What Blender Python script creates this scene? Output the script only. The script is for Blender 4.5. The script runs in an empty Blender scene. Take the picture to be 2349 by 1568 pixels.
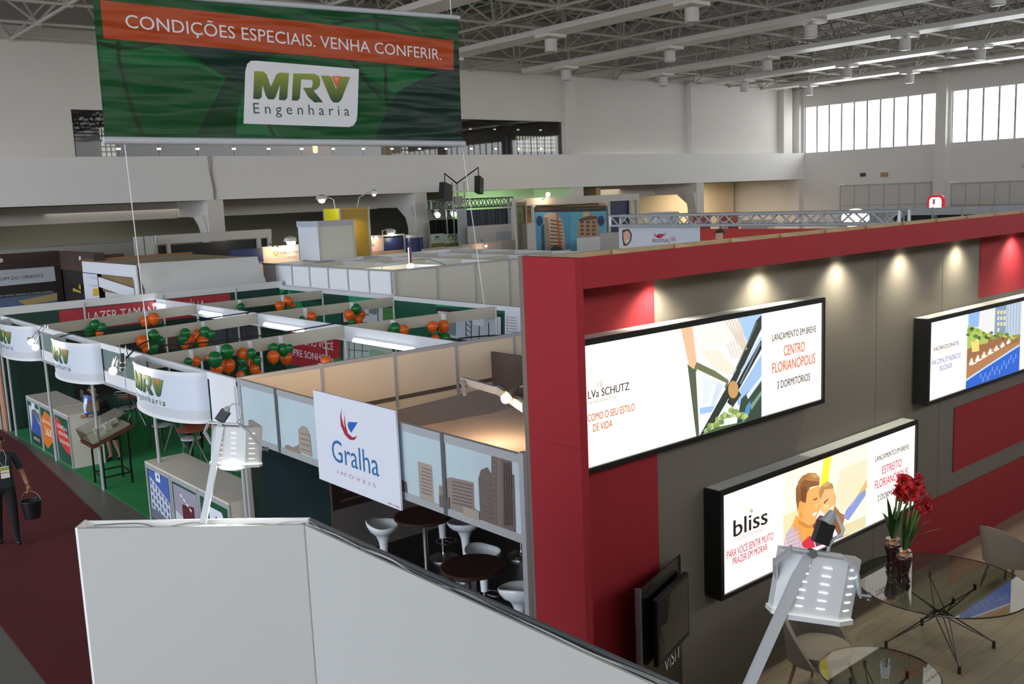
import bpy, bmesh, math, random
from mathutils import Vector, Matrix
random.seed(7)
S = bpy.context.scene
COL = S.collection
PI = math.pi
V = Vector

# ------------------------------------------------------------------ camera
IW, IH, FPX = 2349.0, 1568.0, 2208.0
YAW, PIT, ROL = math.radians(50.0), math.radians(8.55), math.radians(-2.4)
EYE = V((0, 0, 5.0))
fw = V((math.cos(YAW) * math.cos(PIT), math.sin(YAW) * math.cos(PIT), -math.sin(PIT)))
r0 = V((math.sin(YAW), -math.cos(YAW), 0)); u0 = r0.cross(fw)
rt = r0 * math.cos(ROL) + u0 * math.sin(ROL); up = rt.cross(fw)
cam = bpy.data.cameras.new('camera'); co = bpy.data.objects.new('camera', cam); COL.objects.link(co)
mt = Matrix((rt, up, -fw)).transposed().to_4x4(); mt.translation = EYE
co.matrix_world = mt
cam.sensor_width = 36; cam.lens = 36 * FPX / IW; cam.clip_start = .05; cam.clip_end = 400
S.camera = co
# ------------------------------------------------------------------ world, daylight, exposure
wd = bpy.data.worlds.new('daylight'); S.world = wd; wd.use_nodes = True
nt = wd.node_tree; bg = nt.nodes['Background']; bg.inputs[0].default_value = (.95, .98, 1.0, 1)
_tc = nt.nodes.new('ShaderNodeTexCoord'); _sx = nt.nodes.new('ShaderNodeSeparateXYZ'); _mr = nt.nodes.new('ShaderNodeMapRange')   # sky brighter toward the window side
_mr.inputs[1].default_value = .2; _mr.inputs[2].default_value = .95; _mr.inputs[3].default_value = 1.35; _mr.inputs[4].default_value = 7.0
nt.links.new(_tc.outputs['Generated'], _sx.inputs[0]); nt.links.new(_sx.outputs['X'], _mr.inputs[0]); nt.links.new(_mr.outputs[0], bg.inputs[1])
S.view_settings.view_transform = 'Standard'; S.view_settings.look = 'None'
S.view_settings.exposure = 0.4; S.view_settings.gamma = 1.0
S.cycles.max_bounces = 8; S.cycles.diffuse_bounces = 4; S.cycles.glossy_bounces = 4
S.cycles.transparent_max_bounces = 12; S.cycles.sample_clamp_indirect = 4.0
S.cycles.use_denoising = True

def light(name, kind, loc, energy, color=(1, 1, 1), parent=None, to=None, size=.1, spot=60, blend=.5):
    d = bpy.data.lights.new(name, kind); d.energy = energy; d.color = color
    if kind == 'AREA': d.size = size
    else: d.shadow_soft_size = size
    if kind == 'SPOT': d.spot_size = math.radians(spot); d.spot_blend = blend
    o = bpy.data.objects.new(name, d); COL.objects.link(o); o.location = loc
    if to is not None: o.rotation_euler = (V(to) - V(loc)).to_track_quat('-Z', 'Y').to_euler()
    if parent is not None:
        o.parent = parent; o.location = V(loc) - parent.location
    return o

def sun(name, az, el, energy, color, ang):   # added broad sun, standing in for daylight from an unseen open side
    d = bpy.data.lights.new(name, 'SUN'); d.energy = energy; d.color = color; d.angle = math.radians(ang)
    o = bpy.data.objects.new(name, d); COL.objects.link(o); a, e = math.radians(az), math.radians(el)
    o.rotation_euler = V((math.cos(a) * math.cos(e), math.sin(a) * math.cos(e), -math.sin(e))).to_track_quat('-Z', 'Y').to_euler()
sun('daylight_side', 14, 14, 1.45, (.82, .93, 1.1), 40)
sun('daylight_rear', 72, 12, 1.7, (1.0, .97, .92), 40)

# ------------------------------------------------------------------ a pixel of the photo to the point where its ray meets a wall or floor
def ray(px, py): return rt * ((px - IW / 2) / FPX) - up * ((py - IH / 2) / FPX) + fw
def PZ(px, py, z): d = ray(px, py); return EYE + d * ((z - EYE.z) / d.z)
def PX(px, py, x): d = ray(px, py); return EYE + d * (x / d.x)
def PY(px, py, y): d = ray(px, py); return EYE + d * (y / d.y)
def depth(p): return (V(p) - EYE).dot(fw)

# ------------------------------------------------------------------ materials
MC = {}
def srgb(c):
    if isinstance(c, str):
        c = [int(c[i:i + 2], 16) / 255 for i in (0, 2, 4)]
    return tuple((x / 12.92 if x <= .04045 else ((x + .055) / 1.055) ** 2.4) for x in c)
def M(col, rough=.6, metal=0., emit=0., noise=0., scale=4., alpha=1., bump=0., spec=.5):
    key = (col, rough, metal, emit, noise, scale, alpha, bump, spec)
    if key in MC: return MC[key]
    c = srgb(col)
    m = bpy.data.materials.new('mat_%d' % len(MC)); m.use_nodes = True
    nt = m.node_tree; b = nt.nodes['Principled BSDF']
    b.inputs['Base Color'].default_value = (*c, 1); b.inputs['Roughness'].default_value = rough
    b.inputs['Metallic'].default_value = metal; b.inputs['Specular IOR Level'].default_value = spec
    if emit:
        b.inputs['Emission Color'].default_value = (*c, 1); b.inputs['Emission Strength'].default_value = emit
        b.inputs['Base Color'].default_value = (*[x * .3 for x in c], 1)
    if alpha < 1: b.inputs['Alpha'].default_value = alpha
    if noise or bump:
        tc = nt.nodes.new('ShaderNodeTexCoord'); nz = nt.nodes.new('ShaderNodeTexNoise')
        nz.inputs['Scale'].default_value = scale; nz.inputs['Detail'].default_value = 5
        nt.links.new(tc.outputs['Object'], nz.inputs['Vector'])
        if noise:
            mx = nt.nodes.new('ShaderNodeMix'); mx.data_type = 'RGBA'
            mx.inputs['A'].default_value = (*[x * (1 - noise) for x in c], 1)
            mx.inputs['B'].default_value = (*[min(1, x * (1 + noise)) for x in c], 1)
            nt.links.new(nz.outputs['Fac'], mx.inputs['Factor']); nt.links.new(mx.outputs['Result'], b.inputs['Base Color'])
        if bump:
            bp = nt.nodes.new('ShaderNodeBump'); bp.inputs['Strength'].default_value = bump
            nt.links.new(nz.outputs['Fac'], bp.inputs['Height']); nt.links.new(bp.outputs['Normal'], b.inputs['Normal'])
    MC[key] = m
    return m
def glass(col='ffffff', rough=.02, tint=.85, refl=.12):
    key = ('glass', col, rough, tint, refl)
    if key in MC: return MC[key]
    m = bpy.data.materials.new('glass_%d' % len(MC)); m.use_nodes = True; nt = m.node_tree
    nt.nodes.clear(); o = nt.nodes.new('ShaderNodeOutputMaterial')
    t = nt.nodes.new('ShaderNodeBsdfTransparent'); t.inputs[0].default_value = (*[x * tint for x in srgb(col)], 1)
    g = nt.nodes.new('ShaderNodeBsdfGlossy'); g.inputs['Roughness'].default_value = rough
    fr = nt.nodes.new('ShaderNodeFresnel'); fr.inputs['IOR'].default_value = 1.5
    ad = nt.nodes.new('ShaderNodeMath'); ad.operation = 'MULTIPLY_ADD'; ad.inputs[1].default_value = 1.3; ad.inputs[2].default_value = refl - .05
    mx = nt.nodes.new('ShaderNodeMixShader')
    ge = nt.nodes.new('ShaderNodeNewGeometry'); bf = nt.nodes.new('ShaderNodeMath'); bf.operation = 'SUBTRACT'; bf.inputs[0].default_value = 1.
    ml = nt.nodes.new('ShaderNodeMath'); ml.operation = 'MULTIPLY'
    nt.links.new(ge.outputs['Backfacing'], bf.inputs[1]); nt.links.new(fr.outputs[0], ad.inputs[0]); nt.links.new(ad.outputs[0], ml.inputs[0]); nt.links.new(bf.outputs[0], ml.inputs[1]); nt.links.new(ml.outputs[0], mx.inputs[0])
    nt.links.new(t.outputs[0], mx.inputs[1]); nt.links.new(g.outputs[0], mx.inputs[2]); nt.links.new(mx.outputs[0], o.inputs[0])
    MC[key] = m
    return m
def planks(c1, c2, bw, bh, rough=.45):
    m = bpy.data.materials.new('planks'); m.use_nodes = True; nt = m.node_tree; b = nt.nodes['Principled BSDF']
    tc = nt.nodes.new('ShaderNodeTexCoord'); br = nt.nodes.new('ShaderNodeTexBrick')
    br.inputs['Color1'].default_value = (*srgb(c1), 1); br.inputs['Color2'].default_value = (*srgb(c2), 1)
    br.inputs['Mortar'].default_value = (*[x * .55 for x in srgb(c1)], 1)
    br.inputs['Scale'].default_value = 1; br.inputs['Mortar Size'].default_value = .004
    br.inputs['Brick Width'].default_value = bw; br.inputs['Row Height'].default_value = bh
    nz = nt.nodes.new('ShaderNodeTexNoise'); nz.inputs['Scale'].default_value = 3
    mp = nt.nodes.new('ShaderNodeMapping'); mp.inputs['Scale'].default_value = (1, 14, 1)
    mx = nt.nodes.new('ShaderNodeMix'); mx.data_type = 'RGBA'; mx.blend_type = 'MULTIPLY'; mx.inputs['Factor'].default_value = .25
    nt.links.new(tc.outputs['Object'], br.inputs['Vector']); nt.links.new(tc.outputs['Object'], mp.inputs['Vector'])
    nt.links.new(mp.outputs[0], nz.inputs['Vector']); nt.links.new(br.outputs['Color'], mx.inputs['A'])
    nt.links.new(nz.outputs['Color'], mx.inputs['B']); nt.links.new(mx.outputs['Result'], b.inputs['Base Color'])
    b.inputs['Roughness'].default_value = rough
    return m
def gradz(bot, top, z0, z1, rough=.5, emit=0.):
    m = bpy.data.materials.new('printed_fade'); m.use_nodes = True; nt = m.node_tree; b = nt.nodes['Principled BSDF']
    g = nt.nodes.new('ShaderNodeNewGeometry'); sx = nt.nodes.new('ShaderNodeSeparateXYZ'); mr = nt.nodes.new('ShaderNodeMapRange')
    mr.inputs[1].default_value = z0; mr.inputs[2].default_value = z1
    mx = nt.nodes.new('ShaderNodeMix'); mx.data_type = 'RGBA'
    mx.inputs['A'].default_value = (*srgb(bot), 1); mx.inputs['B'].default_value = (*srgb(top), 1)
    nt.links.new(g.outputs['Position'], sx.inputs[0]); nt.links.new(sx.outputs['Z'], mr.inputs[0])
    nt.links.new(mr.outputs[0], mx.inputs['Factor']); nt.links.new(mx.outputs['Result'], b.inputs['Base Color'])
    b.inputs['Roughness'].default_value = rough
    return m

# ------------------------------------------------------------------ mesh builder
class MB:
    def __init__(s): s.v = []; s.f = []; s.m = []; s.slots = []
    def mi(s, m):
        if m not in s.slots: s.slots.append(m)
        return s.slots.index(m)
    def add(s, vs, fs, m):
        k = len(s.v); s.v += [V(p) for p in vs]; i = s.mi(m)
        for f in fs: s.f.append([k + a for a in f]); s.m.append(i)
        return s
    def hexa(s, p, m):   # 8 points: bottom 4, top 4
        return s.add(p, [(3, 2, 1, 0), (4, 5, 6, 7), (0, 1, 5, 4), (1, 2, 6, 5), (2, 3, 7, 6), (3, 0, 4, 7)], m)
    def box(s, x0, x1, y0, y1, z0, z1, m):
        return s.hexa([(x0, y0, z0), (x1, y0, z0), (x1, y1, z0), (x0, y1, z0), (x0, y0, z1), (x1, y0, z1), (x1, y1, z1), (x0, y1, z1)], m)
    def obox(s, o, a, b, c, m):   # corner + three edge vectors
        o, a, b, c = V(o), V(a), V(b), V(c)
        return s.hexa([o, o + a, o + a + b, o + b, o + c, o + a + c, o + a + b + c, o + b + c], m)
    def bar(s, p, q, w, h, m, upv=(0, 0, 1)):   # rectangular bar from p to q
        p, q = V(p), V(q); d = (q - p).normalized(); sd = d.cross(V(upv))
        if sd.length < 1e-4: sd = V((1, 0, 0))
        sd.normalize(); n = sd.cross(d)
        return s.obox(p - sd * w / 2 - n * h / 2, sd * w, n * h, q - p, m)
    def tube(s, pts, r, m, n=6, cap=True):
        pts = [V(p) for p in pts]; rs = r if isinstance(r, (list, tuple)) else [r] * len(pts)
        k = len(s.v); i = s.mi(m); ref = None
        for j, p in enumerate(pts):
            d = (pts[min(j + 1, len(pts) - 1)] - pts[max(j - 1, 0)]).normalized()
            if ref is None: ref = d.orthogonal().normalized()
            ref = (ref - d * ref.dot(d))
            if ref.length < 1e-5: ref = d.orthogonal()
            ref.normalize(); q = d.cross(ref)
            for a in range(n):
                t = 2 * PI * a / n; s.v.append(p + (ref * math.cos(t) + q * math.sin(t)) * rs[j])
        for j in range(len(pts) - 1):
            for a in range(n):
                b = (a + 1) % n; s.f.append([k + j * n + a, k + j * n + b, k + j * n + n + b, k + j * n + n + a]); s.m.append(i)
        if cap:
            s.f.append([k + a for a in range(n)][::-1]); s.m.append(i)
            s.f.append([k + (len(pts) - 1) * n + a for a in range(n)]); s.m.append(i)
        return s
    def lathe(s, prof, c, m, n=24, ax=None, sx=1., sy=1.):   # profile of (radius, z)
        k = len(s.v); i = s.mi(m); c = V(c)
        for (r, z) in prof:
            for a in range(n):
                t = 2 * PI * a / n; s.v.append(c + V((math.cos(t) * r * sx, math.sin(t) * r * sy, z)))
        for j in range(len(prof) - 1):
            for a in range(n):
                b = (a + 1) % n; s.f.append([k + j * n + a, k + j * n + b, k + j * n + n + b, k + j * n + n + a]); s.m.append(i)
        s.f.append([k + a for a in range(n)][::-1]); s.m.append(i)
        s.f.append([k + (len(prof) - 1) * n + a for a in range(n)]); s.m.append(i)
        return s
    def ball(s, c, r, m, n=14, h=9, st=1.):
        pr = []
        for j in range(h + 1):
            t = -PI / 2 + PI * j / h; pr.append((max(1e-4, r * math.cos(t)), r * st * math.sin(t)))
        return s.lathe(pr, c, m, n)
    def grid(s, rows, m, wrap=False):   # rows of points joined into one smooth sheet
        k = len(s.v); i = s.mi(m); n = len(rows[0]); s.v += [V(p) for r in rows for p in r]
        for a in range(len(rows) - 1):
            for b in range(n if wrap else n - 1): c = (b + 1) % n; s.f.append([k + a * n + b, k + a * n + c, k + (a + 1) * n + c, k + (a + 1) * n + b]); s.m.append(i)
        return s
    def poly(s, pts, m): return s.add(pts, [tuple(range(len(pts)))], m)
    def slab(s, pts, d, m):   # polygon with thickness vector d
        n = len(pts); d = V(d); a = [V(p) for p in pts]; b = [p + d for p in a]
        fs = [tuple(range(n)), tuple(range(2 * n - 1, n - 1, -1))] + [(i, i + n, (i + 1) % n + n, (i + 1) % n) for i in range(n)]
        return s.add(a + b, fs, m)
    def text(s, t, A, B, cap, m, v=(0, 0, 1), off=(0, 0, 0), bold=0., wrap=None):   # lettering from A to B along its baseline
        vs, fs, x0, x1 = glyphs(t, bold if abs(bold - .0121) < 1e-6 else 0.)
        A, B, v, off = V(A), V(B), V(v).normalized(), V(off)
        u = (B - A); L = u.length; u.normalize(); kx = L / (x1 - x0); ky = cap / CAPH
        if wrap: return s.add([wrap((x - x0) * kx, y * ky) for x, y in vs], fs, m)
        return s.add([A + off + u * ((x - x0) * kx) + v * (y * ky) for x, y in vs], fs, m)
    def build(s, name, parent=None, smooth=False, local=False, fix=True):
        o0 = V((0, 0, 0)) if (local or parent is None) else wloc(parent)
        me = bpy.data.meshes.new(name); me.from_pydata([tuple(p - o0) for p in s.v], [], s.f)
        for m in s.slots: me.materials.append(m)
        me.polygons.foreach_set('material_index', s.m)
        if fix and len(s.f) > 1:
            bm = bmesh.new(); bm.from_mesh(me); bmesh.ops.recalc_face_normals(bm, faces=bm.faces); bm.to_mesh(me); bm.free()
        if smooth:
            me.polygons.foreach_set('use_smooth', [True] * len(s.f))
            if smooth != 'all': me.set_sharp_from_angle(angle=math.radians(40))
        o = bpy.data.objects.new(name, me); COL.objects.link(o)
        if parent is not None: o.parent = parent
        return o
def wloc(o):
    p = V(o.location)
    while o.parent is not None: o = o.parent; p = p + V(o.location)
    return p
GC = {}
def glyphs(t, bold=0.):
    if (t, bold) in GC: return GC[t, bold]
    cu = bpy.data.curves.new('lettering', 'FONT'); cu.body = t; cu.size = 1; cu.resolution_u = 3
    ob = bpy.data.objects.new('lettering', cu)
    me = bpy.data.meshes.new_from_object(ob)
    vs = [(p.co.x, p.co.y) for p in me.vertices]; fs = [tuple(p.vertices) for p in me.polygons]
    bpy.data.objects.remove(ob); bpy.data.meshes.remove(me); bpy.data.curves.remove(cu)
    if bold:   # thicker strokes: the same letters set thrice, a hair apart
        n0 = len(vs); fs = fs + [tuple(i + n0 * k for i in f) for k in (1, 2) for f in fs]; vs = vs + [(x + d, y) for d in (-bold, bold) for x, y in vs]
    xs = [p[0] for p in vs] or [0, 1]
    GC[t, bold] = (vs, fs, min(xs), max(xs)); return GC[t, bold]
CAPH = max(p[1] for p in glyphs('H')[0])

def tag(o, label, cat, group=None, kind=None):
    o['label'] = label; o['category'] = cat
    if group: o['group'] = group
    if kind: o['kind'] = kind
    return o
def thing(name, label, cat, loc=(0, 0, 0), rz=0., group=None):
    o = bpy.data.objects.new(name, None); o.empty_display_size = .1; COL.objects.link(o)
    o.location = loc; o.rotation_euler = (0, 0, rz)
    return tag(o, label, cat, group)
def struct(o): o['kind'] = 'structure'; return o
def copy_tree(o, parent=None):
    c = o.copy(); COL.objects.link(c)
    if parent is not None: c.parent = parent
    for ch in list(o.children): copy_tree(ch, c)
    return c
def clone(o, loc, rz=0., label=None, group=None):
    c = copy_tree(o); c.location = loc; c.rotation_euler = (0, 0, rz)
    if label: c['label'] = label
    if group: c['group'] = group
    return c
def sheet(name, art, parent=None):   # art: list of (points, material) laid one over the other by its maker
    mb = MB()
    for p, m in art: mb.poly(p, m)
    return mb.build(name, parent, fix=False)
class Print:
    """a flat printed surface on the plane x=k or y=k; shapes are traced in the photograph and meet that plane"""
    def __init__(s, ax, k, gap=.0004, emit=0., rough=.5):
        s.mb = MB(); s.tb = 0.; s.ax = ax; s.k = k; s.lay = 0; s.zr = None; s.gap = gap; s.e = emit; s.rough = rough
    def pt(s, px, py):
        P = (PX if s.ax == 'x' else PY)(px, py, s.k - s.gap * s.lay)
        if s.zr: P.z = min(max(P.z, s.zr[0]), s.zr[1])
        return P
    def mat(s, c): return c if not isinstance(c, str) else M(c, s.rough, 0, s.e)
    def poly(s, pts, c):
        s.lay += 1; s.mb.poly([s.pt(*p) for p in pts], s.mat(c)); return s
    def rect(s, a, b, z0, z1, c):   # world extents along the wall
        s.lay += 1; k = s.k - s.gap * s.lay
        q = [(a, k, z0), (b, k, z0), (b, k, z1), (a, k, z1)] if s.ax == 'y' else [(k, a, z0), (k, b, z0), (k, b, z1), (k, a, z1)]
        s.mb.poly(q, s.mat(c)); return s
    def text(s, t, l, r, cap, c, bold=0.):   # l, r: baseline end pixels; cap: letter height in pixels
        s.lay += 1; A, B = s.pt(*l), s.pt(*r); T = s.pt(l[0], l[1] - cap)
        z = (A.z + B.z) / 2 if abs(A.z - B.z) < .12 else None
        if z is not None: A.z = B.z = z
        s.mb.text(t, A, B, T.z - s.pt(*l).z, s.mat(c), bold=s.tb or bold); return s
    def disc(s, px, py, r, c, n=20, ky=1.):
        return s.poly([(px + r * math.cos(2 * PI * i / n), py + ky * r * math.sin(2 * PI * i / n)) for i in range(n)], c)
    def build(s, name, parent): return s.mb.build(name, parent, fix=False)

# shared materials
WALLW = M('e3ded8', .85, noise=.03, scale=.6)
ALU = M('b6b9bd', .4, .3)
PANELW = M('dfdedd', .55, noise=.015)
WHITE = M('f2f2f2', .5)
BLACK = M('101012', .35)
DARK = M('1c1c1f', .5)
STEEL = M('8d8f92', .3, .8)
CHROME = M('d8d8da', .12, 1.)
BEIGE = M('766f64', .8, noise=.05, scale=60, bump=.05)
RED = M('9c1a26', .75, noise=.06, scale=80, bump=.05)

# ================================================================== THE HALL
XR, YM, YU = 54.05, 35.0, 35.7
mb = MB(); mb.box(-25, 60, -25, 60, -.2, 0, M('67645f', .45, noise=.12, scale=1.3)); struct(mb.build('floor'))
# roof sheet over the space frame
mb = MB()
for k in range(-20, 58):
    mb.box(k, k + .93, -12, 46, 13.3 if k % 2 else 13.34, 13.45, M('8f8b86', .8) if k % 9 else M('3f6b56', .7))
mb.box(-20, 58, -12, 46, 13.45, 13.6, M('8a8783', .8))
struct(mb.build('ceiling'))
m = MB(); m.box(-25, XR, -8.3, -8, 0, 8.4, WALLW); struct(m.build('wall_front_blocker'))  # unseen, added and sized to block low rear daylight from the near booths
# window wall at the far right: piers, sill wall, lintel wall
YP = [35.5, 26.2, 16.9, 7.6, -1.7, -11.]
mb = MB()
mb.box(XR, XR + .3, -12, 46, 0, 6.98, WALLW); mb.box(XR, XR + .3, -12, 46, 9.76, 13.4, WALLW)
for y in YP:
    mb.box(XR, XR + .3, y - .45, y + .45, 6.98, 9.76, WALLW)
    mb.box(XR - .32, XR - .001, y - .3, y + .3, 0, 11.1, WALLW)
mb.box(XR, XR + .3, 35.95, 46, 6.98, 9.76, WALLW)
struct(mb.build('wall_right'))
PANE = glass('ffffff', .05, .97, .05)
for n in range(5):
    y1, y0 = YP[n] - .45, YP[n + 1] + .45
    m = MB(); fr = M('b9bcc2', .5)
    for i in range(11):
        y = y0 + (y1 - y0) * i / 10; m.box(XR + .1, XR + .16, y - .05, y + .05, 6.98, 9.76, fr)
    for z in (7.0, 7.9, 8.82, 9.73): m.box(XR + .11, XR + .15, y0, y1, z - .008, z + .008, fr)
    w = struct(m.build('window_%d' % (n + 1)))
    g = MB(); g.box(XR + .125, XR + .135, y0 + .04, y1 - .04, 7., 9.74, PANE); g.build('pane', w)
# upper wall over the mezzanine, with the long opening of the restaurant
mb = MB()
mb.box(-25, 10.54, YU, YU + .3, 6.9, 11.3, WALLW); mb.box(10.54, 33.9, YU, YU + .3, 8.62, 11.3, WALLW)
mb.box(33.9, XR, YU, YU + .3, 6.9, 11.3, WALLW); mb.box(-25, XR, YU + .02, YU + .3, 11.3, 13.4, M('a8a49d', .85))
for x in (34.35, 43.75):
    mb.box(x - .28, x + .28, YU - .3, YU - .001, 6.97, 10.9, WALLW)
mb.box(52.3, 53.2, YU - .35, YU - .001, 6.97, 10.9, WALLW)
struct(mb.build('wall_back'))
# mezzanine: parapet beam, slab, soffit
mb = MB(); mb.box(-25, XR - .002, YM, YM + .35, 5.36, 6.97, M('f0eeec', .85, noise=.02, scale=.5)); struct(mb.build('trim_1'))
mb = MB(); mb.box(-25, XR - .002, YM + .352, 46, 5.36, 5.75, M('9b968c', .9)); struct(mb.build('floor_mezzanine'))
mb = MB(); mb.box(-25, 60, 45.5, 45.8, 0, 5.36, M('a5a18f', .9)); mb.box(27.0, 34.6, 39.4, 39.6, 0, 5.36, M('c9ccb8', .9)); mb.box(27.0, 27.1, 36.2, 39.4, 0, 5.36, M('c9ccb8', .9)); mb.box(34.5, 34.6, 35.8, 39.4, 0, 5.36, M('c9ccb8', .9)); struct(mb.build('wall_under_mezzanine'))  # thin side walls are unseen, added to contain the green stage light
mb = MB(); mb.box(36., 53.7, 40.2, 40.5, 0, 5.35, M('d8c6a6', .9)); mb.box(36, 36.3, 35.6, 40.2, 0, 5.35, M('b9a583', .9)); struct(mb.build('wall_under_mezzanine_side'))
for i, x in enumerate((5.7, 15.15, 24.55, 34.2, 43.75)):
    mb = MB(); cm = M('e2dcd6', .85)
    mb.box(x - .32, x + .32, YM + .05, YM + .7, 0, 5.355, cm)
    mb.box(x - .25, x + .25, YM + .7, 45.4, 4.75, 5.355, cm)
    mb.hexa([(x - .31, YM + .7, 4.2), (x + .31, YM + .7, 4.2), (x + .31, YM + .75, 4.2), (x - .31, YM + .75, 4.2),
             (x - .31, YM + .7, 4.75), (x + .31, YM + .7, 4.75), (x + .31, YM + 1.5, 4.75), (x - .31, YM + 1.5, 4.75)], cm)
    mb.hexa([(x - .33, YM + .1, 3.9), (x - .32, YM + .1, 3.9), (x - .32, YM + .7, 3.9), (x - .33, YM + .7, 3.9),
             (x - .55, YM + .1, 4.8), (x - .32, YM + .1, 4.8), (x - .32, YM + .7, 4.8), (x - .55, YM + .7, 4.8)], cm)
    mb.box(x - 9.0, x - .26, 38.2, 38.5, 4.72, 5.353, cm)
    struct(mb.build('trim_%d' % (i + 2)))
# restaurant behind the long opening
mb = MB()
mb.box(10, 34.3, 41, 41.2, 5.75, 9.3, M('4a3d35', .8)); mb.box(10, 34.3, 36.1, 41, 9.0, 9.2, M('3c3632', .8))
mb.box(10.3, 10.5, 36.1, 41, 5.75, 9, M('5a4a40', .7)); mb.box(34.0, 34.2, 36.1, 41, 5.75, 9, M('4b443c', .8))
struct(mb.build('wall_restaurant'))
mb = MB()
for a, b in ((15.3, 16.0), (24.6, 25.2), (27.2, 27.8)): mb.box(a, b, 37.2, 37.9, 5.75, 9, M('c0bbb2', .8))
struct(mb.build('trim_7'))
gl = MB(); gm = glass('c8c0b4', .02, .8, .06)
for i in range(16):
    x = 10.6 + i * 1.455; gl.box(x, x + 1.44, YU + .12, YU + .132, 6.98, 8.6, gm)
w = struct(gl.build('window_6'))
m = MB()
for i in range(1, 16):
    x = 10.6 + i * 1.455
    for z in (8.15, 7.25): m.box(x - .09, x + .07, YU + .08, YU + .118, z, z + .07, CHROME)
m.build('clamp_fittings', w)
cur = MB()
def drape(mbx, x0, x1, y, z0, z1, m, n=60, amp=.07):
    p = [V((x0 + (x1 - x0) * i / n, y + amp * math.sin(i * 1.9) + .03 * math.sin(i * .7), 0)) for i in range(n + 1)]
    for a, b in zip(p, p[1:]): mbx.add([(a.x, a.y, z0), (b.x, b.y, z0), (b.x, b.y, z1), (a.x, a.y, z1)], [(0, 1, 2, 3)], m)
for i, (a, b, lab) in enumerate(((14.2, 15.2, 'narrow grey curtain beside the white pillar in the upper opening'), (16.1, 18.7, 'wide striped curtain over the parapet under the hanging green banner'),
             (21.3, 22.6, 'grey curtain beside the two warm lamps of the upper opening'), (28.0, 29.6, 'grey curtain next to the dark doorway of the upper opening'))):
    c = MB(); drape(c, a, b, 37.0, 5.75, 8.9, M('978a78', .9, noise=.2, scale=3)); tag(c.build('curtain', smooth=True), lab, 'curtain', 'restaurant curtains')
for i, px in enumerate((723, 767)):
    p = PY(px, 340, 40.8)
    o = thing('wall_lamp', ['glowing wall lamp of the upper opening, beside the striped curtain', 'glowing wall lamp of the upper opening, beside the grey curtain'][i], 'lamp', p, 0, 'restaurant wall lamps')
    m = MB(); m.lathe([(.05, -.22), (.11, -.18), (.11, .18), (.05, .22)], p, M('ffd9a0', .5, 0, 6.), 12); m.build('lamp_shade', o)
    m = MB(); m.box(p.x - .03, p.x + .03, p.y, p.y + .19, p.z - .04, p.z + .04, STEEL); m.build('bracket', o)
    light('lamp_glow', 'POINT', p - V((0, .4, 0)), 25, (1, .75, .45), o)
# glowing panes standing in for window reflections on the restaurant glass
for i, (a, b, c, d, lab) in enumerate(((228, 238, 292, 322, 'tall bright window reflection at the west of the upper opening'), (233, 264, 325, 360, 'small gridded window reflection by the first glass pane'), (1186, 1292, 312, 349, 'row of bright gridded window reflections at the end of the upper opening'),
                 (921, 936, 336, 352, 'small bright window reflection at mid opening under the banner'), (975, 984, 341, 351, 'tiny bright window reflection near the grey curtain'))):
    yy = 40.9 if i < 2 else 36.5; A, B = PY(a, d, yy), PY(b, c, yy)
    if i < 2: A, B = PY(a, d, 40.95), PY(b, c, 40.95)
    m = MB(); m.box(A.x, B.x, A.y - .01, A.y + .04, A.z, B.z, M('e8f4ff', .5, 0, 1.5))
    nx, nz = max(2, int((B.x - A.x) / .18)), max(2, int((B.z - A.z) / .17)); g = M('8d9aa5', .6)
    w = struct(m.build('window_%d' % (7 + i)))
    f = MB()
    for k in range(nx + 1): x = A.x + (B.x - A.x) * k / nx; f.box(x - .025, x + .025, A.y - .03, A.y - .012, A.z, B.z, g)
    for k in range(nz + 1): z = A.z + (B.z - A.z) * k / nz; f.box(A.x, B.x, A.y - .045, A.y - .031, z - .025, z + .025, g)
    f.build('window_frame', w)

# ------------------------------------------------------------------ space frame of the roof
xs = [8.9 + 3.2 * k for k in range(-6, 15)]; ys = [35.72 - 3.21 * k for k in range(0, 15)]
ZB, ZT = 10.85, 12.7
TUBE = M('c9c4bc', .55)
sf = thing('space_frame', 'white tubular space frame spanning the whole hall under the roof', 'roof truss', (24, 13, ZB))
a = MB()
for x in xs: a.tube([(x, ys[-1], ZB), (x, ys[0], ZB)], .055, TUBE, 6)
for y in ys: a.tube([(xs[0], y, ZB), (xs[-1], y, ZB)], .055, TUBE, 6)
for x in xs:
    for y in ys: a.box(x - .09, x + .09, y - .09, y + .09, ZB - .09, ZB + .09, TUBE)
a.build('lower_chord_grid', sf, smooth=True)
tx = [x + 1.6 for x in xs[:-1]]; ty = [y - 1.605 for y in ys[:-1]]
b = MB()
for x in tx: b.tube([(x, ty[-1], ZT), (x, ty[0], ZT)], .05, TUBE, 5)
for y in ty: b.tube([(tx[0], y, ZT), (tx[-1], y, ZT)], .05, TUBE, 5)
b.build('upper_chord_grid', sf, smooth=True)
c = MB()
for x in tx:
    for y in ty:
        for sx in (-1.6, 1.6):
            for sy in (-1.605, 1.605): c.tube([(x, y, ZT), (x + sx, y + sy, ZB)], .04, TUBE, 5, False)
c.build('web_bracing', sf, smooth=True)
d = MB()
for x in tx[3:]:
    for k in range(44): 
        y = ty[-1] + k * (ty[0] - ty[-1]) / 44; e = y + (ty[0] - ty[-1]) / 44
        d.tube([(x, y, ZT if k % 2 else ZT - .7), (x, e, ZT - .7 if k % 2 else ZT)], .02, TUBE, 4, False)
    d.tube([(x, ty[-1], ZT - .7), (x, ty[0], ZT - .7)], .025, TUBE, 4)
d.build('purlin_lattice', sf)
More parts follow.
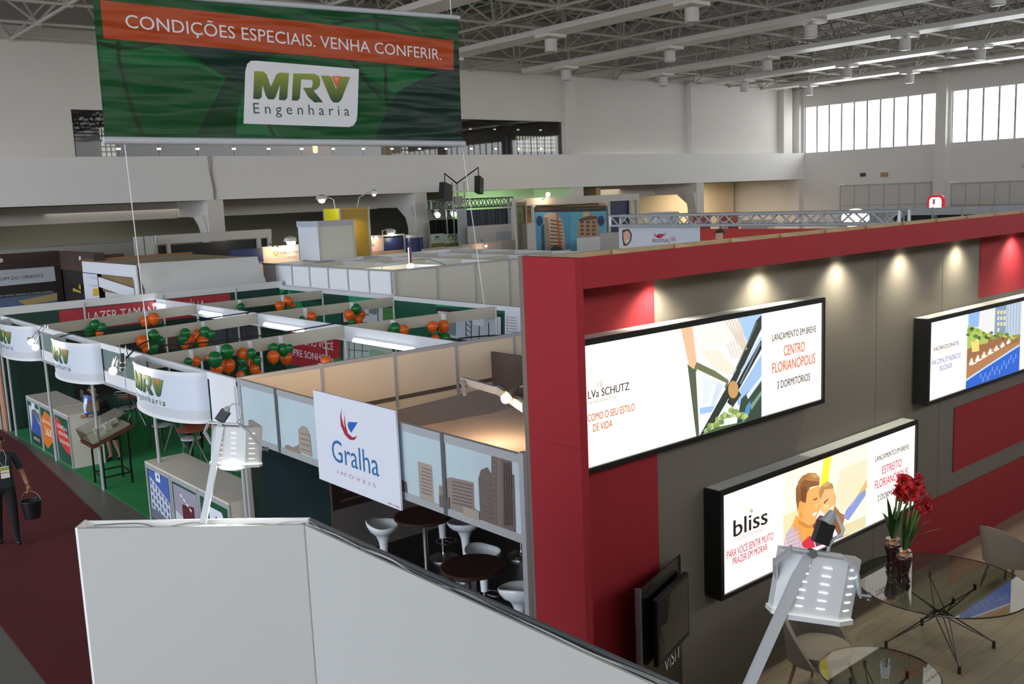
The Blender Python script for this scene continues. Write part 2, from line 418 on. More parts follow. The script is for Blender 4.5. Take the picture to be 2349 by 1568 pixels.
# ducts and pendant lamps
DUCT = M('c3bfb8', .4)
LX = [24.04, 30.45, 36.95, 43.45, 49.5]; LY = [31.8, 25.83, 19.5, 13.2]
rows = ['third', 'second', 'fourth', 'fifth', 'last']
DUCT = M('e6e2dc', .35)
for i, x in enumerate([17.6] + LX):
    o = thing('ventilation_duct', 'grey roof duct over the %s' % ('hanging green banner' if i == 0 else '%s row of hanging cylinder lamps, counted from the banner' % ['first', 'second', 'third', 'fourth', 'fifth'][i - 1]), 'duct', (x, 12, 11.3), 0, 'roof ducts')
    m = MB(); m.box(x - .5, x + .5, -7.9, 34.2, 10.6, 10.79, DUCT); m.build('duct', o)
wallnames = ['beside the mezzanine', 'one place off the mezzanine', 'two places off the mezzanine', 'three places off the mezzanine']
for i, x in enumerate(LX):
    for j, y in enumerate(LY):
        if i == 0 and j > 2: continue
        p = V((x, y, 10.02))
        o = thing('pendant_lamp', 'white cylinder lamp on the %s roof duct past the banner, %s' % (['first', 'second', 'third', 'fourth', 'fifth'][i], wallnames[j]), 'lamp', p, 0, 'cylinder lamps under the roof')
        m = MB(); m.lathe([(.2, 0), (.22, .02), (.22, .42), (.18, .45), (.05, .45), (.05, .5)], p, M('d5d2cc', .35), 18); m.build('lamp_shade', o, smooth=True)
        m = MB(); m.lathe([(.16, -.006), (.16, -.001)], p, M('8d8a84', .3), 16); m.build('lens', o)
        m = MB(); m.box(x - .45, x + .45, y - .35, y + .35, 10.5, 10.599, DUCT); m.build('mounting_box', o)

# ------------------------------------------------------------------ window-wall details
def wallbox(name, a, b, c, d, label, cat, colr, t=.06, txt=None, tc='eeeeee'):
    A, B = PX(a, d, XR - .001), PX(b, c, XR - .001)
    o = thing(name, label, cat, (XR - t / 2, (A.y + B.y) / 2, A.z))
    m = MB(); m.box(XR - t, XR - .002, B.y, A.y, A.z, B.z, M(colr, .6)); m.build('plate', o)
    if txt:
        m = MB(); h = (B.z - A.z); m.text(txt, (XR - t - .01, A.y - .1, A.z + h * .25), (XR - t - .01, B.y + .1, A.z + h * .25), h * .5, M(tc, .6)); m.build('lettering', o)
    return o
wallbox('wall_sign', 1974, 1986, 396, 405, 'small dark plate on the window wall, beside the orange one', 'sign', '4a4448')
wallbox('wall_sign', 2021, 2037, 395, 406, 'small orange plate on the window wall under the windows', 'sign', 'b98a6a')
wallbox('exit_sign', 2341, 2362, 376, 386, 'red lettered sign on the window wall beyond the pier', 'sign', 'd8cfc8', .05, 'SAIDA', 'b03030')
for n, (a, b, top, bot) in enumerate(((1928, 2137, 416, 500), (2182, 2390, 411, 500))):
    A, B = PX(a, bot, XR - .001), PX(b, top, XR - .001)
    m = MB(); dm = M('cfcbc6', .7); ln = M('b3aea8', .7)
    m.box(XR - .05, XR - .002, B.y, A.y, 0, B.z, dm)
    o = struct(m.build('door_%d' % (n + 1)))
    m = MB()
    for k in range(7): y = B.y + (A.y - B.y) * k / 6; m.box(XR - .07, XR - .051, y - .03, y + .03, 0, B.z, ln)
    for z in (B.z - .06, B.z - 1.25, B.z - 2.6): m.box(XR - .085, XR - .071, B.y, A.y, z - .03, z + .03, ln)
    m.build('door_frame', o)
    m = MB(); m.box(XR - .14, XR - .09, A.y - .35, A.y + .1, B.z - .02, B.z + .1, WHITE); m.build('track_bracket', o)
m = MB(); m.tube([(15.0, YM - .03, 6.99), (15.02, YM - .02, 6.4), (15.1, YM - .02, 5.8), (15.1, YM - .02, 5.37)], .02, M('9a958f', .6)); m.tube([(15.12, YM - .03, 6.99), (15.1, YM - .02, 6.3), (15.18, YM - .02, 5.7), (15.15, YM - .02, 5.37)], .02, M('9a958f', .6))
tag(m.build('cable'), 'pair of grey cables hanging down the parapet above the white pillar', 'cable')

# stage and house lights under the mezzanine, plus an added restaurant fill
light('stage_wash', 'AREA', (30.5, 37.0, 2.6), 90, (.5, 1, .45), None, (30.5, 39.2, 5), 2.5)
light('hall_lamp', 'AREA', (13, 41, 5.2), 60, (1, .93, .8), None, (13, 41.2, 0), 6)
light('restaurant_fill', 'AREA', (21, 38.6, 8.8), 130, (1, .86, .68), None, (21, 38.7, 5), 5)  # added fill to brighten the dark interior, no fixture there
light('hall_lamp', 'AREA', (48.5, 37.6, 5.2), 260, (1, .84, .62), None, (48.5, 38.4, 0), 3)
light('hall_lamp', 'AREA', (39.5, 38.2, 5.2), 14, (1, .82, .58), None, (39.5, 38.4, 0), 2)

# ================================================================== WHITE DISPLAY WALL IN FRONT OF THE CAMERA, WITH ITS TWO FLOODLIGHTS
ZP = 3.4
L0, C0, E0 = PZ(178, 1212, ZP), PZ(698, 1203, ZP), V((2.235, .75, ZP))
L1, C1, E1 = PZ(200, 1193, ZP), PZ(712, 1186, ZP), V((PZ(1400, 1502, ZP).x + .03, .75, ZP))
C1 = V((C1.x, C1.y, ZP)); C0 = V((C0.x, C0.y, ZP))
dw = thing('display_wall', 'tall off-white display wall with a bent corner, cables lying along its open top', 'wall', (C0.x, C0.y, 0))
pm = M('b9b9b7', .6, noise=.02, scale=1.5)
def down(p, z=0.): return V((p.x, p.y, z))
def wallstrip(mb, a, b, th, z0, z1, m):   # vertical board from a to b, thickness th (vector)
    mb.hexa([down(a, z0), down(b, z0), down(b, z0) + th, down(a, z0) + th, down(a, z1), down(b, z1), down(b, z1) + th, down(a, z1) + th], m)
n1 = (L1 - L0).normalized() * .012; n2 = V((.012, 0, 0))
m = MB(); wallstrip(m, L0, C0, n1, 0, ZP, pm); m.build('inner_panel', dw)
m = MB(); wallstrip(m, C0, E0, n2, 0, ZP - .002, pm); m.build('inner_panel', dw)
om = M('7d8088', .18, .5)
m = MB(); wallstrip(m, L1, C1, -n1, 0, ZP, WHITE); m.build('outer_panel', dw)
m = MB(); wallstrip(m, C1, E1, -n2 * 1.2, 0, ZP - .001, om); m.build('outer_panel', dw)
m = MB(); wallstrip(m, L0 - (C0 - L0).normalized() * .014, L1 - (C0 - L0).normalized() * .014, (C0 - L0).normalized() * .013, 0, ZP + .004, WHITE); m.build('end_cap', dw)
m = MB()
m.poly([p - V((0, 0, .03)) for p in (L0 + n1, C0 + n1 * .5, C1 - n1, L1 - n1)], M('cfd1cf', .5)); m.poly([p - V((0, 0, .0315)) for p in (C0 + n2, E0 + n2, E1 - n2, C1 - n2)], M('cfd1cf', .5)); m.build('top_channel', dw)
m = MB(); m.box(C0.x - .004, C0.x + .004, C0.y - .006, C0.y + .004, 0, ZP + .001, M('9a9c9b', .5)); m.build('corner_joint', dw)
cm = M('dfe2df', .45)
def cable(name, label, pts, r, m, smooth=True):
    out = []
    for i in range(len(pts) - 1):   # Catmull-Rom through the points
        p0, p1, p2, p3 = [V(pts[max(0, min(len(pts) - 1, i + k))]) for k in (-1, 0, 1, 2)]
        for s in range(6):
            t = s / 6; out.append(.5 * ((2 * p1) + (p2 - p0) * t + (2 * p0 - 5 * p1 + 4 * p2 - p3) * t * t + (3 * p1 - p0 - 3 * p2 + p3) * t ** 3))
    out.append(V(pts[-1])); mm = MB(); mm.tube(out, r, m, 6); return tag(mm.build(name, smooth=True), label, 'cable')
def along(a, b, c, d, n, amp, seed, z=ZP - .018):
    rn = random.Random(seed); return [(a.lerp(b, i / n)).lerp(c.lerp(d, i / n), .5 + amp * rn.uniform(-1, 1)) * 1 + V((0, 0, z - ZP + rn.uniform(0, .012))) for i in range(n + 1)]
w1 = along(C0, E0, C1, E1, 14, .3, 1); w2 = along(C0, E0, C1, E1, 11, .28, 2); w3 = along(L0.lerp(C0, .5), C0, L1.lerp(C1, .5), C1, 6, .3, 3); w4 = along(L0.lerp(C0, .05), C0, L1.lerp(C1, .05), C1, 9, .3, 5)
cable('cable', 'long white cable lying in the top channel, past the bent corner of the display wall', w1, .0045, cm)
cable('cable', 'grey cable wandering beside the white one along the sloping run of the display wall', w2, .0035, M('8a8d8c', .5))
cable('cable', 'thin white cable from the small floodlight to the bent corner of the display wall', w3, .004, cm)
cable('cable', 'dark cable lying along the short straight run of the display wall', w4, .0032, M('6d716c', .5))

def floodlight(label, base, bolt_px, wpx, ang, plug_px, glow, cordpts):
    D = depth(base) - .01; k = D / FPX
    def W(px, py, dd=0.): d = ray(px, py); return EYE + d * (D + dd)
    O = W(*bolt_px); s = wpx * k
    r = rt * math.cos(ang) - up * math.sin(ang); u = up * math.cos(ang) + rt * math.sin(ang); f = (fw - u * 0).normalized()
    def Lc(x, y, z): return O + (r * x + f * y + u * z) * s
    o = thing('floodlight', label, 'floodlight', base)
    fm = M('d4d6d8', .35, .1); fm2 = M('c2c5c9', .3, .3)
    m = MB(); m.bar(base - V((0, 0, .03)), O + f * .01, .125 * s, .09 * s, fm2, fw); m.build('arm', o)
    # housing: hexagonal back shell, open below
    sec = [(-.27, .42), (-.27, .2), (-.12, .0), (.5, .0), (.73, .2), (.73, .42)]
    m = MB(); top = [Lc(x, y + .02, -.05) for x, y in sec]; bot = [Lc(x * 1.0, y + .1, -.84) for x, y in sec]
    m.add(top + bot, [tuple(range(6))] + [(i, i + 6, (i + 1) % 6 + 6, (i + 1) % 6) for i in range(6)], fm); hs = m.build('housing', o)
    m = MB(); rim = [Lc(x * 1.04 - .01, y + .09 + (.03 if y > .3 else -.03), -.82) for x, y in sec]; r2 = [p - u * .06 * s for p in rim]
    m.add(rim + r2, [(i, i + 6, (i + 1) % 6 + 6, (i + 1) % 6) for i in range(6)], fm); rm0 = m.build('rim', o)
    m = MB(); m.poly([p - u * .035 * s for p in rim], M('fffdf2', .3, 0, glow)); m.build('lamp_glass', rm0)
    if glow > 2:
        m = MB(); m.ball(Lc(.23, .3, -.86), .33 * s, M('fffdf2', .3, 0, glow), 20, 10, .22); m.build('bulb', rm0, smooth=True)
    m = MB(); sm = M('fff6dc', .3, 0, .9) if glow > 2 else M('ffffff', .3, 0, 1.3)
    for j in range(6):
        z = -.18 - j * .105
        for x0, x1, yy in ((.2, .31, 0.), (-.06, .03, 0.)): a = .1 * (-z) / .84; m.obox(Lc(x0, yy + a + .0, z), r * (x1 - x0) * s, u * .011 * s, -f * .01 * s, sm)
        for x0, x1 in ((.56, .66), ): 
            a = .1 * (-z) / .84 + .2 * (x0 - .5) / .23; m.obox(Lc(x0, a, z), r * (x1 - x0) * s + f * .09 * s, u * .013 * s, -f * .012 * s, sm)
    m.build('vent_slots', hs)
    m = MB(); pl = [(-.29, .3, -.42), (-.37, .12, -.2), (-.25, -.05, .02), (.38, -.05, .02), (.6, .0, -.16), (.78, .28, -.5)]
    for a, b in zip(pl, pl[1:]): m.bar(Lc(*a), Lc(*b), .025 * s, .12 * s, fm2, f)
    bkt = m.build('bracket', o)
    m = MB(); m.tube([Lc(0, -.13, .0), Lc(0, -.02, 0)], .055 * s, STEEL, 10); m.build('bolt', bkt)
    m = MB(); q = Lc(.8, .26, -.5); m.tube([q, q + r * .12 * s], .03 * s, STEEL, 8); q = q + r * .1 * s; m.box(q.x - .004, q.x + .004, q.y - .004, q.y + .004, q.z - .05 * s, q.z + .05 * s, STEEL); m.build('wing_nut', bkt)
    (ax, ay), (bx, by), (cx, cy) = plug_px
    m = MB(); m.bar(W(ax, ay, .03), W(bx, by, .03), .19 * s, .15 * s, BLACK, fw); plg = m.build('plug', o)
    m = MB(); m.tube([W(bx, by, .03), W(cx, cy, .03)], [.085 * s, .045 * s], M('9b9fa2', .5), 8); m.build('plug_grip', plg)
    m = MB(); m.tube([W(px, py, .03) for px, py in cordpts], .022 * s, M('b9bdbd', .5), 6); m.build('cord', plg, smooth=True)
    light('flood_glow', 'SPOT', Lc(.23, .3, -.95), 24 if glow > 2 else 10, (1, 1, .93), o, Lc(.23, .75, -2.2), .05, 130, .6)
    return o
bl, br = PZ(463, 1197, ZP), PZ(1676, 1643, ZP)
floodlight('small white floodlight glowing on a slanted arm above the short run of the display wall', bl, (508, 972), 112, math.radians(3), ((503, 965), (519, 942), (524, 933)), 6., [(524, 933), (534, 926), (545, 927), (553, 940), (552, 956), (543, 968)])
floodlight('large white floodlight on a long slanted arm before the backlit couple poster', br, (1858, 1265), 186, math.radians(8), ((1880, 1245), (1896, 1198), (1912, 1172)), 1.5, [(1912, 1172), (1922, 1190), (1935, 1213), (1930, 1226), (1912, 1236), (1902, 1250), (1899, 1264)])

# ================================================================== RED AND BEIGE BOOTH
o = thing('booth_floor', 'pale wood-grain plank floor under the glass tables of the red booth', 'floor', (9, 3, 0))
m = MB(); m.box(5.2, 20, -5, 5.8, .0, .02, planks('a89a86', '9d8f7c', 1.8, .19)); m.build('planks', o); o['kind'] = 'structure'
bw = thing('booth_wall', 'beige booth wall carrying three backlit posters under the red header', 'wall', (12, 5.9, 0))
m = MB(); m.box(5.286, 20, 5.8, 5.95, .02, 4.28, BEIGE); m.build('wall_board', bw)
m = MB(); jm = M('5d574e', .9)
for x in (10.45, 12.05): m.box(x - .003, x + .003, 5.798, 5.7995, .02, 4.27, jm)
m.build('board_joint', bw)
rp = [(5.286, 6.55, .02, 4.27, 'tall red panel behind the largest backlit poster, beside the red column'), (13.08, 16, 3.4, 4.27, 'red panel under the header above the pool poster'),
      (12.46, 16, 1.12, 2.0, 'red panel under the pool poster, lighter strip below it'), (11.2, 16, .02, .87, 'low red panel behind the flowers, reaching the plank floor')]
for a, b, c, d, lab in rp:
    m = MB(); m.box(a, b, 5.785, 5.7975, c, d, RED); tag(m.build('wall_panel'), lab, 'panel', 'red panels of the booth wall')
rc = thing('red_column', 'tall red column at the end of the booth wall, under the header', 'column', (5.26, 5.7, 0))
m = MB(); m.box(5.2, 5.284, 5.4, 6.02, 0, 4.51, RED); m.build('column_body', rc)
m = MB(); m.box(5.2, 5.284, 6.021, 6.075, 0, 4.515, BEIGE); m.build('edge_board', rc)
m = MB(); m.box(5.2, 5.284, 5.399, 5.3995, 2.98, 2.984, M('7a0f18', .8)); m.box(5.1985, 5.1995, 5.4, 6.02, 2.98, 2.984, M('7a0f18', .8)); m.build('board_joint', rc)
hd = thing('red_header', 'long red header beam with raw wooden ribs on top, over the beige booth wall', 'beam', (12, 5.6, 4.26))
m = MB(); m.box(5.286, 20, 5.4, 5.42, 4.262, 4.51, RED); m.build('fascia', hd)
m = MB(); wd_ = M('b59c78', .8, noise=.2, scale=5)
m.box(5.286, 20, 5.42, 5.999, 4.281, 4.3, wd_); m.box(5.286, 20, 6.0, 6.02, 4.281, 4.5, wd_); m.build('top_box', hd)
for i in range(17):
    m = MB(); x = 5.9 + i * .86; m.obox((x, 5.421, 4.301), (.02, 0, 0), (.34, .575, 0), (0, 0, .2), M('d8bf96', .8, noise=.15, scale=5)); m.build('rib', hd)
for i, px in enumerate((1490, 1738, 1918, 2064, 2192, 2316)):
    x = PY(px, 600, 5.8).x
    o = thing('downlight', 'round recessed downlight under the red header, %s from the red column' % ['first', 'second', 'third', 'fourth', 'fifth', 'sixth'][i], 'lamp', (x, 5.66, 4.262), 0, 'downlights under the red header')
    m = MB(); m.lathe([(.045, -.012), (.06, -.001)], (x, 5.66, 4.262), STEEL, 16); m.build('ring', o)
    m = MB(); m.lathe([(.04, -.016), (.04, -.0125)], (x, 5.66, 4.262), M('fff4d8', .4, 0, 8.), 14); m.build('lamp_glass', o)
    light('downlight_beam', 'SPOT', (x, 5.6, 4.23), 60, (1, .95, .76), o, (x, 5.72, 3.2), .05, 125, 1.)

def lightbox(label, x0, x1, z0, z1, draw):
    o = thing('lightbox', label, 'backlit poster', ((x0 + x1) / 2, 5.7, z0))
    bk = M('131314', .4)
    m = MB(); m.box(x0, x1, 5.61, 5.78, z0, z1 - .006, bk)
    for a, b, c, d in ((x0, x1, z0, z0 + .045), (x0, x1, z1 - .05, z1), (x0, x0 + .05, z0 + .045, z1 - .05), (x1 - .035, x1, z0 + .045, z1 - .05)): m.box(a, b, 5.585, 5.611, c, d, bk)
    m.build('case', o)
    m = MB(); m.box(x0 + .03, x1 - .03, 5.613, 5.78, z1 - .005, z1 + .001, M('c9cac6', .5)); m.build('top_panel', o)
    p = Print('y', 5.609, .00025, .8); p.rect(x0 + .05, x1 - .035, z0 + .045, z1 - .05, M('fff8ee', .5, 0, .84)); p.tb = .0121; p.zr = (z0 + .046, z1 - .051); draw(p); p.build('printed_panel', o)
    return o
def q(*pts, s=3.356, o=(0, 0)): return [(o[0] + x / s, o[1] + y / s) for x, y in pts]
def art1(p):
    A = (1180, 450)
    p.poly([(1562, 749), (1747, 718), (1746, 970), (1597, 1002)], 'e9eef0')
    p.poly([(1690, 728), (1747, 718), (1747, 758), (1718, 792), (1698, 748)], 'a5c6ea')
    p.poly([(1562, 749), (1588, 745), (1598, 830), (1585, 862)], 'edbd95')
    p.poly([(1585, 862), (1598, 830), (1640, 850), (1672, 872), (1668, 892), (1600, 850)], '6f7450')
    p.poly([(1577, 835), (1596, 850), (1604, 1000), (1597, 1001)], '55604a')
    p.poly([(1598, 846), (1666, 878), (1640, 935), (1615, 985), (1606, 985)], 'f2f4f8')
    p.poly([(1605, 935), (1640, 930), (1632, 945), (1606, 950)], '9fc1ea')
    for i in range(7): x = 1652 + i * 7; p.poly([(x, 742 - i), (x + 3, 741 - i), (x + 30, 820), (x + 26, 822)], 'dfd6ca')
    p.poly([(1640, 815), (1652, 812), (1690, 850), (1684, 862)], 'a9b4e0')
    p.poly([(1747, 722), (1747, 752), (1697, 858), (1676, 905), (1630, 985), (1612, 999), (1606, 998), (1660, 900), (1688, 850), (1735, 735)], '2f382f')
    p.poly([(1747, 778), (1747, 800), (1690, 902), (1676, 930), (1668, 922), (1700, 860)], '27302c')
    p.poly([(1742, 775), (1747, 770), (1747, 778), (1702, 856), (1699, 850)], 'b8cde6')
    p.poly([(1690, 905), (1747, 812), (1747, 860), (1710, 925), (1692, 930)], '9dbfe6')
    p.poly([(1700, 915), (1747, 866), (1747, 968), (1690, 982)], '3a4a3c')
    p.poly([(1702, 975), (1712, 930), (1722, 918), (1720, 945), (1706, 975)], '4f8fc4')
    p.poly([(1600, 752), (1668, 740), (1690, 770), (1650, 800), (1604, 800)], 'f6efe4'); p.poly([(1604, 802), (1648, 803), (1688, 845), (1676, 862), (1640, 846)], 'efe3d2')
    for i in range(5): p.poly([(1662 + i * 7, 735 - i), (1665 + i * 7, 734 - i), (1706 + i * 2, 800), (1702 + i * 2, 803)], 'd9cbb8')
    p.poly([(1612, 860), (1640, 872), (1622, 925), (1612, 930)], 'dfe6f0'); p.poly([(1645, 875), (1660, 882), (1640, 930), (1630, 930)], 'cfdae8')
    p.poly([(1735, 740), (1739, 738), (1690, 845), (1686, 848)], '5d6a5c'); p.poly([(1742, 788), (1747, 786), (1700, 880), (1696, 880)], '6f8290')
    p.poly([(1668, 905), (1690, 890), (1700, 905), (1680, 935)], '3a3a2c'); p.poly([(1712, 905), (1747, 862), (1747, 872), (1716, 915)], 'd8e4f0'); p.poly([(1720, 930), (1747, 895), (1747, 905), (1724, 940)], '7f9a8a')
    p.disc(1682, 893, 12, 'c79a62', 14, 1.7)
    rn = random.Random(4)
    for i in range(26):
        x = 1618 + i * 3.7; y = 988 - i * 1.3 - rn.uniform(0, 32) * (1 - abs(i - 14) / 15) ; p.disc(x, y, rn.uniform(4, 8), ['9db06a', 'b9c584', '6f8a4a', '8aa058'][i % 4], 8)
    p.poly([(1612, 999), (1720, 975), (1722, 970), (1640, 980)], '4e6a3a')
    p.text('LANÇAMENTO EM BREVE', (1771.5, 781), (1872, 761.5), 15, '2a2624')
    p.text('CENTRO', (1798, 815), (1846, 806), 23, 'd0603e')
    p.text('FLORIANÓPOLIS', (1771.5, 855), (1870, 833), 23, 'd0603e')
    p.text('3 DORMITÓRIOS', (1783, 890), (1858, 873), 17, '2a2624')
    p.text('LVa SCHUTZ', (1349, 914), (1444, 894), 18, '3a3430')
    p.text('RESIDENCIAL', (1349, 926), (1416, 913.6), 6, 'b9b2aa')
    p.text('COMO O SEU ESTILO', (1348, 966.5), (1456, 942), 17, 'c8683c')
    p.text('DE VIDA', (1360.5, 989.5), (1405, 979), 17, 'c8683c')
    for a in ((1372, 890, 1374, 873), (1378, 892, 1384, 864), (1381, 892, 1387, 872)): p.poly([(a[0], a[1]), (a[0] - 3, (a[1] + a[3]) / 2), (a[2], a[3]), (a[0] + 1, (a[1] + a[3]) / 2)], 'd8cfc0')
def art3(p):
    c = lambda *pts: q(*pts, s=3.915, o=(1749, 900))
    p.poly(c((185, 690), (945, 395), (928, 1205), (187, 1470)), 'fff4df')
    p.poly(c((700, 690), (945, 590), (940, 900), (740, 1100), (640, 950)), 'fbe6c4')
    p.poly(c((555, 567), (622, 550), (600, 700), (590, 810), (520, 900), (520, 820)), 'ffee3c')
    p.poly(c((187, 1110), (300, 1060), (320, 1330), (187, 1380)), 'f0e3b0')
    p.poly(c((187, 1380), (210, 1270), (290, 1150), (330, 1150), (420, 1300), (430, 1400), (187, 1470)), 'cdbac4')
    p.poly(c((640, 1000), (700, 1080), (745, 1100), (720, 1200), (780, 1270), (690, 1310), (640, 1330), (600, 1150)), 'a8703c')
    p.poly(c((515, 1100), (560, 1110), (640, 1100), (660, 1250), (690, 1310), (520, 1370), (480, 1385), (440, 1190)), '6a3a5a')
    p.poly(c((640, 1180), (668, 1160), (680, 1310), (630, 1335)), 'eee6f0')
    p.poly(c((300, 1100), (440, 1180), (470, 1240), (430, 1300), (360, 1345), (330, 1320), (270, 1190)), 'f0a54e')
    p.poly(c((300, 940), (345, 840), (420, 870), (515, 830), (520, 930), (515, 1050), (485, 1120), (475, 1165), (420, 1195), (330, 1140), (310, 1050)), 'f7b265')
    p.poly(c((300, 960), (300, 860), (340, 770), (410, 720), (480, 722), (515, 760), (510, 830), (430, 850), (400, 900), (390, 990), (330, 980), (318, 1060)), '8f5f36')
    p.poly(c((340, 770), (410, 720), (480, 722), (515, 760), (510, 800), (420, 790)), 'b98449')
    p.disc(1749 + 352 / 3.915, 900 + 1020 / 3.915, 7, 'f2a557', 12, 1.8)
    p.poly(c((455, 960), (490, 945), (493, 955), (458, 970)), '6a4326')
    p.poly(c((447, 1090), (490, 1070), (478, 1100), (460, 1108)), 'ffffff')
    p.poly(c((510, 900), (540, 830), (590, 800), (630, 830), (650, 900), (655, 1000), (640, 1060), (560, 1090), (520, 1060)), 'f6bd7c')
    p.poly(c((505, 900), (520, 850), (580, 795), (630, 820), (640, 860), (560, 870), (520, 960)), 'b98c58')
    p.poly(c((550, 985), (590, 950), (592, 960), (555, 1000)), '7a5030')
    p.poly(c((600, 1045), (640, 1010), (635, 1040), (610, 1060)), 'ffffff')
    p.poly(c((355, 1345), (430, 1280), (460, 1330), (475, 1390), (400, 1400), (350, 1378)), 'd8304a')
    p.poly(c((320, 800), (360, 745), (420, 725), (400, 770), (350, 800), (325, 880)), 'a87444'); p.poly(c((430, 740), (480, 725), (510, 760), (470, 770)), 'caa066'); p.poly(c((345, 850), (395, 840), (400, 900), (385, 980), (360, 985), (345, 960)), '7a4d2c')
    p.poly(c((330, 1140), (420, 1195), (475, 1165), (440, 1215), (380, 1210), (320, 1175)), 'd98a40'); p.poly(c((470, 1000), (515, 985), (517, 1040), (490, 1050)), 'f9c88a'); p.poly(c((330, 1060), (360, 1080), (370, 1130), (335, 1135)), 'e89c4c')
    p.poly(c((495, 1000), (522, 1010), (512, 1055), (495, 1045)), 'f3a85a'); p.poly(c((640, 900), (658, 930), (655, 1000), (645, 990)), 'e8a768'); p.poly(c((545, 1010), (600, 1000), (590, 1040), (550, 1050)), 'f9cf98')
    p.poly(c((600, 1090), (640, 1060), (680, 1180), (720, 1260), (690, 1300), (640, 1200)), '8a5a34'); p.poly(c((530, 830), (590, 798), (620, 812), (560, 850)), 'd2aa74')
    for i in range(6): p.poly(c((215 + i * 22, 1270 - i * 14), (222 + i * 22, 1266 - i * 14), (262 + i * 20, 1430 - i * 10), (254 + i * 20, 1434 - i * 10)), 'b59aa8')
    for i in range(4): p.poly(c((200, 1300 + i * 36), (330, 1240 + i * 40), (332, 1247 + i * 40), (200, 1308 + i * 36)), 'dccbd2')
    p.poly(c((755, 1050), (870, 900), (925, 850), (928, 920), (860, 1020), (770, 1150), (725, 1120)), '8f9cd8')
    p.poly(c((780, 1030), (870, 890), (935, 780), (940, 850), (860, 920), (800, 1010)), 'eebd74')
    p.poly(c((700, 1190), (800, 1160), (928, 1100), (928, 1205), (720, 1290)), 'e8dcae')
    p.text('bliss', (1682.3, 1228), (1761, 1202.7), 38, '2b2725')
    p.poly(q((1475, 1045), (1490, 1025), (1505, 1042), (1490, 1062), s=3.356, o=(1280, 860)), 'c9b98f')
    p.text('PEDRO DEMORO', (1691, 1240), (1752, 1217.6), 8, 'c2b9ae')
    p.text('PARA VOCÊ SENTIR MUITO', (1667.4, 1280), (1773.8, 1237.5), 17, 'b8385a')
    p.text('PRAZER EM MORAR', (1681, 1295.5), (1760.5, 1261), 16, 'b8385a')
    p.text('LANÇAMENTO EM BREVE', (2008, 1058.5), (2085, 1029), 11.5, '2a2624')
    p.text('ESTREITO', (2023.6, 1086.5), (2068.3, 1068.8), 17.5, 'c23a62')
    p.text('FLORIANÓPOLIS', (2007, 1122), (2082.5, 1090), 19, 'c23a62')
    p.text('2 DORMITÓRIOS', (2013, 1149), (2075, 1122), 13, '2a2624')
def art2(p):
    c = lambda *pts: q(*pts, s=3.356, o=(1649, 450))
    p.poly(c((1922, 877), (2340, 780), (2312, 1345), (1900, 1488)), 'cfe0f0')
    p.poly(c((1922, 877), (2060, 845), (2040, 1000), (1922, 1010)), '8fb4e2')
    p.poly(c((2010, 860), (2130, 830), (2120, 1060), (1995, 1070)), 'e6e4e2')
    p.poly(c((2130, 840), (2225, 815), (2205, 1060), (2120, 1075)), '7f98b4')
    p.poly(c((2215, 830), (2330, 800), (2322, 1060), (2205, 1085)), 'b9c8d6')
    for i in range(5): p.poly(c((2225 + i * 22, 825 - i * 5), (2229 + i * 22, 824 - i * 5), (2222 + i * 22, 1060), (2218 + i * 22, 1060)), '8499ae')
    for i in range(10): p.poly(c((2145 + (i % 3) * 24, 880 + (i // 3) * 45), (2160 + (i % 3) * 24, 876 + (i // 3) * 45), (2158 + (i % 3) * 24, 905 + (i // 3) * 45), (2143 + (i % 3) * 24, 908 + (i // 3) * 45)), 'e8d9a0')
    p.poly(c((1915, 1010), (2050, 1060), (2200, 1080), (2322, 1062), (2315, 1140), (2100, 1180), (1905, 1400)), '9a6a44')
    p.poly(c((1915, 990), (2000, 1020), (2080, 1060), (2070, 1130), (1960, 1150), (1910, 1180)), 'a8c060')
    p.poly(c((1940, 1120), (2000, 1095), (2005, 1190), (1950, 1200)), 'f2d478')
    rn = random.Random(9)
    for i in range(26): p.disc(1649 + (1918 + i * 15) / 3.356, 450 + (1085 + rn.uniform(-70, 40) * (1 - i / 30)) / 3.356, rn.uniform(3, 8), ['5d7a34', '8aa046', '3f5a2a', 'b5b85a'][i % 4], 7, .8)
    p.poly(c((1908, 1290), (1990, 1240), (2110, 1180), (2315, 1125), (2318, 1150), (1903, 1410)), 'b07a50')
    for i in range(7): x = 1925 + i * 48; y = 1290 - i * 27; p.poly(c((x, y), (x + 20, y - 48 + i * 3), (x + 26, y - 46 + i * 3), (x + 34, y - 8), (x + 60 - i * 4, y - 18), (x + 58 - i * 4, y - 6), (x + 10, y + 14)), 'efe9dd')
    p.poly(c((1905, 1405), (2310, 1140), (2318, 1155), (1902, 1430)), 'bcd8ee')
    p.poly(c((1902, 1425), (2040, 1330), (2318, 1150), (2312, 1345), (1900, 1488)), '2f62c8')
    for i in range(16): x = 2010 + i * 18; y = 1400 - i * 11 + (i * 37 % 60); p.poly(c((x, y), (x + 9, y - 3), (x + 11, y - 40), (x + 3, y - 36)), '6f9ae2')
    p.text('HORIZONTE', (2142, 804.6), (2200, 791), 9, '5c5650')
    p.text('NOVO ESTREITO', (2152, 811.4), (2190, 802), 4, 'c2b9ae')
    p.text('VIVA COM ALTO PADRÃO DE', (2136, 838.9), (2203.5, 819.5), 12, '4660a8')
    p.text('FELICIDADE', (2155, 851), (2184, 842), 11, '4660a8')
lightbox('large backlit poster with an upward view of glass towers, lettered in black and orange', 5.3, 9.02, 2.685, 3.82, art1)
lightbox('backlit poster of a laughing couple in black frame, standing lowest on the booth wall', 7.22, 11.08, 1.01, 2.12, art3)
lightbox('backlit poster of a blue pool with loungers, cut by the picture edge', 11.3, 15.1, 2.255, 3.33, art2)

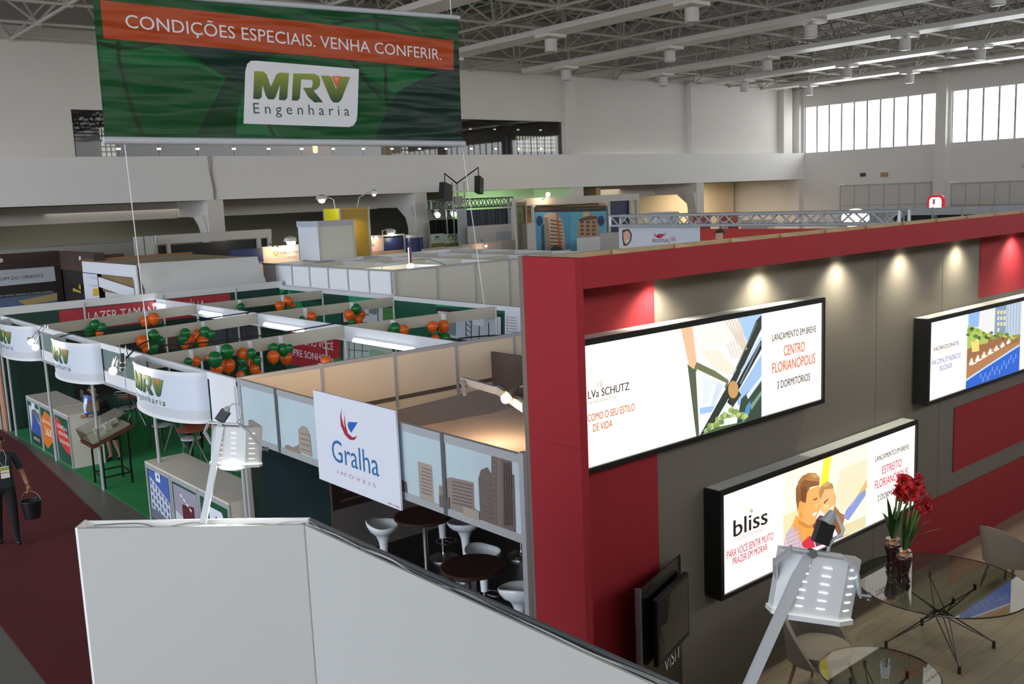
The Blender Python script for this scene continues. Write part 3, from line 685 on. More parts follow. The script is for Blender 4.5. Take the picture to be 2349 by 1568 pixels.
# glass tables
def glass_table(label, c, r, feet, h=.76):
    o = thing('glass_table', label, 'table', (c[0], c[1], .02))
    m = MB(); m.lathe([(r - .004, h - .014), (r, h - .011), (r, h - .003), (r - .004, h)], (c[0], c[1], 0), glass('dfe6e2', .01, .92, .1), 64); m.build('tabletop', o)
    m = MB(); k = 64
    m.tube([(c[0] + (r + .002) * math.cos(2 * PI * i / k), c[1] + (r + .002) * math.sin(2 * PI * i / k), h - .007) for i in range(k + 1)], .007, M('1d2a26', .2), 6); m.build('glass_edge', o)
    rod = M('4a4644', .3, .7)
    for i in range(4):
        a = PI / 4 + feet[1] + i * PI / 2; F = V((c[0] + feet[0] * math.cos(a), c[1] + feet[0] * math.sin(a), .0))
        T = V((c[0] - feet[0] * .62 * math.cos(a), c[1] - feet[0] * .62 * math.sin(a), h - .02))
        m = MB(); m.tube([F + V((0, 0, .02)), F + V((0, 0, .1))], .018, rod, 8)
        for d in (-.55, 0, .55):
            hub = V((c[0] + .07 * math.cos(a + d * 2), c[1] + .07 * math.sin(a + d * 2), .42 + .03 * d)); m.tube([F + V((0, 0, .09)), hub], .007, rod, 6)
        m.build('leg', o, smooth=True)
        m = MB()
        for d in (-.6, .6):
            hub = V((c[0] + .07 * math.cos(a + d * 2), c[1] + .07 * math.sin(a + d * 2), .4)); m.tube([hub, T - V((0, 0, .05))], .006, rod, 6)
        m.tube([T - V((0, 0, .06)), T], .016, rod, 8); m.build('support', o, smooth=True)
    m = MB(); m.tube([(c[0] + .07 * math.cos(2 * PI * i / 12), c[1] + .07 * math.sin(2 * PI * i / 12), .41) for i in range(13)], .008, rod, 6); m.build('hub_ring', o)
    return o
glass_table('large round glass table on crossed wire legs, two vases of flowers on it', (9.66, 4.58), .86, (.56, .0))
glass_table('small round glass table beside the grey chair, pen cup on it', (7.43, 4.05), .5, (.42, .2))

def vase(label, px, py, h):
    b = PZ(px, py, .762); o = thing('vase', label, 'vase', b); s = h / .36
    dk = M('2e1214', .08, spec=.8)
    m = MB(); m.lathe([(.055 * s, 0), (.075 * s, .02 * s), (.068 * s, .05 * s), (.055 * s, .09 * s), (.062 * s, .16 * s), (.085 * s, .25 * s), (.088 * s, .29 * s), (.07 * s, .325 * s), (.06 * s, .335 * s)], b, dk, 24); m.build('body', o, smooth=True)
    m = MB(); m.lathe([(.06 * s, .33 * s), (.062 * s, .35 * s), (.075 * s, .375 * s), (.078 * s, .38 * s)], b, glass('e8ddd2', .03, .85, .12), 24); m.build('neck', o, smooth=True)
    m = MB(); m.ball(b + V((-.012, -.012, .335 * s)), .058 * s, M('c39a78', .6, noise=.2, scale=40), 14, 8, .9); m.build('bulb', o, smooth=True)
    return b, s
b1, s1 = vase('dark glass vase holding a red amaryllis, nearer the rim of the glass table', 2072, 1336, .345)
b2, s2 = vase('dark glass vase standing closer to the booth wall on the glass table', 2047, 1307, .345)
def bouquet(label, base, h0, heads, leaves, seed):
    o = thing('amaryllis', label, 'flower', base + V((0, 0, h0))); k = depth(base) / FPX; rn = random.Random(seed)
    B = base + V((0, 0, h0)); side = V((rt.x, rt.y, 0)).normalized(); fo = V((fw.x, fw.y, 0)).normalized()
    bp = (IW / 2 + FPX * (base - EYE).dot(rt) / depth(base), IH / 2 - FPX * (base - EYE).dot(up) / depth(base))
    def W(px, py, d=0.): return base + side * ((px - bp[0]) + (bp[1] - py) * .03) * k + V((0, 0, (bp[1] - py) * k * 1.01)) + fo * d
    gm, gd = M('3f6a30', .5, noise=.25, scale=20), M('2c4d26', .5, noise=.25, scale=20)
    rm = M('b3141c', .55, noise=.25, scale=30); rd = M('5a0a10', .6)
    for (x, y, d) in leaves:
        T = W(x, y, d); m = MB(); n = 8; pts = []
        for i in range(n + 1):
            t = i / n; p = B.lerp(T, t) + V((0, 0, .07 * math.sin(PI * t))); w = (.02 + .022 * math.sin(PI * min(1, t * 1.15))) * (1 - t ** 3) + .001
            sd = side if rn.random() > 2 else (side * .8 + fo * .6).normalized(); pts.append((p - sd * w, p + fo * .006, p + sd * w))
        for a, b in zip(pts, pts[1:]): m.add([a[0], a[1], a[2], b[2], b[1], b[0]], [(0, 1, 4, 5), (1, 2, 3, 4)], gm if rn.random() > .4 else gd)
        m.build('leaf', o, smooth='all')
    for (x, y, d) in heads:
        T = W(x, y, d); m = MB(); m.tube([B - V((0, 0, .03)), B.lerp(T, .5) + V((0, 0, .02)), T], .011, M('5c7f45', .5), 7); m.build('stem', o, smooth=True)
        m = MB(); ax = (V((rn.uniform(-.6, .6), -.8 + rn.uniform(-.4, .3), rn.uniform(.0, .6)))).normalized(); e1 = ax.orthogonal().normalized(); e2 = ax.cross(e1)
        for i in range(6):
            a = i * PI / 3 + rn.uniform(-.15, .15); dr = e1 * math.cos(a) + e2 * math.sin(a); tg = ax.cross(dr); R = .1 if i % 2 else .088
            rows = []
            for k8 in range(9):
                t = k8 / 8; w = .05 * math.sin(PI * min(1, .12 + t * .88)) ** .8 + .002; up_ = -.05 + .11 * math.sin(t * 2.2) - .03 * t * t
                p = T + dr * R * 1.05 * t + ax * up_; rows.append([p + tg * w * x_ + ax * (.012 * x_ * x_ - .004 * (1 - abs(x_))) for x_ in (-1, -.5, 0, .5, 1)])
            k0 = len(m.v); im = m.mi(rm); m.v += [v_ for r1 in rows for v_ in r1]
            for i8 in range(8):
                for j8 in range(4): m.f.append([k0 + i8 * 5 + j8, k0 + i8 * 5 + j8 + 1, k0 + i8 * 5 + j8 + 6, k0 + i8 * 5 + j8 + 5]); m.m.append(im)
        m.ball(T - ax * .02, .022, rd, 8, 5); m.build('flower_head', o, smooth='all')
cc = lambda x, y: (1749 + x / 3.915, 900 + y / 3.915)
bouquet('red amaryllis with strap leaves in the vase nearer the rim of the glass table', b1, .34 * 1.0,
        [(*cc(1300, 890), 0), (*cc(1390, 880), .05), (*cc(1350, 995), -.06), (*cc(1430, 985), .0), (*cc(1395, 1020), .04)],
        [(*cc(1470, 1055), .1), (*cc(1480, 1150), .0), (*cc(1565, 1205), -.05), (*cc(1390, 1080), .05), (*cc(1300, 1040), -.05), (*cc(1255, 1020), .05), (*cc(1410, 1120), -.1)], 3)
bouquet('red amaryllis rising highest, in the vase closer to the booth wall', b2, .34 * 1.0,
        [(*cc(1175, 880), 0), (*cc(1250, 800), .05), (*cc(1340, 785), .0), (*cc(1290, 830), -.07), (*cc(1225, 945), .05), (*cc(1215, 870), -.05)],
        [(*cc(1082, 905), .0), (*cc(1062, 1070), .05), (*cc(1158, 1010), .0), (*cc(1200, 1050), -.08), (*cc(1240, 1000), .08), (*cc(1130, 1090), -.1)], 8)
# pen cup
b = PZ(2030, 1552, .762)
o = thing('pen_cup', 'translucent white cup of pens on the small glass table', 'cup', b)
m = MB(); m.lathe([(.032, 0), (.042, .105), (.039, .105), (.03, .004)], b, M('dfe3ea', .3, alpha=.75), 18); m.build('cup', o, smooth=True)
for i, (dx, dy, c) in enumerate(((-.025, .01, 'c8c8d0'), (.015, .02, '9aa0a8'), (.028, -.005, 'e0e0e4'), (-.01, -.02, 'b0b4bc'), (.02, .0, '3a3a44'))):
    m = MB(); m.tube([b + V((dx * .3, dy * .3, .01)), b + V((dx * 1.9, dy * 1.9, .155))], .005, M(c, .4), 6)
    tag(m.build('pen'), ['silver pen leaning over the rim of the white cup', 'grey pen at the wall side of the white cup', 'white pen leaning far out of the white cup', 'pale pen at the front of the white cup', 'dark pen standing in the white cup'][i], 'pen', 'pens in the cup')

def armchair(label, loc, rz):
    o = thing('armchair', label, 'chair', loc, rz)
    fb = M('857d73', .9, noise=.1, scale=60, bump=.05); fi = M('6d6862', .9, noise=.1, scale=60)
    m = MB(); m.lathe([(.2, .36), (.25, .37), (.265, .41), (.26, .455), (.2, .48), (.001, .485)], (0, .02, 0), fb, 28, None, 1.05, 1.0); m.build('seat', o, smooth=True, local=True)
    def shell(rad, z0, hmax, mat, name, inn):
        m = MB(); rows = []
        n = 22
        for i in range(n + 1):
            a = math.radians(-25 + 230 * i / n); edge = abs(i / n - .5) * 2; h = hmax * (1 - .62 * edge ** 2.2)
            rows.append([V((rad * (1 + .14 * t) * math.cos(a) * 1.02, rad * (1 + .14 * t) * math.sin(a), z0 + (h - z0) * t)) for t in (0, .33, .66, 1)])
        m.grid(rows, mat)
        return rows, m
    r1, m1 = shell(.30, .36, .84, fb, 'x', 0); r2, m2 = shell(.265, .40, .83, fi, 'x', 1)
    for a, b, c, d in zip(r1, r1[1:], r2, r2[1:]): m1.add([a[3], b[3], d[3], c[3]], [(0, 1, 2, 3)], fb)
    for k in (0, -1):
        for j in range(3): m1.add([r1[k][j], r1[k][j + 1], r2[k][j + 1], r2[k][j]], [(0, 1, 2, 3)], fb)
    m1.build('backrest', o, smooth=True, local=True)
    m2.build('back_lining', o, smooth=True, local=True)
    for sx in (-1, 1):
        for sy in (-1, 1): m = MB(); m.tube([(sx * .15, sy * .15, .37), (sx * .23, sy * .22, 0)], [.018, .011], M('8a6b4a', .5), 8); m.build('leg', o, smooth=True, local=True)
    return o
armchair('grey upholstered tub chair between the booth wall and the small glass table', (7.93, 4.92, .02), math.radians(4)).scale = (1.13, 1.13, 1.1)
armchair('grey upholstered tub chair cut by the picture edge, beyond the glass table', (11.72, 4.72, .02), math.radians(75))

# black information stand with a screen
A, B = PZ(1471, 1350, 1.62), PZ(1561, 1271, 1.62); A.z = B.z = 0; u_ = (B - A).normalized(); n_ = V((u_.y, -u_.x, 0))
W_ = (B - A).length
st = thing('info_stand', 'glossy black information stand with a screen, beside the red panel', 'stand', A.lerp(B, .5) + V((0, 0, .02)))
m = MB(); m.obox(A + V((0, 0, .02)), u_ * W_, -n_ * .012, (0, 0, 1.6), M('0c0c0d', .15)); m.build('board', st)
m = MB(); m.obox(A - u_ * .03 + V((0, 0, .02)), u_ * .03, -n_ * .05, (0, 0, 1.6), STEEL); m.build('side_post', st)
m = MB(); S0 = A + u_ * .16 + n_ * .03; SW = W_ - .17; m.obox(S0 + V((0, 0, .84)), u_ * SW, n_ * .05, V((0, 0, .62)) , BLACK); m.obox(S0 - n_ * .03 + u_ * .2 + V((0, 0, 1.)), u_ * .3, n_ * .03, V((0, 0, .3)), BLACK); m.build('screen_case', st)
m = MB(); m.poly([S0 + n_ * .052 + u_ * a + V((0, 0, z)) for a, z in ((.025, .89), (SW - .025, .89), (SW - .025, 1.43), (.025, 1.43))], M('2a2826', .05)); m.build('screen', st)
m = MB(); m.text('ViSiT', A + u_ * .46 + n_ * .003 + V((0, 0, .63)), A + u_ * (W_ - .04) + n_ * .003 + V((0, 0, .63)), .13, M('d8d8d8', .5)); m.build('lettering', st)
m = MB(); m.obox(A - u_ * .02 + n_ * .3 + V((0, 0, .02)), u_ * (W_ + .02), -n_ * .32, (0, 0, .02), M('141415', .3)); m.build('base_plate', st)
A2 = PZ(1579, 1590, .06); B2 = A2 + u_ * .17
m = MB(); m.text('A', A2, B2, .3, M('e6e6e6', .5)); o = m.build('letter_board')
ls = thing('letter_sign', 'white letter A standing at the foot of the black information stand', 'letter', A2 - V((0, 0, .04)))
o.parent = ls; o.location = -V(ls.location); o.name = 'letter_face'
m = MB(); m.obox(A2 - V((0, 0, .04)) - n_ * .02, u_ * .17, -n_ * .04, (0, 0, .045), BLACK); m.obox(A2 - n_ * .002, u_ * .17, -n_ * .012, (0, 0, .3), M('1a1a1b', .3)); m.build('stand_foot', ls)

# ================================================================== REAL-ESTATE BOOTH WITH THE SKYLINE FASCIA
o = thing('booth_floor', 'black booth floor under the white bar stools', 'floor', (7, 9, 0)); o['kind'] = 'structure'
m = MB(); m.box(5.22, 9.4, 6.08, 11.75, 0, .012, M('141214', .35)); m.build('floor_sheet', o)
gf = thing('fascia_frame', 'aluminium booth fascia printed with a brown city skyline on pale blue', 'booth fascia', (5.2, 8.9, 0))
YA, YB = 6.1, 11.66
pr = Print('x', 5.175, .00025, 0, .55)
pr.rect(YA + .02, YB, 2.1, 2.74, M('b9cbd2', .5, noise=.15, scale=1.2))
br1, br2, br3 = 'a3968b', '6d5f58', '8d7f76'
pr.poly([(958, 1057), (991, 1067), (997, 1160), (963, 1142)], br1)
for i in range(8): pr.poly([(966, 1070 + i * 8), (990, 1078 + i * 8), (990, 1081 + i * 8), (966, 1073 + i * 8)], '7d7068')
pr.poly([(920, 1100), (933, 1105), (936, 1138), (921, 1130)], br2)
pr.poly([(1007, 1112), (1021, 1116), (1021, 1098), (1034, 1094), (1086, 1106), (1088, 1160), (1098, 1192), (1008, 1162)], br3)
for i in range(7): pr.poly([(1038, 1102 + i * 8), (1084, 1113 + i * 8), (1084, 1116 + i * 8), (1038, 1105 + i * 8)], '665a54')
pr.poly([(1097, 1098), (1103, 1077), (1117, 1071), (1127, 1088), (1127, 1040), (1140, 1041), (1172, 1051), (1173, 1086), (1179, 1089), (1183, 1222), (1102, 1192)], br2)
pr.poly([(1140, 1042), (1150, 1046), (1153, 1208), (1141, 1204)], '7c6e66')
pr.poly([(1183, 1120), (1200, 1125), (1201, 1228), (1184, 1222)], 'c4d4da')
pr.poly([(684, 985), (692, 976), (703, 980), (711, 1000), (716, 1048), (686, 1036)], br1)
pr.poly([(652, 1022), (660, 1020), (672, 1026), (684, 1020), (690, 1044), (655, 1030)], br3)
pr.poly([(569, 963), (577, 962), (598, 976), (600, 1006), (573, 996)], br3)
for i in range(12): pr.poly([(1129, 1050 + i * 13), (1139, 1053 + i * 13), (1139, 1055 + i * 13), (1129, 1052 + i * 13)], '82756d')
for i in range(10): pr.poly([(1104, 1090 + i * 10), (1125, 1097 + i * 10), (1125, 1099 + i * 10), (1104, 1092 + i * 10)], '7a6d66')
for i in range(5): pr.poly([(1154 + i * 4, 1060), (1156 + i * 4, 1061), (1158 + i * 4, 1205), (1156 + i * 4, 1204)], '62554e')
pr.poly([(1007, 1135), (1030, 1142), (1030, 1168), (1008, 1162)], br2); pr.poly([(1062, 1160), (1098, 1172), (1100, 1194), (1064, 1182)], br1)
for i in range(4): pr.poly([(688, 992 + i * 12), (710, 998 + i * 12), (710, 1000 + i * 12), (688, 994 + i * 12)], '8a7d74')
pr.build('printed_panel', gf)
m = MB(); m.box(5.176, 5.2, YA, YB, 2.1, 2.74, M('c8ccd0', .5)); m.build('backing_panel', gf)
m = MB(); m.box(5.165, 5.21, YA - .02, YB + .02, 2.74, 2.82, ALU); m.build('top_rail', gf)
m = MB(); m.box(5.165, 5.21, YA - .02, YB + .02, 2.02, 2.1, ALU); m.build('bottom_rail', gf)
for px, py in ((630, 890), (1013, 996)):
    y = PX(px, py, 5.16).y; m = MB(); m.box(5.155, 5.164, y - .025, y + .025, 2.02, 2.82, M('77797c', .4, .6)); m.build('mullion', gf)
for y in (6.1, 11.7): m = MB(); m.box(5.16, 5.22, y - .03, y + .03, 0, 2.84, ALU); m.build('post', gf)
sg = thing('sign_board', 'slanted white sign board lettered in blue, on the skyline fascia', 'sign', (5.1, 8.8, 1.95))
A, B, C_, D_ = [PX(*p, 5.1) for p in ((713, 892), (905, 943), (921, 1175), (736, 1096))]
y0, y1, z0, z1 = (A.y + D_.y) / 2, (B.y + C_.y) / 2, (C_.z + D_.z) / 2, (A.z + B.z) / 2
m = MB(); m.box(5.103, 5.125, y1, y0, z0, z1, M('dfe2ee', .45)); m.build('board', sg)
p = Print('x', 5.1025, .00025, 0, .5)
g = lambda *pts: q(*pts, s=3.356, o=(600, 800))
p.poly(g((615, 455), (604, 520), (610, 590), (640, 660), (680, 700), (715, 700), (738, 670), (700, 680), (660, 645), (630, 580), (614, 520)), 'a8283a')
p.poly(g((640, 500), (634, 560), (645, 620), (668, 655), (652, 610), (643, 560)), 'a8283a')
p.poly(g((668, 560), (740, 565), (712, 610), (690, 645), (668, 610), (662, 585)), '2b62b8')
p.text('Gralha', (763, 1056), (870, 1092), 48, '2a6aa0')
p.text('I M Ó V E I S', (774.3, 1086), (862, 1118), 8, 'b88a9a'); p.text('CRECI 3606', (889, 1155), (917, 1165), 4, 'a8405a')
p.build('printed_face', sg)
m = MB(); m.box(5.126, 5.164, 8.2, 8.25, 2.5, 2.78, ALU); m.box(5.126, 5.164, 9.2, 9.25, 2.5, 2.78, ALU); m.build('hanger', sg)
# walls
pw = thing('partition_wall', 'cream booth partition glowing orange from a warm lamp, behind the cloth canopy', 'wall', (8, 11.78, 0))
m = MB(); m.box(5.23, 12.3, 11.75, 11.78, 0, 2.78, M('e3d2bc', .16, noise=.02, scale=2)); m.build('panel', pw)
m = MB(); m.box(5.23, 12.3, 11.735, 11.79, 2.78, 2.83, ALU); m.build('top_rail', pw)
m = MB(); m.box(5.23, 12.3, 11.735, 11.749, 2.12, 2.18, M('5a5650', .5)); m.build('shadow_strip', pw)  # dark strip put in for the shadow gap below the panels
for px, py in ((737, 835), (897, 807), (1046, 786), (1183, 765)):
    x = PZ(px, py, 2.83).x; m = MB(); m.box(x - .025, x + .025, 11.73, 11.8, 2.0, 2.84, ALU); m.build('post', pw)
m = MB(); m.box(6.4, 9.4, 11.742, 11.7485, .01, 1.9, M('6b655f', .5, noise=.5, scale=1.2)); tag(m.build('mural_print'), 'grey-brown printed mural fading behind the white bar stools', 'mural')
m = MB(); m.box(5.23, 6.39, 11.742, 11.7485, .01, 2.0, M('30474c', .5, noise=.7, scale=.9)); tag(m.build('mural_print'), 'dark teal printed mural below the skyline fascia, beside the sign board', 'mural')
bwl = thing('booth_wall', 'brown mural wall at the back of the booth with bar stools', 'wall', (9.4, 9, 0))
m = MB(); m.box(9.4, 9.44, 6.08, 11.73, 0, 2.6, M('574a44', .6, noise=.5, scale=1.4)); m.build('wall_board', bwl)
m = MB(); m.box(5.34, 9.4, 6.08, 6.1, 0, 2.8, M('a99a8a', .7)); tag(m.build('side_wall'), 'warm grey wall closing the stool booth behind the red column', 'wall')
m = MB(); p = Print('y', 11.738, .0004); p.rect(6.42, 7.3, .72, 1.75, '2e211e')
for i in range(7): p.rect(6.55 + (i % 2) * .05, 7.15, .82 + i * .12, .85 + i * .12, '6a4a40')
tag(p.mb.build('poster', fix=False), 'dark brown poster with lines of text behind the sign board', 'poster')
# cloth canopy
def canopy(label, cx, seed, group='cloth canopies over the stool booth'):
    (a, b, c, d), lift = cx, .0
    m = MB(); n = 18; cl = M('a89fa0', .85)
    for i in range(n + 1):
        for j in range(n + 1):
            s_, t = i / n, j / n
            e1 = .18 * math.sin(PI * t) * 4 * s_ * (1 - s_)   # edges bow inward
            P = V(a).lerp(V(b), s_).lerp(V(d).lerp(V(c), s_), t)
            ctr = (V(a) + V(b) + V(c) + V(d)) / 4; k = 1 - .16 * (1 - (abs(2 * s_ - 1) * abs(2 * t - 1)))* max(abs(2 * s_ - 1), abs(2 * t - 1))
            P = ctr + (P - ctr) * k; P.z -= .1 * (1 - abs(2 * s_ - 1)) * (1 - abs(2 * t - 1)); m.v.append(P)
    i0 = m.mi(cl)
    for i in range(n):
        for j in range(n): m.f.append([i * (n + 1) + j, (i + 1) * (n + 1) + j, (i + 1) * (n + 1) + j + 1, i * (n + 1) + j + 1]); m.m.append(i0)
    o = m.build('cloth_canopy', smooth='all'); return tag(o, label, 'canopy', group)
canopy('wide grey cloth canopy stretched behind the blue-lettered sign, lit by the warm lamp', ((5.3, 6.2, 2.35), (9.3, 6.2, 2.35), (9.2, 9.2, 2.42), (5.35, 9.6, 2.3)), 1)
canopy('grey cloth canopy stretched under the orange partition wall', ((5.3, 8.8, 1.95), (9.3, 8.9, 2.2), (9.3, 11.98, 2.02), (5.35, 11.98, 1.9)), 2)
m = MB(); p0 = PZ(1060, 872, 2.72); m.bar(p0, PZ(1140, 895, 2.72), .05, .09, ALU); m.bar(PZ(1140, 893, 2.72), PZ(1203, 935, 2.72), .05, .1, ALU); m.bar(PZ(1066, 905, 2.6), PZ(1060, 872, 2.74), .04, .04, ALU)
tag(m.build('support_rail'), 'aluminium rail over the cloth canopy, beside the warm lamp', 'rail')
m = MB(); m.bar(V((6.4, 6.12, 2.6)), V((7.2, 8.2, 2.62)), .03, .03, M('b98a5a', .6)); tag(m.build('cloth_batten'), 'wooden batten holding the cloth canopy beside the red column', 'batten')
lp = PZ(1160, 914, 2.78)
wl = thing('clip_lamp', 'glowing warm clip lamp over the cloth canopy beside the red column', 'lamp', lp)
m = MB(); m.ball(lp, .055, M('ffc98a', .3, 0, 25.), 14, 8); m.build('bulb', wl, smooth=True)
m = MB(); m.tube([lp + V((.04, .0, .03)), lp + V((.16, -.02, .1))], [.06, .035], M('9a958c', .3, .7), 12); m.build('lamp_shade', wl, smooth=True)
m = MB(); m.tube([lp + V((.16, -.02, .1)), lp + V((.3, -.2, .18)), lp + V((.45, -.5, -.02))], .012, STEEL, 6); m.build('arm', wl)
light('clip_lamp_glow', 'POINT', lp + V((-.12, -.02, -.02)), 24, (1, .66, .36), wl, size=.06)
for px, py, e in ((830, 945, 26),):
    p = PX(px, py, 5.75)
    k = thing('clip_lamp', 'small warm clip lamp hidden behind the blue-lettered sign board', 'lamp', p)
    m = MB(); m.tube([p, p + V((0, -.1, .04))], [.045, .03], STEEL, 10); m.build('lamp_shade', k); m = MB(); m.ball(p + V((0, .03, -.01)), .03, M('ffc98a', .3, 0, 15.), 10, 6); m.build('bulb', k)
    m = MB(); m.tube([p + V((0, -.1, .04)), p + V((-.3, .0, .12)), (5.2, p.y, 2.8)], .01, STEEL, 6); m.build('arm', k)
    light('clip_lamp_glow', 'POINT', p + V((0, .1, -.05)), e, (1, .66, .36), k, size=.04)

# bar tables and stools
def bar_table(label, px, py, r=.36):
    c = PZ(px, py, 1.05); o = thing('bar_table', label, 'table', (c.x, c.y, .012), 0, 'round bar tables')
    m = MB(); m.lathe([(r - .01, 1.01), (r, 1.02), (r, 1.04), (r - .01, 1.05)], (c.x, c.y, 0), M('35211c', .3, noise=.25, scale=6), 40); m.build('tabletop', o, smooth=True)
    m = MB(); m.tube([(c.x, c.y, .05), (c.x, c.y, 1.01)], .032, CHROME, 14); m.build('pole', o, smooth=True)
    m = MB(); m.lathe([(.22, .012), (.22, .022), (.12, .04), (.04, .06)], (c.x, c.y, 0), CHROME, 28); m.build('base', o, smooth=True)
bar_table('dark round bar table under the lower rail of the skyline fascia', 972, 1180, .38)
bar_table('dark round bar table beside the display wall edge, white stool behind it', 1085, 1296, .36)
def bar_stool(label, loc, rz, proto=[None]):
    if proto[0] is not None: return clone(proto[0], loc, rz, label)
    o = thing('bar_stool', label, 'stool', loc, rz, 'white bar stools of the skyline booth'); wp = M('dadde2', .25)
    m = MB(); rows = []
    n = 26
    for rr, zz in ((.03, .0), (.1, .005), (.17, .035), (.21, .085), (.222, .125)):
        ring = []
        for a in range(n):
            t = 2 * PI * a / n; bk = max(0, math.sin(t)); ring.append(V((rr * math.cos(t) * 1.08, rr * math.sin(t), .66 + zz * (1 + .5 * bk ** 1.5))))
        rows.append(ring)
    inner = [[V((p.x * .93, p.y * .93, p.z + .012)) for p in ring] for ring in rows[::-1]]
    allr = rows + inner
    m.grid(allr, wp, True); m.build('seat', o, smooth='all', local=True)
    m = MB(); m.lathe([(.045, .3), (.05, .42), (.062, .55), (.1, .645), (.12, .662)], (0, 0, 0), wp, 18); m.build('pedestal', o, smooth=True, local=True)
    m = MB(); m.tube([(0, 0, .02), (0, 0, .31)], .026, CHROME, 12); m.build('gas_column', o, smooth=True, local=True)
    m = MB(); k = 20; m.tube([(.14 * math.cos(2 * PI * i / k), .14 * math.sin(2 * PI * i / k) - .06, .26) for i in range(k + 1)], .011, CHROME, 8); m.tube([(0, 0, .26), (0, -.19, .26)], .01, CHROME, 6); m.build('footrest', o, smooth=True, local=True)
    m = MB(); m.lathe([(.21, .0), (.21, .012), (.1, .03), (.035, .06)], (0, 0, 0), CHROME, 28); m.build('base', o, smooth=True, local=True)
    proto[0] = o; return o
for (px, py, rz, lab) in ((878, 1212, 1.0, 'white bar stool under the blue-lettered sign board, alone by the mural'), (1066, 1203, -.6, 'white bar stool under the skyline fascia, beyond the dark table'),
                          (1012, 1165, .2, 'white bar stool half hidden by the dark table pole, chrome footring showing'), (1108, 1277, .3, 'white bar stool standing just behind the lower dark table'),
                          (1192, 1362, 2.2, 'white bar stool cut by the post of the red column'), (1192, 1160, .0, 'bar stool of which only the chrome base shows under the fascia')):
    s_ = PZ(px, py, .74); bar_stool(lab, (s_.x, s_.y, .012), rz)

# ================================================================== GREEN BUILDER'S BOOTH
def soft_cloth(c, rough=.5, bump=1.):
    m = bpy.data.materials.new('banner_cloth'); m.use_nodes = True; nt = m.node_tree; b = nt.nodes['Principled BSDF']
    b.inputs['Base Color'].default_value = (*srgb(c), 1); b.inputs['Roughness'].default_value = rough
    tc = nt.nodes.new('ShaderNodeNewGeometry'); mp = nt.nodes.new('ShaderNodeMapping'); mp.inputs['Rotation'].default_value = (0, .75, 0); mp.inputs['Scale'].default_value = (.35, 1, 2.6)
    nz = nt.nodes.new('ShaderNodeTexNoise'); nz.inputs['Scale'].default_value = .9; nz.inputs['Detail'].default_value = 2
    bp = nt.nodes.new('ShaderNodeBump'); bp.inputs['Strength'].default_value = bump; bp.inputs['Distance'].default_value = .3
    nt.links.new(tc.outputs['Position'], mp.inputs['Vector']); nt.links.new(mp.outputs[0], nz.inputs['Vector']); nt.links.new(nz.outputs['Fac'], bp.inputs['Height']); nt.links.new(bp.outputs['Normal'], b.inputs['Normal'])
    return m
YB_ = 15.2
bn = thing('hanging_banner', 'huge green banner with an orange band of white lettering, hung high over the booths', 'banner', (8.3, YB_, 6.05))
TL, TR, BL, BR = PY(211, -18, YB_), PY(1050, 44, YB_), PY(241, 314, YB_), PY(1060, 324, YB_)
gA, gB, gC, gD = [soft_cloth(c) for c in ('084c24', '063a1c', '0a6030', '0d2e24')]
m = MB(); m.slab([TL, TR, BR, BL], (0, .01, 0), gA); m.build('cloth', bn)
p = Print('y', YB_ - .002, .0004)
LOGO = [q(*t, s=2.936, o=(0, 0)) for t in (((1712, 478), (1770, 480), (1796, 500), (1824, 582), (1862, 500), (1885, 488), (1947, 492), (1935, 660), (1918, 676), (1878, 672), (1886, 570), (1856, 655), (1840, 670), (1805, 668), (1788, 640), (1768, 572), (1762, 655), (1745, 668), (1705, 665)),
    ((1975, 493), (2032, 495), (2020, 660), (2005, 678), (1965, 676)), ((2031, 495), (2120, 497), (2148, 512), (2157, 540), (2105, 545), (2095, 537), (2029, 534)), ((2104, 544), (2157, 540), (2155, 575), (2135, 600), (2114, 610), (2096, 592), (2106, 572)), ((2040, 590), (2097, 591), (2114, 611), (2176, 688), (2118, 690), (2075, 652)),
    ((2160, 508), (2216, 510), (2233, 520), (2263, 600), (2296, 520), (2314, 515), (2359, 518), (2300, 670), (2280, 690), (2246, 690), (2226, 668)))]
def logo_uv(pt): x, y = pt; return (x - 581) / 222., (227 + (x - 582) * .0411 - y) / 64.
c1 = lambda *pts: q(*pts, s=2.936, o=(0, 0)); c2 = lambda *pts: q(*pts, s=2.936, o=(700, 0))
p.poly([(213, -15), (470, 4), (600, 60), (600, 90), (500, 110), (222, 95)], gA)
p.poly(c1((655, 270), (1060, 310), (1540, 510), (1300, 905), (960, 905), (900, 700), (690, 440)), gC)
p.poly(c1((668, 430), (1340, 450), (1500, 530), (1330, 905), (712, 905)), gA)
p.poly(c1((1160, 290), (1900, 340), (1640, 500), (1640, 600)), gD)
p.poly(c1((1520, 520), (1640, 600), (1640, 830), (1600, 905), (1330, 905)), gB)
p.poly(c1((1640, 620), (1640, 830), (1830, 840), (1900, 915), (1590, 905), (1600, 750)), gC)
p.poly([(1000, 100), (1052, 110), (1059, 322), (860, 318), (900, 230)], gD)
p.poly([(820, 160), (905, 215), (930, 200), (1000, 165), (830, 150)], gC)
p.poly([(700, 40), (960, 60), (975, 85), (800, 68)], gC)
bl_ = soft_cloth('16301f')
def strip(pts, w):
    L = [(x - w / 2, y) for x, y in pts]; R_ = [(x + w / 2, y) for x, y in pts[::-1]]; p.poly(L + R_, bl_)
strip(c1((795, 255), (800, 400), (840, 560), (890, 740), (960, 905)), 9)
p.poly(c1((653, 270), (730, 295), (850, 310), (980, 300), (1090, 282), (1080, 300), (960, 328), (840, 335), (720, 320), (656, 295)), bl_)
strip(c1((1560, 520), (1440, 720), (1340, 905)), 11)
strip(c1((1810, 840), (1850, 920)), 9)
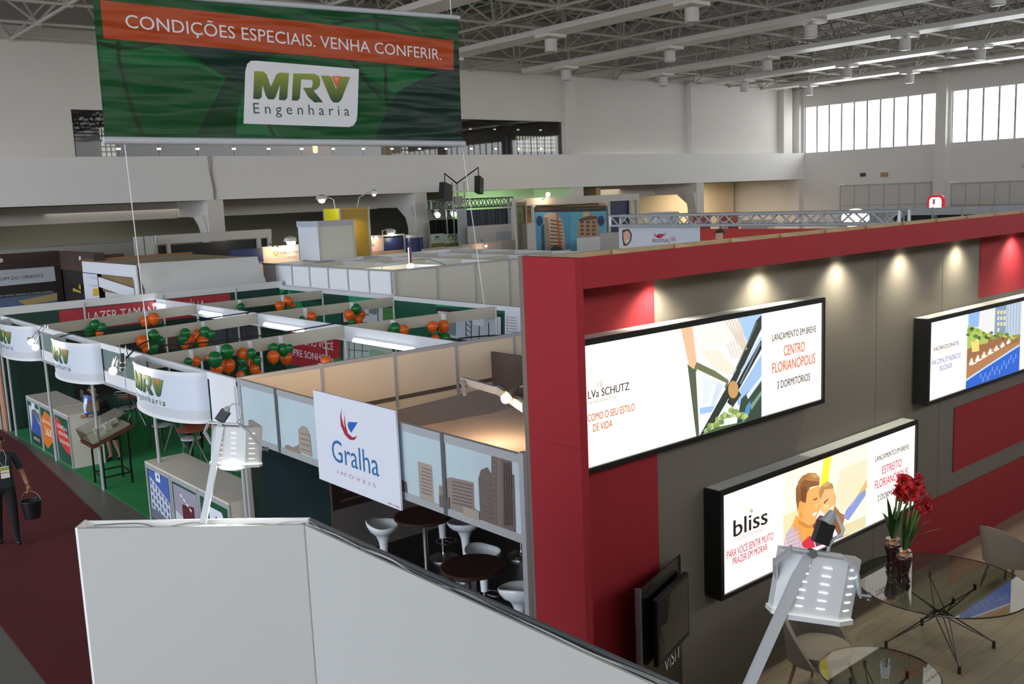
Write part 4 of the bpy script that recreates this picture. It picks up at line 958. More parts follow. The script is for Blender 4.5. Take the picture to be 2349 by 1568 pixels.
strip(c2((310, 400), (400, 530), (520, 660)), 10); strip(c2((540, 430), (545, 600), (560, 720)), 7); strip(c2((470, 90), (490, 200)), 8)
p.poly(c2((180, 150), (330, 125), (480, 125), (620, 150), (760, 210), (740, 222), (600, 170), (470, 145), (330, 148), (190, 175)), bl_)
org = soft_cloth('b0461a')
p.poly([(229, 0), (700, 50), (1040.5, 93.5), (1040.5, 161), (700, 127), (237.5, 88)], org)
wh = soft_cloth('dfe2ea', .5, .25)
p.text('CONDIÇÕES ESPECIAIS. VENHA CONFERIR.', (289, 63), (1013, 137.5), 30, wh, .012)
p.poly(c1((1690, 410), (1665, 430), (1652, 480), (1640, 832), (2349, 855)) + c2((290, 857), (325, 845), (345, 815), (352, 770), (362, 465)) + c1((1720, 408)), wh)
zz0, zz1 = PY(600, 228, YB_).z, PY(600, 164, YB_).z
gm_ = gradz('0d3f22', '8a9a35', zz0, zz1)
for pl in LOGO: p.poly(pl, gm_)
p.poly(c2((178, 512), (246, 512), (211, 592)), soft_cloth('e0662f')); p.poly(c2((194, 520), (230, 520), (211, 552)), soft_cloth('f0a070'))
p.text('E n g e n h a r i a', (582, 258), (802, 267), 24, soft_cloth('0f5a36', .5, .2), .02)
p.build('printed_face', bn)
m = MB(); m.tube([BL + V((-.03, .0, -.05)), BR + V((.05, 0, -.05))], .06, M('c4c8d2', .35), 12); m.build('lower_bar', bn, smooth=True)
m = MB(); m.tube([TL + V((-.03, 0, .03)), TR + V((.03, 0, .03))], .045, M('c4c8d2', .35), 12); m.build('upper_bar', bn, smooth=True)
rm_ = M('e6e6e4', .6)
for (a, b, lab) in ((BL + V((.28, 0, -.1)), PZ(342, 802, 2.84), 'white rope tying the lower bar of the green banner to the curved sign below'), (BR + V((-.0, 0, -.1)), PZ(1112, 704, 2.84), 'white rope tying the green banner down to the back wall of the booth')):
    m = MB(); m.tube([a, b], .008, rm_, 5); tag(m.build('rope'), lab, 'rope', 'banner ropes')
for a, lab in ((TR + V((-.15, 0, .05)), 'white rope from the roof to the green banner, above its end toward the windows'), (TL + V((.3, 0, .05)), 'white rope from the roof to the green banner, above its end over the aisle')):
    m = MB(); m.tube([a, V((a.x - .1, a.y, ZB))], .01, rm_, 5); tag(m.build('rope'), lab, 'rope', 'banner ropes')

# floors and carpets
m = MB(); m.slab([(2.28, -6, .004), (4.35, -6, .004), (4.55, 15.5, .004), (5.04, 23, .004), (5.06, 33, .004), (2.36, 33, .004)], (0, 0, .006), M('5a1118', .95, noise=.12, scale=70)); o = m.build('aisle_carpet'); tag(o, 'long red carpet running down the aisle past the display wall', 'carpet')
m = MB(); m.box(5.18, 12.38, 11.8, 24.8, .002, .012, M('1f8a48', .9, noise=.1, scale=40)); tag(m.build('booth_carpet'), 'green carpet of the booth with balloons', 'carpet')

# frame
XF = 5.18
fr = thing('modular_booth', 'white modular fascia frame with posts and ceiling beams, hung with balloons', 'booth frame', (XF, 18, 0))
for y in (11.83, 14.95, 18.0, 21.0, 24.2):
    m = MB(); m.tube([(XF, y, 0), (XF, y, 2.8)], .028, ALU, 8); m.build('post', fr, smooth=True)
drums = [(12.68, 15.08), (17.2, 19.35), (21.15, 23.4)]
fp = M('e4e5ea', .45)
m = MB(); m.box(XF - .012, XF + .012, 11.78, 12.66, 2.06, 2.77, fp); m.build('fascia_panel', fr)
for a, b in ((15.08, 17.2), (19.35, 21.15), (23.4, 24.2)):
    m = MB(); m.box(XF - .012, XF + .012, a, b, 2.12, 2.32, fp); m.build('fascia_panel', fr)
    m = MB(); m.box(XF - .004, XF + .004, a, b, 2.32, 2.7, M('93aaa2', .25, alpha=.4)); m.build('glazing', fr)
    mid = (a + b) / 2; m = MB(); m.box(XF - .015, XF + .015, mid - .02, mid + .02, 2.12, 2.79, ALU); m.build('mullion', fr)
m = MB(); m.box(XF - .025, XF + .025, 11.78, 24.3, 2.71, 2.81, fp); m.build('top_rail', fr)
m = MB(); m.box(XF - .022, XF + .022, 11.78, 24.3, 2.07, 2.12, ALU); m.build('bottom_rail', fr)
bm1 = M('dcdfe6', .5); bm2 = M('b9b4a8', .5)
XL = 8.93
m = MB(); m.box(XL - .02, XL + .02, 11.8, 24.8, 2.52, 2.8, bm1); m.build('ceiling_beam', fr)
def beam(pts):
    m = MB()
    for a, b in zip(pts, pts[1:]): m.bar((a[0], a[1], 2.69), (b[0], b[1], 2.69), .03, .22, bm2)
    m.build('ceiling_beam', fr)
BEAMS = {'A': [(5.2, 21.3), (8.93, 22.2), (12.42, 22.4)], 'B': [(5.2, 18.22), (8.93, 18.95), (12.42, 19.05)], 'C': [(5.2, 14.98), (8.93, 15.4), (12.42, 15.25)]}
for k in 'ABC': beam(BEAMS[k])
for y in (15.4, 18.95, 22.2): m = MB(); m.tube([(XL, y, 0), (XL, y, 2.8)], .03, M('cfd0d0', .4, .4), 8); m.build('post', fr, smooth=True)
def by(k, x):
    for a, b in zip(BEAMS[k], BEAMS[k][1:]):
        if x <= b[0]: return a[1] + (b[1] - a[1]) * (x - a[0]) / (b[0] - a[0])
    return BEAMS[k][-1][1]
# tubes
for i, (a, b, lab) in enumerate((((811, 781), (948, 803), 'over the orange partition'), ((606, 742), (695, 760), 'second from the orange partition'), ((458, 715), (508, 726), 'third from the orange partition'), ((349, 696), (378, 704), 'deepest one, by the red lettered strip'))):
    A, B = PX(*a, XL - .07), PX(*b, XL - .07); z = (A.z + B.z) / 2
    o = thing('fluorescent_lamp', 'bright white tube lamp on the long beam, ' + lab, 'lamp', (XL - .05, (A.y + B.y) / 2, z), 0, 'tube lamps on the long beam')
    m = MB(); m.tube([(XL - .07, A.y, z), (XL - .07, B.y, z)], .028, M('f6fbff', .4, 0, 5.), 8); m.build('tube', o)
    m = MB(); m.box(XL - .05, XL - .021, B.y - .03, A.y + .03, z - .03, z + .05, WHITE); m.build('fixture', o)
# walls
GW = M('15553f', .5, noise=.1, scale=1.)
wa = thing('booth_wall', 'far end wall of the green booth, white rail on top', 'wall', (8.8, 24.9, 0))
m = MB(); m.box(5.16, 12.5, 24.86, 24.9, 0, 2.76, M('163c33', .5)); m.build('panel', wa)
m = MB(); m.box(5.16, 12.5, 24.84, 24.92, 2.76, 2.94, M('dfe0e2', .5)); m.build('top_rail', wa)
for x in (5.2, 7.15, 9.1, 11.1): m = MB(); m.tube([(x, 24.83, 0), (x, 24.83, 2.88)], .028, ALU, 8); m.build('post', wa)
m = MB(); m.box(5.12, 5.159, 24.84, 25.2, 0, 2.9, M('b08068', .6)); m.build('edge_board', wa)
p = Print('y', 24.85, .0004); A, B = PY(136, 720, 24.85), PY(529, 690, 24.85)
p.rect(A.x, B.x, 2.2, 2.74, 'b03038'); L_, R_ = PY(202, 722, 24.84), PY(334, 708, 24.84); zb = 2.38
p.lay += 1; p.mb.text('LAZER TAMANHO FAMÍLIA', (L_.x, 24.84, zb), (L_.x + (R_.x - L_.x) * 2.12, 24.84, zb), .24, M('e6e4e6', .5), bold=.03)
tag(p.build('wall_banner', None), 'red strip of white capital lettering on the far end wall of the green booth', 'banner')
m = MB(); m.box(5.5, 6.55, 24.85, 24.858, .02, 1.9, M('123028', .5)); tag(m.build('poster'), 'dark green poster panel beside the wood-edged end of the green booth', 'poster')
m = MB(); m.box(6.7, 9.0, 24.85, 24.858, .5, 1.95, M('1d1718', .5, noise=.8, scale=6)); tag(m.build('poster'), 'large dark night photograph on the far end wall of the green booth', 'poster')
wb = thing('booth_wall', 'long green back wall of the booth with balloons, floor plans hung on it', 'wall', (12.45, 18, 0))
m = MB(); m.box(12.42, 12.5, 11.82, 24.84, 0, 2.72, GW); m.build('panel', wb)
m = MB(); m.box(12.4, 12.52, 11.82, 24.84, 2.72, 2.82, M('d9dade', .5)); m.build('top_rail', wb)
for y in (13.2, 15.25, 19.05, 22.4): m = MB(); m.tube([(12.395, y, 0), (12.395, y, 2.8)], .026, M('cfd0d0', .4, .4), 8); m.build('post', wb)
p = Print('x', 12.415, .0004); lg, dg = '1f8f62', '0f3f30'
p.poly([(615, 652), (655, 656), (650, 700), (620, 702)], lg); p.poly([(660, 662), (690, 690), (700, 720), (660, 715)], lg); p.poly([(800, 672), (860, 678), (855, 700), (800, 690)], lg); p.poly([(1000, 692), (1050, 697), (1060, 705), (1000, 702)], lg); p.poly([(700, 668), (790, 672), (800, 690), (760, 700), (720, 690)], dg); p.poly([(617, 668), (632, 676), (648, 672), (660, 660), (663, 664), (650, 678), (632, 682), (617, 675)], dg)
p.build('printed_panel', wb)
def plan(name, label, corners, bgc, fn):
    p = Print('x', 12.41, .0004); p.poly(corners, bgc); fn(p); return tag(p.build(name, None), label, 'poster')
def f1(p):
    p.poly([(786, 697), (900, 707), (900, 740), (788, 738)], 'c9ccd4'); p.poly([(878, 703), (902, 706), (902, 740), (878, 738)], '4f8a48'); p.poly([(846, 704), (866, 706), (864, 722), (846, 718)], '7d7f88'); p.poly([(866, 704), (868, 704), (868, 738), (866, 738)], '33363c'); p.poly([(786, 715), (846, 720), (846, 723), (786, 718)], '55585f')
plan('floor_plan_poster', 'coloured floor plan with a green edge, behind the orange and green balloons', [(783, 692), (904, 703), (904, 744), (783, 742)], '22262a', f1)
def f2(p):
    p.poly([(1004, 709), (1149, 724), (1149, 790), (1004, 770)], 'c2c9d6'); p.poly([(1006, 722), (1046, 728), (1046, 770), (1006, 762)], '7d858f')
    for x in (1068, 1080, 1098): p.poly([(x, 718), (x + 2, 718), (x + 2, 778), (x, 777)], '2a2f3a')
    for i in range(4): p.poly([(1070, 730 + i * 12), (1080, 738 + i * 12), (1080, 740 + i * 12), (1070, 732 + i * 12)], '2a2f3a')
    p.poly([(1004, 709), (1149, 724), (1149, 727), (1004, 713)], '20262c'); p.poly([(1120, 740), (1122, 740), (1122, 785), (1120, 785)], '2a2f3a'); p.poly([(1084, 728), (1112, 731), (1108, 748), (1086, 745)], 'e6e9f0')
plan('floor_plan_poster', 'pale floor plan in dark lines on the green back wall, next to the white list', [(1001, 705), (1152, 720), (1152, 795), (1001, 775)], '20262c', f2)
def f3(p):
    for i in range(7): p.disc(1164, 727 + i * 6.5, 1.6, 'c03a40', 8); p.poly([(1168, 726 + i * 6.5), (1186, 728 + i * 6.5), (1186, 730 + i * 6.5), (1168, 728 + i * 6.5)], '9a9aa4')
plan('list_poster', 'white list with red dots on the green back wall, beside the red column', [(1158, 711), (1198, 715), (1198, 800), (1158, 795)], 'd8dae6', f3)
def f4(p):
    for x in (800, 812, 830): p.poly([(x, 778), (x + 2, 778), (x + 2, 822), (x, 822)], '5d646a')
    p.poly([(790, 800), (845, 804), (845, 806), (790, 802)], '5d646a'); p.poly([(848, 800), (880, 806), (880, 822), (848, 818)], '8fb09a')
plan('floor_plan_poster', 'low pale floor plan just over the orange partition, by the bright tube lamp', [(788, 772), (900, 785), (900, 838), (788, 838)], 'b9c4bf', f4)
p = Print('x', 12.41, .0004); p.poly([(664, 752), (781, 776), (781, 850), (664, 836)], 'a82a34')
p.text('COMO VOCÊ', (688, 787), (765, 805), 15, 'e2dfe0', .02); p.text('SEMPRE SONHOU', (652, 808), (758, 835), 15, 'e2dfe0', .02)
tag(p.build('wall_banner', None), 'red poster with two lines of white capitals, behind the balloons and the orange partition', 'banner')
for i, (a, b, lab) in enumerate((([(448, 762), (518, 750), (518, 786), (450, 796)], '', 'black and white photo strip behind the middle balloons of the green booth'), ([(524, 750), (600, 748), (600, 780), (524, 784)], '', 'dark photo strip over the balloon column of the green booth'), ([(362, 768), (404, 766), (408, 800), (366, 800)], '', 'dark portrait photograph behind the first balloons over the aisle side'))):
    p = Print('y', 24.855, .0004); p.poly(a, M('4a4c55', .5, noise=.9, scale=9) if i < 2 else M('6a4038', .5, noise=.8, scale=3)); tag(p.build('photo_poster', None), lab, 'poster')

# curved signs
def drum(label, y0, y1, grp='curved fascia signs'):
    yc, hy = (y0 + y1) / 2, (y1 - y0) / 2; hx = .42
    o = thing('curved_sign', label, 'sign', (XF, yc, 2.0), 0, grp)
    def P(t, z, d=0.): return V((XF - .025 - (hx + d) * math.cos(t), yc - (hy + d) * math.sin(t), z))   # t from -90 (far) to 90 (near)
    def band(m, z0, z1, mat, d=0., n=30):
        tt = [-PI / 2 + PI * i / n for i in range(n + 1)]
        m.grid([[P(t, z0, d), P(t, z1, d), P(t, z1, d - .02), P(t, z0, d - .02)] for t in tt], mat, True)
    m = MB(); band(m, 2.27, 2.75, M('ccd3e0', .4)); m.build('printed_shell', o, smooth=True)
    m = MB(); band(m, 2.75, 2.81, M('d9dade', .35), .008); m.build('upper_ring', o, smooth=True)
    m = MB(); band(m, 2.14, 2.27, M('c3c6cd', .45), -.004); m.build('lower_band', o, smooth=True)
    m = MB(); band(m, 2.09, 2.14, M('e0e1e4', .35), .008); m.build('lower_ring', o, smooth=True)
    S0_, LW = -.42, .8
    def wr(s0, zb):   # lettering bent round the shell, starting at arc length s0 from the middle
        R = .8
        return lambda x, y: P((s0 + x) / R, zb + y, .012)
    m = MB(); w = wr(S0_, 2.42); gq = gradz('0d4a28', '7d8f3a', 2.42, 2.69)
    for pl in LOGO: m.poly([w(logo_uv(t)[0] * LW, logo_uv(t)[1] * .27) for t in pl], gq)
    m.build('logo_letters', o)
    m = MB(); m.poly([w(.81 * LW, .26), w(.91 * LW, .26), w(.86 * LW, .14)], M('e0662f', .5)); m.build('logo_triangle', o)
    m = MB(); m.text('E n g e n h a r i a', (0, 0, 0), (LW, 0, 0), .09, M('1a4a34', .5), bold=.02, wrap=wr(S0_, 2.3)); m.build('lettering', o)
    return o
drum('white curved sign with green lettering, largest one, hung next to the white floodlight', *drums[0])
drum('white curved sign with green lettering over the counter, between the two others', *drums[1])
drum('white curved sign with green lettering, smallest one, at the wood-edged end of the booth', *drums[2])

# clip spotlights on thin arms in front of the fascia
def spot(label, px, py, tip, root, lit, x=4.55):
    p = PX(px, py, x); t = PX(*tip, x - .05); r_ = V((XF - .03, root, 2.82)); o = thing('spotlight', label, 'lamp', p, 0, 'chrome clip spotlights')
    d = (t - p).normalized()
    m = MB(); m.tube([p - d * .1, p + d * .04, p + d * .06], [.035, .045, .04], CHROME, 14); m.build('lamp_shade', o, smooth=True)
    m = MB(); m.ball(p + d * .12, .06 if lit else .05, M('fff6e0', .3, 0, 14.) if lit else glass('dddddd', .05, .7, .3), 12, 8); m.build('bulb', o, smooth=True)
    m = MB(); m.tube([p, V((p.x + .1, p.y, 2.86)), r_ + V((0, 0, .06)), r_], .009, CHROME, 6); m.build('arm', o)
    if lit: light('spot_glow', 'POINT', p + d * .24 + V((-.02, 0, 0)), 5, (1, .93, .8), o, size=.04)
spot('lit chrome spotlight on an arm between the middle and the largest curved sign', 263, 832, (258, 855), 16.2, True)
spot('unlit chrome spotlight hanging beside the glowing one by the largest curved sign', 281, 826, (281, 855), 15.9, False)
spot('lit chrome spotlight in front of the smallest curved sign, lower one of its pair', 79, 792, (86, 806), 20.4, True)
spot('chrome spotlight in front of the smallest curved sign, higher one of its pair', 69, 780, (80, 796), 20.6, True)
bk = M('17181a', .6)
def wire(label, pts, r=.012): cable('cable', label, pts, r, bk)
wire('black cable looping from the middle curved sign along the nearest cross beam behind it', [(XF - .3, 18.6, 2.83), (XF, 18.3, 2.9), (6.2, 18.5, 2.83), (7.6, 18.75, 2.83), (8.9, 18.98, 2.84)])
wire('black cable looping over the largest curved sign to the cross beam behind it', [(XF - .5, 14.6, 2.83), (XF, 15.0, 3.02), (5.6, 15.08, 2.9), (7.2, 15.3, 2.83), (8.9, 15.42, 2.86)])
wire('black cable drooping along the orange partition to the red column', [(8.95, 11.95, 2.85), (9.6, 11.9, 2.82), (10.4, 11.9, 2.72), (11.4, 11.85, 2.74), (12.3, 11.84, 2.84)])
wire('short black cable tuft on the long beam where the middle cross beam meets it', [(8.6, 18.8, 2.83), (8.93, 18.95, 2.88), (9.3, 19.1, 2.83)])

# balloons
OB, GB = M('e8641c', .3, spec=.6), M('14713a', .3, spec=.6)
CL = [('A', 'balloon bunch under the far cross beam, on the aisle side', (216, 733), 'G218,745,12 G234,751,10 O200,749,8 G204,761,11 O228,764,9'),
      ('A', 'two orange balloons and a green one under the far cross beam, by the long beam', (337, 711), 'O333,737,12 O353,731,13 G364,741,7'),
      ('B', 'balloon bunch by the banner rope, on the aisle side of the middle cross beam', (345, 753), 'G352,769,13 O327,784,14 G367,780,10 G350,797,13 O333,800,8'),
      ('B', 'wide balloon bunch of ten in the middle of the middle cross beam', (467, 737), 'G425,765,12 G418,777,11 O447,766,15 G470,762,13 G485,766,9 O436,780,12 O465,783,13 O424,791,9 G450,786,8'),
      ('C', 'small balloon pair low under the nearer cross beam, aisle side', (440, 800), 'O450,828,11 G432,829,9'),
      ('C', 'big green and orange balloon bunch under the nearer cross beam, aisle side', (503, 790), 'G520,806,16 G493,824,17 O524,838,16 O497,846,15 O477,820,5'),
      ('C', 'tall column of balloons hanging beside the big bunch under the nearer cross beam', (575, 779), 'O557,811,13 G577,810,11 O571,829,12 G555,828,10 G590,826,10 G560,846,12 O584,846,12 O552,861,10 G571,864,10 O594,859,9'),
      ('C', 'balloon bunch next to the red lettered poster, under the nearer cross beam', (646, 769), 'G649,802,14 O627,818,14 O656,821,14 G628,798,11 G664,798,9'),
      ('A', 'balloon bunch under the far cross beam, beyond the long beam', (650, 675), 'O661,691,11 O642,702,11 O671,701,7 G662,706,8'),
      ('A', 'single green balloon under the far cross beam, just beyond the long beam', (551, 685), 'G553,704,9'),
      ('B', 'orange and green balloon pair under the middle cross beam, beyond the long beam', (702, 704), 'O714,727,12 G693,733,8'),
      ('B', 'balloon bunch before the coloured floor plan, under the middle cross beam', (809, 691), 'G817,709,12 O801,722,12 O829,721,10 O821,733,12 G806,739,9'),
      ('C', 'orange and green balloon pair under the nearer cross beam, beyond the long beam', (905, 731), 'G906,754,14 O926,757,12 O887,759,6'),
      ('C', 'balloon bunch before the pale floor plan in dark lines, under the nearer cross beam', (1021, 717), 'O1017,748,14 O992,749,12 G996,764,14 G1020,776,14 O999,777,10')]
def balloons(key, lab, hook, spec, yfix=None):
    hx0 = PY(hook[0], hook[1], 18 if yfix is None else yfix); 
    y = yfix
    if y is None:
        y = BEAMS[key][1][1]
        for _ in range(6): y = by(key, PY(hook[0], hook[1], y).x)
    y -= .13; H = PY(hook[0], hook[1], y); H.z = 2.6
    o = thing('balloon_bunch', lab, 'balloons', H, 0, 'orange and green balloons under the booth beams')
    k = depth(H) / FPX; pts = []
    for i, t in enumerate(spec.split()):
        a = t[1:].split(','); c = PY(float(a[0]), float(a[1]), y + (.16 if i % 3 == 2 else (-.1 if i % 3 == 1 else 0))); r = float(a[2]) * k * 1.03
        m = MB(); pr = []
        for j in range(11):
            th = -PI / 2 + PI * j / 10; pr.append((max(.004, r * math.cos(th) * (1 - .08 * (math.sin(th) < 0))), r * 1.06 * math.sin(th) * (1.06 if math.sin(th) < 0 else 1)))
        m.lathe([(.018, -r * 1.26), (.006, -r * 1.2)] + pr, c, OB if t[0] == 'O' else GB, 18); m.build('balloon', o, smooth=True); pts.append(c)
    m = MB(); ctr = sum(pts, V()) / len(pts); m.tube([H + V((0, 0, .08)), ctr], .006, WHITE, 5); m.box(H.x - .015, H.x + .015, H.y - .01, H.y + .12, 2.56, 2.8, M('d2d4d6', .4)); m.build('hanger', o)
for c in CL: balloons(*c)
balloons('P', 'balloon pair peeping over the orange partition below the red poster', (760, 800), 'O748,830,12 G775,831,10', 12.3)

# counters
def counter(label, y0, y1, draw, x0=5.22, x1=5.84, h=1.1):
    o = thing('counter', label, 'counter', ((x0 + x1) / 2, (y0 + y1) / 2, .012), 0, 'white display counters of the green booth')
    m = MB(); m.box(x0 + .01, x1, y0 + .01, y1 - .01, .013, h - .03, M('d8d4c8', .5)); m.build('body', o)
    m = MB(); m.box(x0 - .01, x1 + .01, y0 + .003, y1 - .003, h - .03, h, M('d5d0c4', .45)); m.build('top', o)
    for y in (y0 + .03, y1 - .03): m = MB(); m.box(x0 - .012, x0 + .009, y - .026, y + .026, .013, h - .031, ALU); m.build('post', o)
    m = MB(); m.box(x0 - .011, x0 + .009, y0 + .057, y1 - .057, h - .1, h - .032, ALU); m.build('front_rail', o)
    p = Print('x', x0 - .002, .0003, 0, .45); p.rect(y0 + .06, y1 - .06, .03, h - .1, '15503a'); draw(p, y0 + .06, y1 - .06, x0); p.build('printed_panel', o)
def tx(p, t, a, b, z, cap, c='f0eee8'):
    p.lay += 1; x = p.k - p.gap * p.lay; p.mb.text(t, (x, a, z), (x, b, z), cap, M(c, .5), bold=.01)
def pp(p, pts, c):   # points as (fraction from the far end, z)
    p.lay += 1; x = p.k - p.gap * p.lay; p.mb.poly([(x, p.b - f * (p.b - p.a), z) for f, z in pts], p.mat(c))
def d1(p, a, b, x): p.a, p.b = a, b; pp(p, [(.08, .3), (.95, .3), (.95, .9), (.08, .9)], 'c9d0de'); pp(p, [(.08, .3), (.95, .3), (.95, .55), (.5, .75), (.3, .8), (.25, .55)], '3a54a0'); pp(p, [(.3, .8), (.6, .9), (.95, .8), (.95, .6)], '6a6470'); pp(p, [(.08, .12), (.95, .12), (.95, .26), (.08, .26)], '1d2a2a'); tx(p, 'NEGÓCIO', b - .2, a + .2, .15, .07); pp(p, [(.35, .86), (.65, .86), (.65, 1.0), (.35, 1.0)], 'e2e4ea')
def d2(p, a, b, x): p.a, p.b = a, b; pp(p, [(.0, .2), (.3, .12), (.7, .3), (1, .35), (1, .7), (.7, .9), (.4, .96), (.0, .75)], 'd8752a'); tx(p, 'ENTRADA EM', b - .08, a + .08, .68, .07); tx(p, '36X', b - .2, a + .2, .42, .17)
def d3(p, a, b, x): p.a, p.b = a, b; pp(p, [(.0, .55), (.0, .9), (.2, .96), (.5, .8), (1, .62), (1, .25), (.6, .3), (.3, .4)], 'c83c34'); tx(p, 'CONHEÇA A', b - .1, a + .12, .74, .08); tx(p, 'NOVA FASE', b - .16, a + .12, .6, .08); tx(p, 'DA SUA VIDA', b - .2, a + .06, .44, .08)
counter('white counter with a blue photo panel, at the wood-edged end of the booth', 22.05, 23.08, d1)
counter('white counter with an orange printed panel, between the photo and red panels', 21.02, 22.05, d2)
counter('white counter with a red printed panel, bag of flyers on its top', 19.94, 20.97, d3)
def d4(p, a, b, x):
    p.a, p.b = a, b; pp(p, [(.05, .2), (.95, .2), (.95, .98), (.05, .98)], '4a68b4'); pp(p, [(.05, .35), (.1, .88), (.95, .6), (.95, .3)], 'c4ccdc')
    for r in range(4):
        for c_ in range(6): f = .12 + c_ * .14; zt = .84 - f * .28 - r * .12; pp(p, [(f, zt - .05), (f + .07, zt - .07), (f + .07, zt), (f, zt + .02)], '5d6a8a')
    pp(p, [(.05, .2), (.95, .2), (.95, .3), (.05, .36)], '6a6f7a'); pp(p, [(.4, .86), (.62, .86), (.62, 1.02), (.4, 1.02)], 'dfe4f0'); pp(p, [(.47, .92), (.57, .92), (.52, .99)], '2a4a6a'); pp(p, [(.0, .03), (.6, .03), (1, .12), (.5, .17), (.0, .1)], 'c8523a')
def d5(p, a, b, x):
    p.a, p.b = a, b; pp(p, [(.03, .1), (.97, .1), (.97, .96), (.03, .96)], '9a96a8'); pp(p, [(.35, .25), (.85, .22), (.85, .75), (.35, .7)], '5a2430'); pp(p, [(.03, .1), (.45, .1), (.35, .5), (.03, .55)], 'c8c8d4')
    for i in range(4): pp(p, [(.3 + i * .12, .82 - i * .05), (.38 + i * .12, .8 - i * .05), (.38 + i * .12, .84 - i * .05), (.3 + i * .12, .86 - i * .05)], 'f0ead8')
    pp(p, [(.05, .12), (.3, .12), (.2, .3), (.12, .4)], 'eceaf0')
def d6(p, a, b, x): p.a, p.b = a, b; pp(p, [(.3, .45), (.75, .45), (.8, .5), (.8, .85), (.75, .9), (.35, .9), (.3, .85)], 'dfe2ee'); pp(p, [(.4, .55), (.5, .6), (.55, .5), (.6, .6), (.7, .55), (.64, .68), (.7, .72), (.6, .74), (.55, .82), (.5, .74), (.4, .72), (.46, .68)], '3a3f6a')
counter('white counter with a photo of an apartment block, farthest from the skyline booth', 14.18, 15.22, d4, 5.05, 5.67)
counter('white counter with an interior photo panel, behind the short run of the display wall', 13.13, 14.17, d5, 5.05, 5.67)
counter('white counter with a leaf emblem card, beside the skyline booth', 12.06, 13.12, d6, 5.05, 5.67)
# bag of flyers and the acrylic sign on the counter
b = PZ(204, 946, 1.1)
m = MB(); m.hexa([b + V(p) for p in ((-.07, -.12, 0), (.07, -.12, 0), (.07, .13, 0), (-.07, .13, 0), (-.02, -.13, .34), (.05, -.13, .34), (.05, .16, .34), (-.02, .16, .34))], M('5f86d0', .4)); m.build('bag_body')
bg_ = thing('flyer_bag', 'blue and white bag of flyers standing on the counter before the woman', 'bag', b); o = bpy.data.objects['bag_body']; o.parent = bg_; o.location = -V(b)
p = MB(); p.poly([b + V(t) for t in ((-.078, -.1, .03), (-.078, .02, .02), (-.06, .1, .15), (-.036, .05, .3), (-.034, -.11, .3))], M('e8ecf4', .4)); p.poly([b + V(t) for t in ((-.08, -.11, .05), (-.08, -.03, .05), (-.055, -.02, .18), (-.05, -.1, .2))], M('c8a878', .4)); p.build('printed_face', bg_)
b = PZ(190, 917, 1.1); st_ = thing('sign_holder', 'clear acrylic sign holder standing on the counter behind the flyer bag', 'sign holder', b)
m = MB(); m.box(b.x - .004, b.x + .004, b.y - .12, b.y + .12, b.z + .006, b.z + .22, glass('cfe0dc', .03, .8, .15)); m.build('acrylic_sheet', st_); m = MB(); m.box(b.x - .05, b.x + .05, b.y - .12, b.y + .12, b.z, b.z + .005, glass('cfe0dc', .03, .8, .15)); m.build('foot', st_)
# tilted model case on black legs
dc = thing('model_case', 'clear model case tilted on a black steel stand before the counter', 'display case', (5.48, 18.32, .012))
feet = [(5.22, 18.6), (5.22, 18.02), (5.72, 18.04), (5.74, 18.62)]; hts = [.82, .82, 1.0, 1.0]
for (x, y), h in zip(feet, hts): m = MB(); m.bar((x, y, .013), (x, y, h), .03, .03, BLACK); m.build('leg', dc)
m = MB()
for i in range(4): a, b = feet[i], feet[(i + 1) % 4]; m.bar((*a, .22), (*b, .22), .025, .025, BLACK)
m.build('stretcher', dc)
o0 = V((5.06, 17.95, .8)); ex, ey = V((.78, 0, .28)), V((0, .7, 0)); nz = ex.cross(ey).normalized()
m = MB(); m.obox(o0, ex, ey, nz * .06, M('5a2f24', .5)); m.build('tray', dc)
m = MB(); i0 = o0 + nz * .062 + ex * .06 + ey * .06; m.obox(i0, ex * .88, ey * .88, nz * .03, M('cfc9bc', .6)); m.build('model_base', dc)
m = MB()
for (a, b, w, d, h) in ((.2, .25, .2, .12, .1), (.45, .3, .12, .3, .12), (.65, .6, .15, .2, .07), (.25, .65, .3, .1, .09)): m.obox(i0 + ex * a + ey * b + nz * .03, ex * w, ey * d, nz * h, M('e8e8ea', .5))
m.build('model_blocks', dc)
m = MB(); g0 = o0 + ex * .02 + ey * .02 + nz * .062
m.obox(g0, ex * .96, ey * .96, nz * .24, glass('e6e6dc', .03, .9, .12)); m.build('clear_cover', dc)

# seats and tables inside
def wire_chair(label, loc, rz, proto=[None]):
    if proto[0]: return clone(proto[0], loc, rz, label)
    o = thing('chair', label, 'chair', loc, rz, 'steel chairs of the green booth'); t = M('6a7076', .3, .8)
    m = MB(); m.lathe([(.17, .44), (.2, .45), (.2, .475), (.17, .485)], (0, 0, 0), M('d4d8dc', .4), 24); m.build('seat', o, smooth=True, local=True)
    for sx in (-1, 1):
        m = MB(); m.tube([(sx * .17, -.17, 0), (sx * .15, -.13, .45)], .011, t, 6); m.build('leg', o, local=True)
        m = MB(); m.tube([(sx * .18, .2, 0), (sx * .16, .15, .45), (sx * .17, .2, .85)], .011, t, 6); m.build('leg', o, local=True)
    m = MB(); m.tube([(-.17, .2, .85), (-.1, .22, .9), (.1, .22, .9), (.17, .2, .85)], .011, t, 6)
    for i in range(7): m.tube([(-.17 + .0 * i, .19, .56 + i * .045), (.17, .19, .56 + i * .045)], .005, t, 5)
    m.build('backrest', o, local=True); proto[0] = o; return o
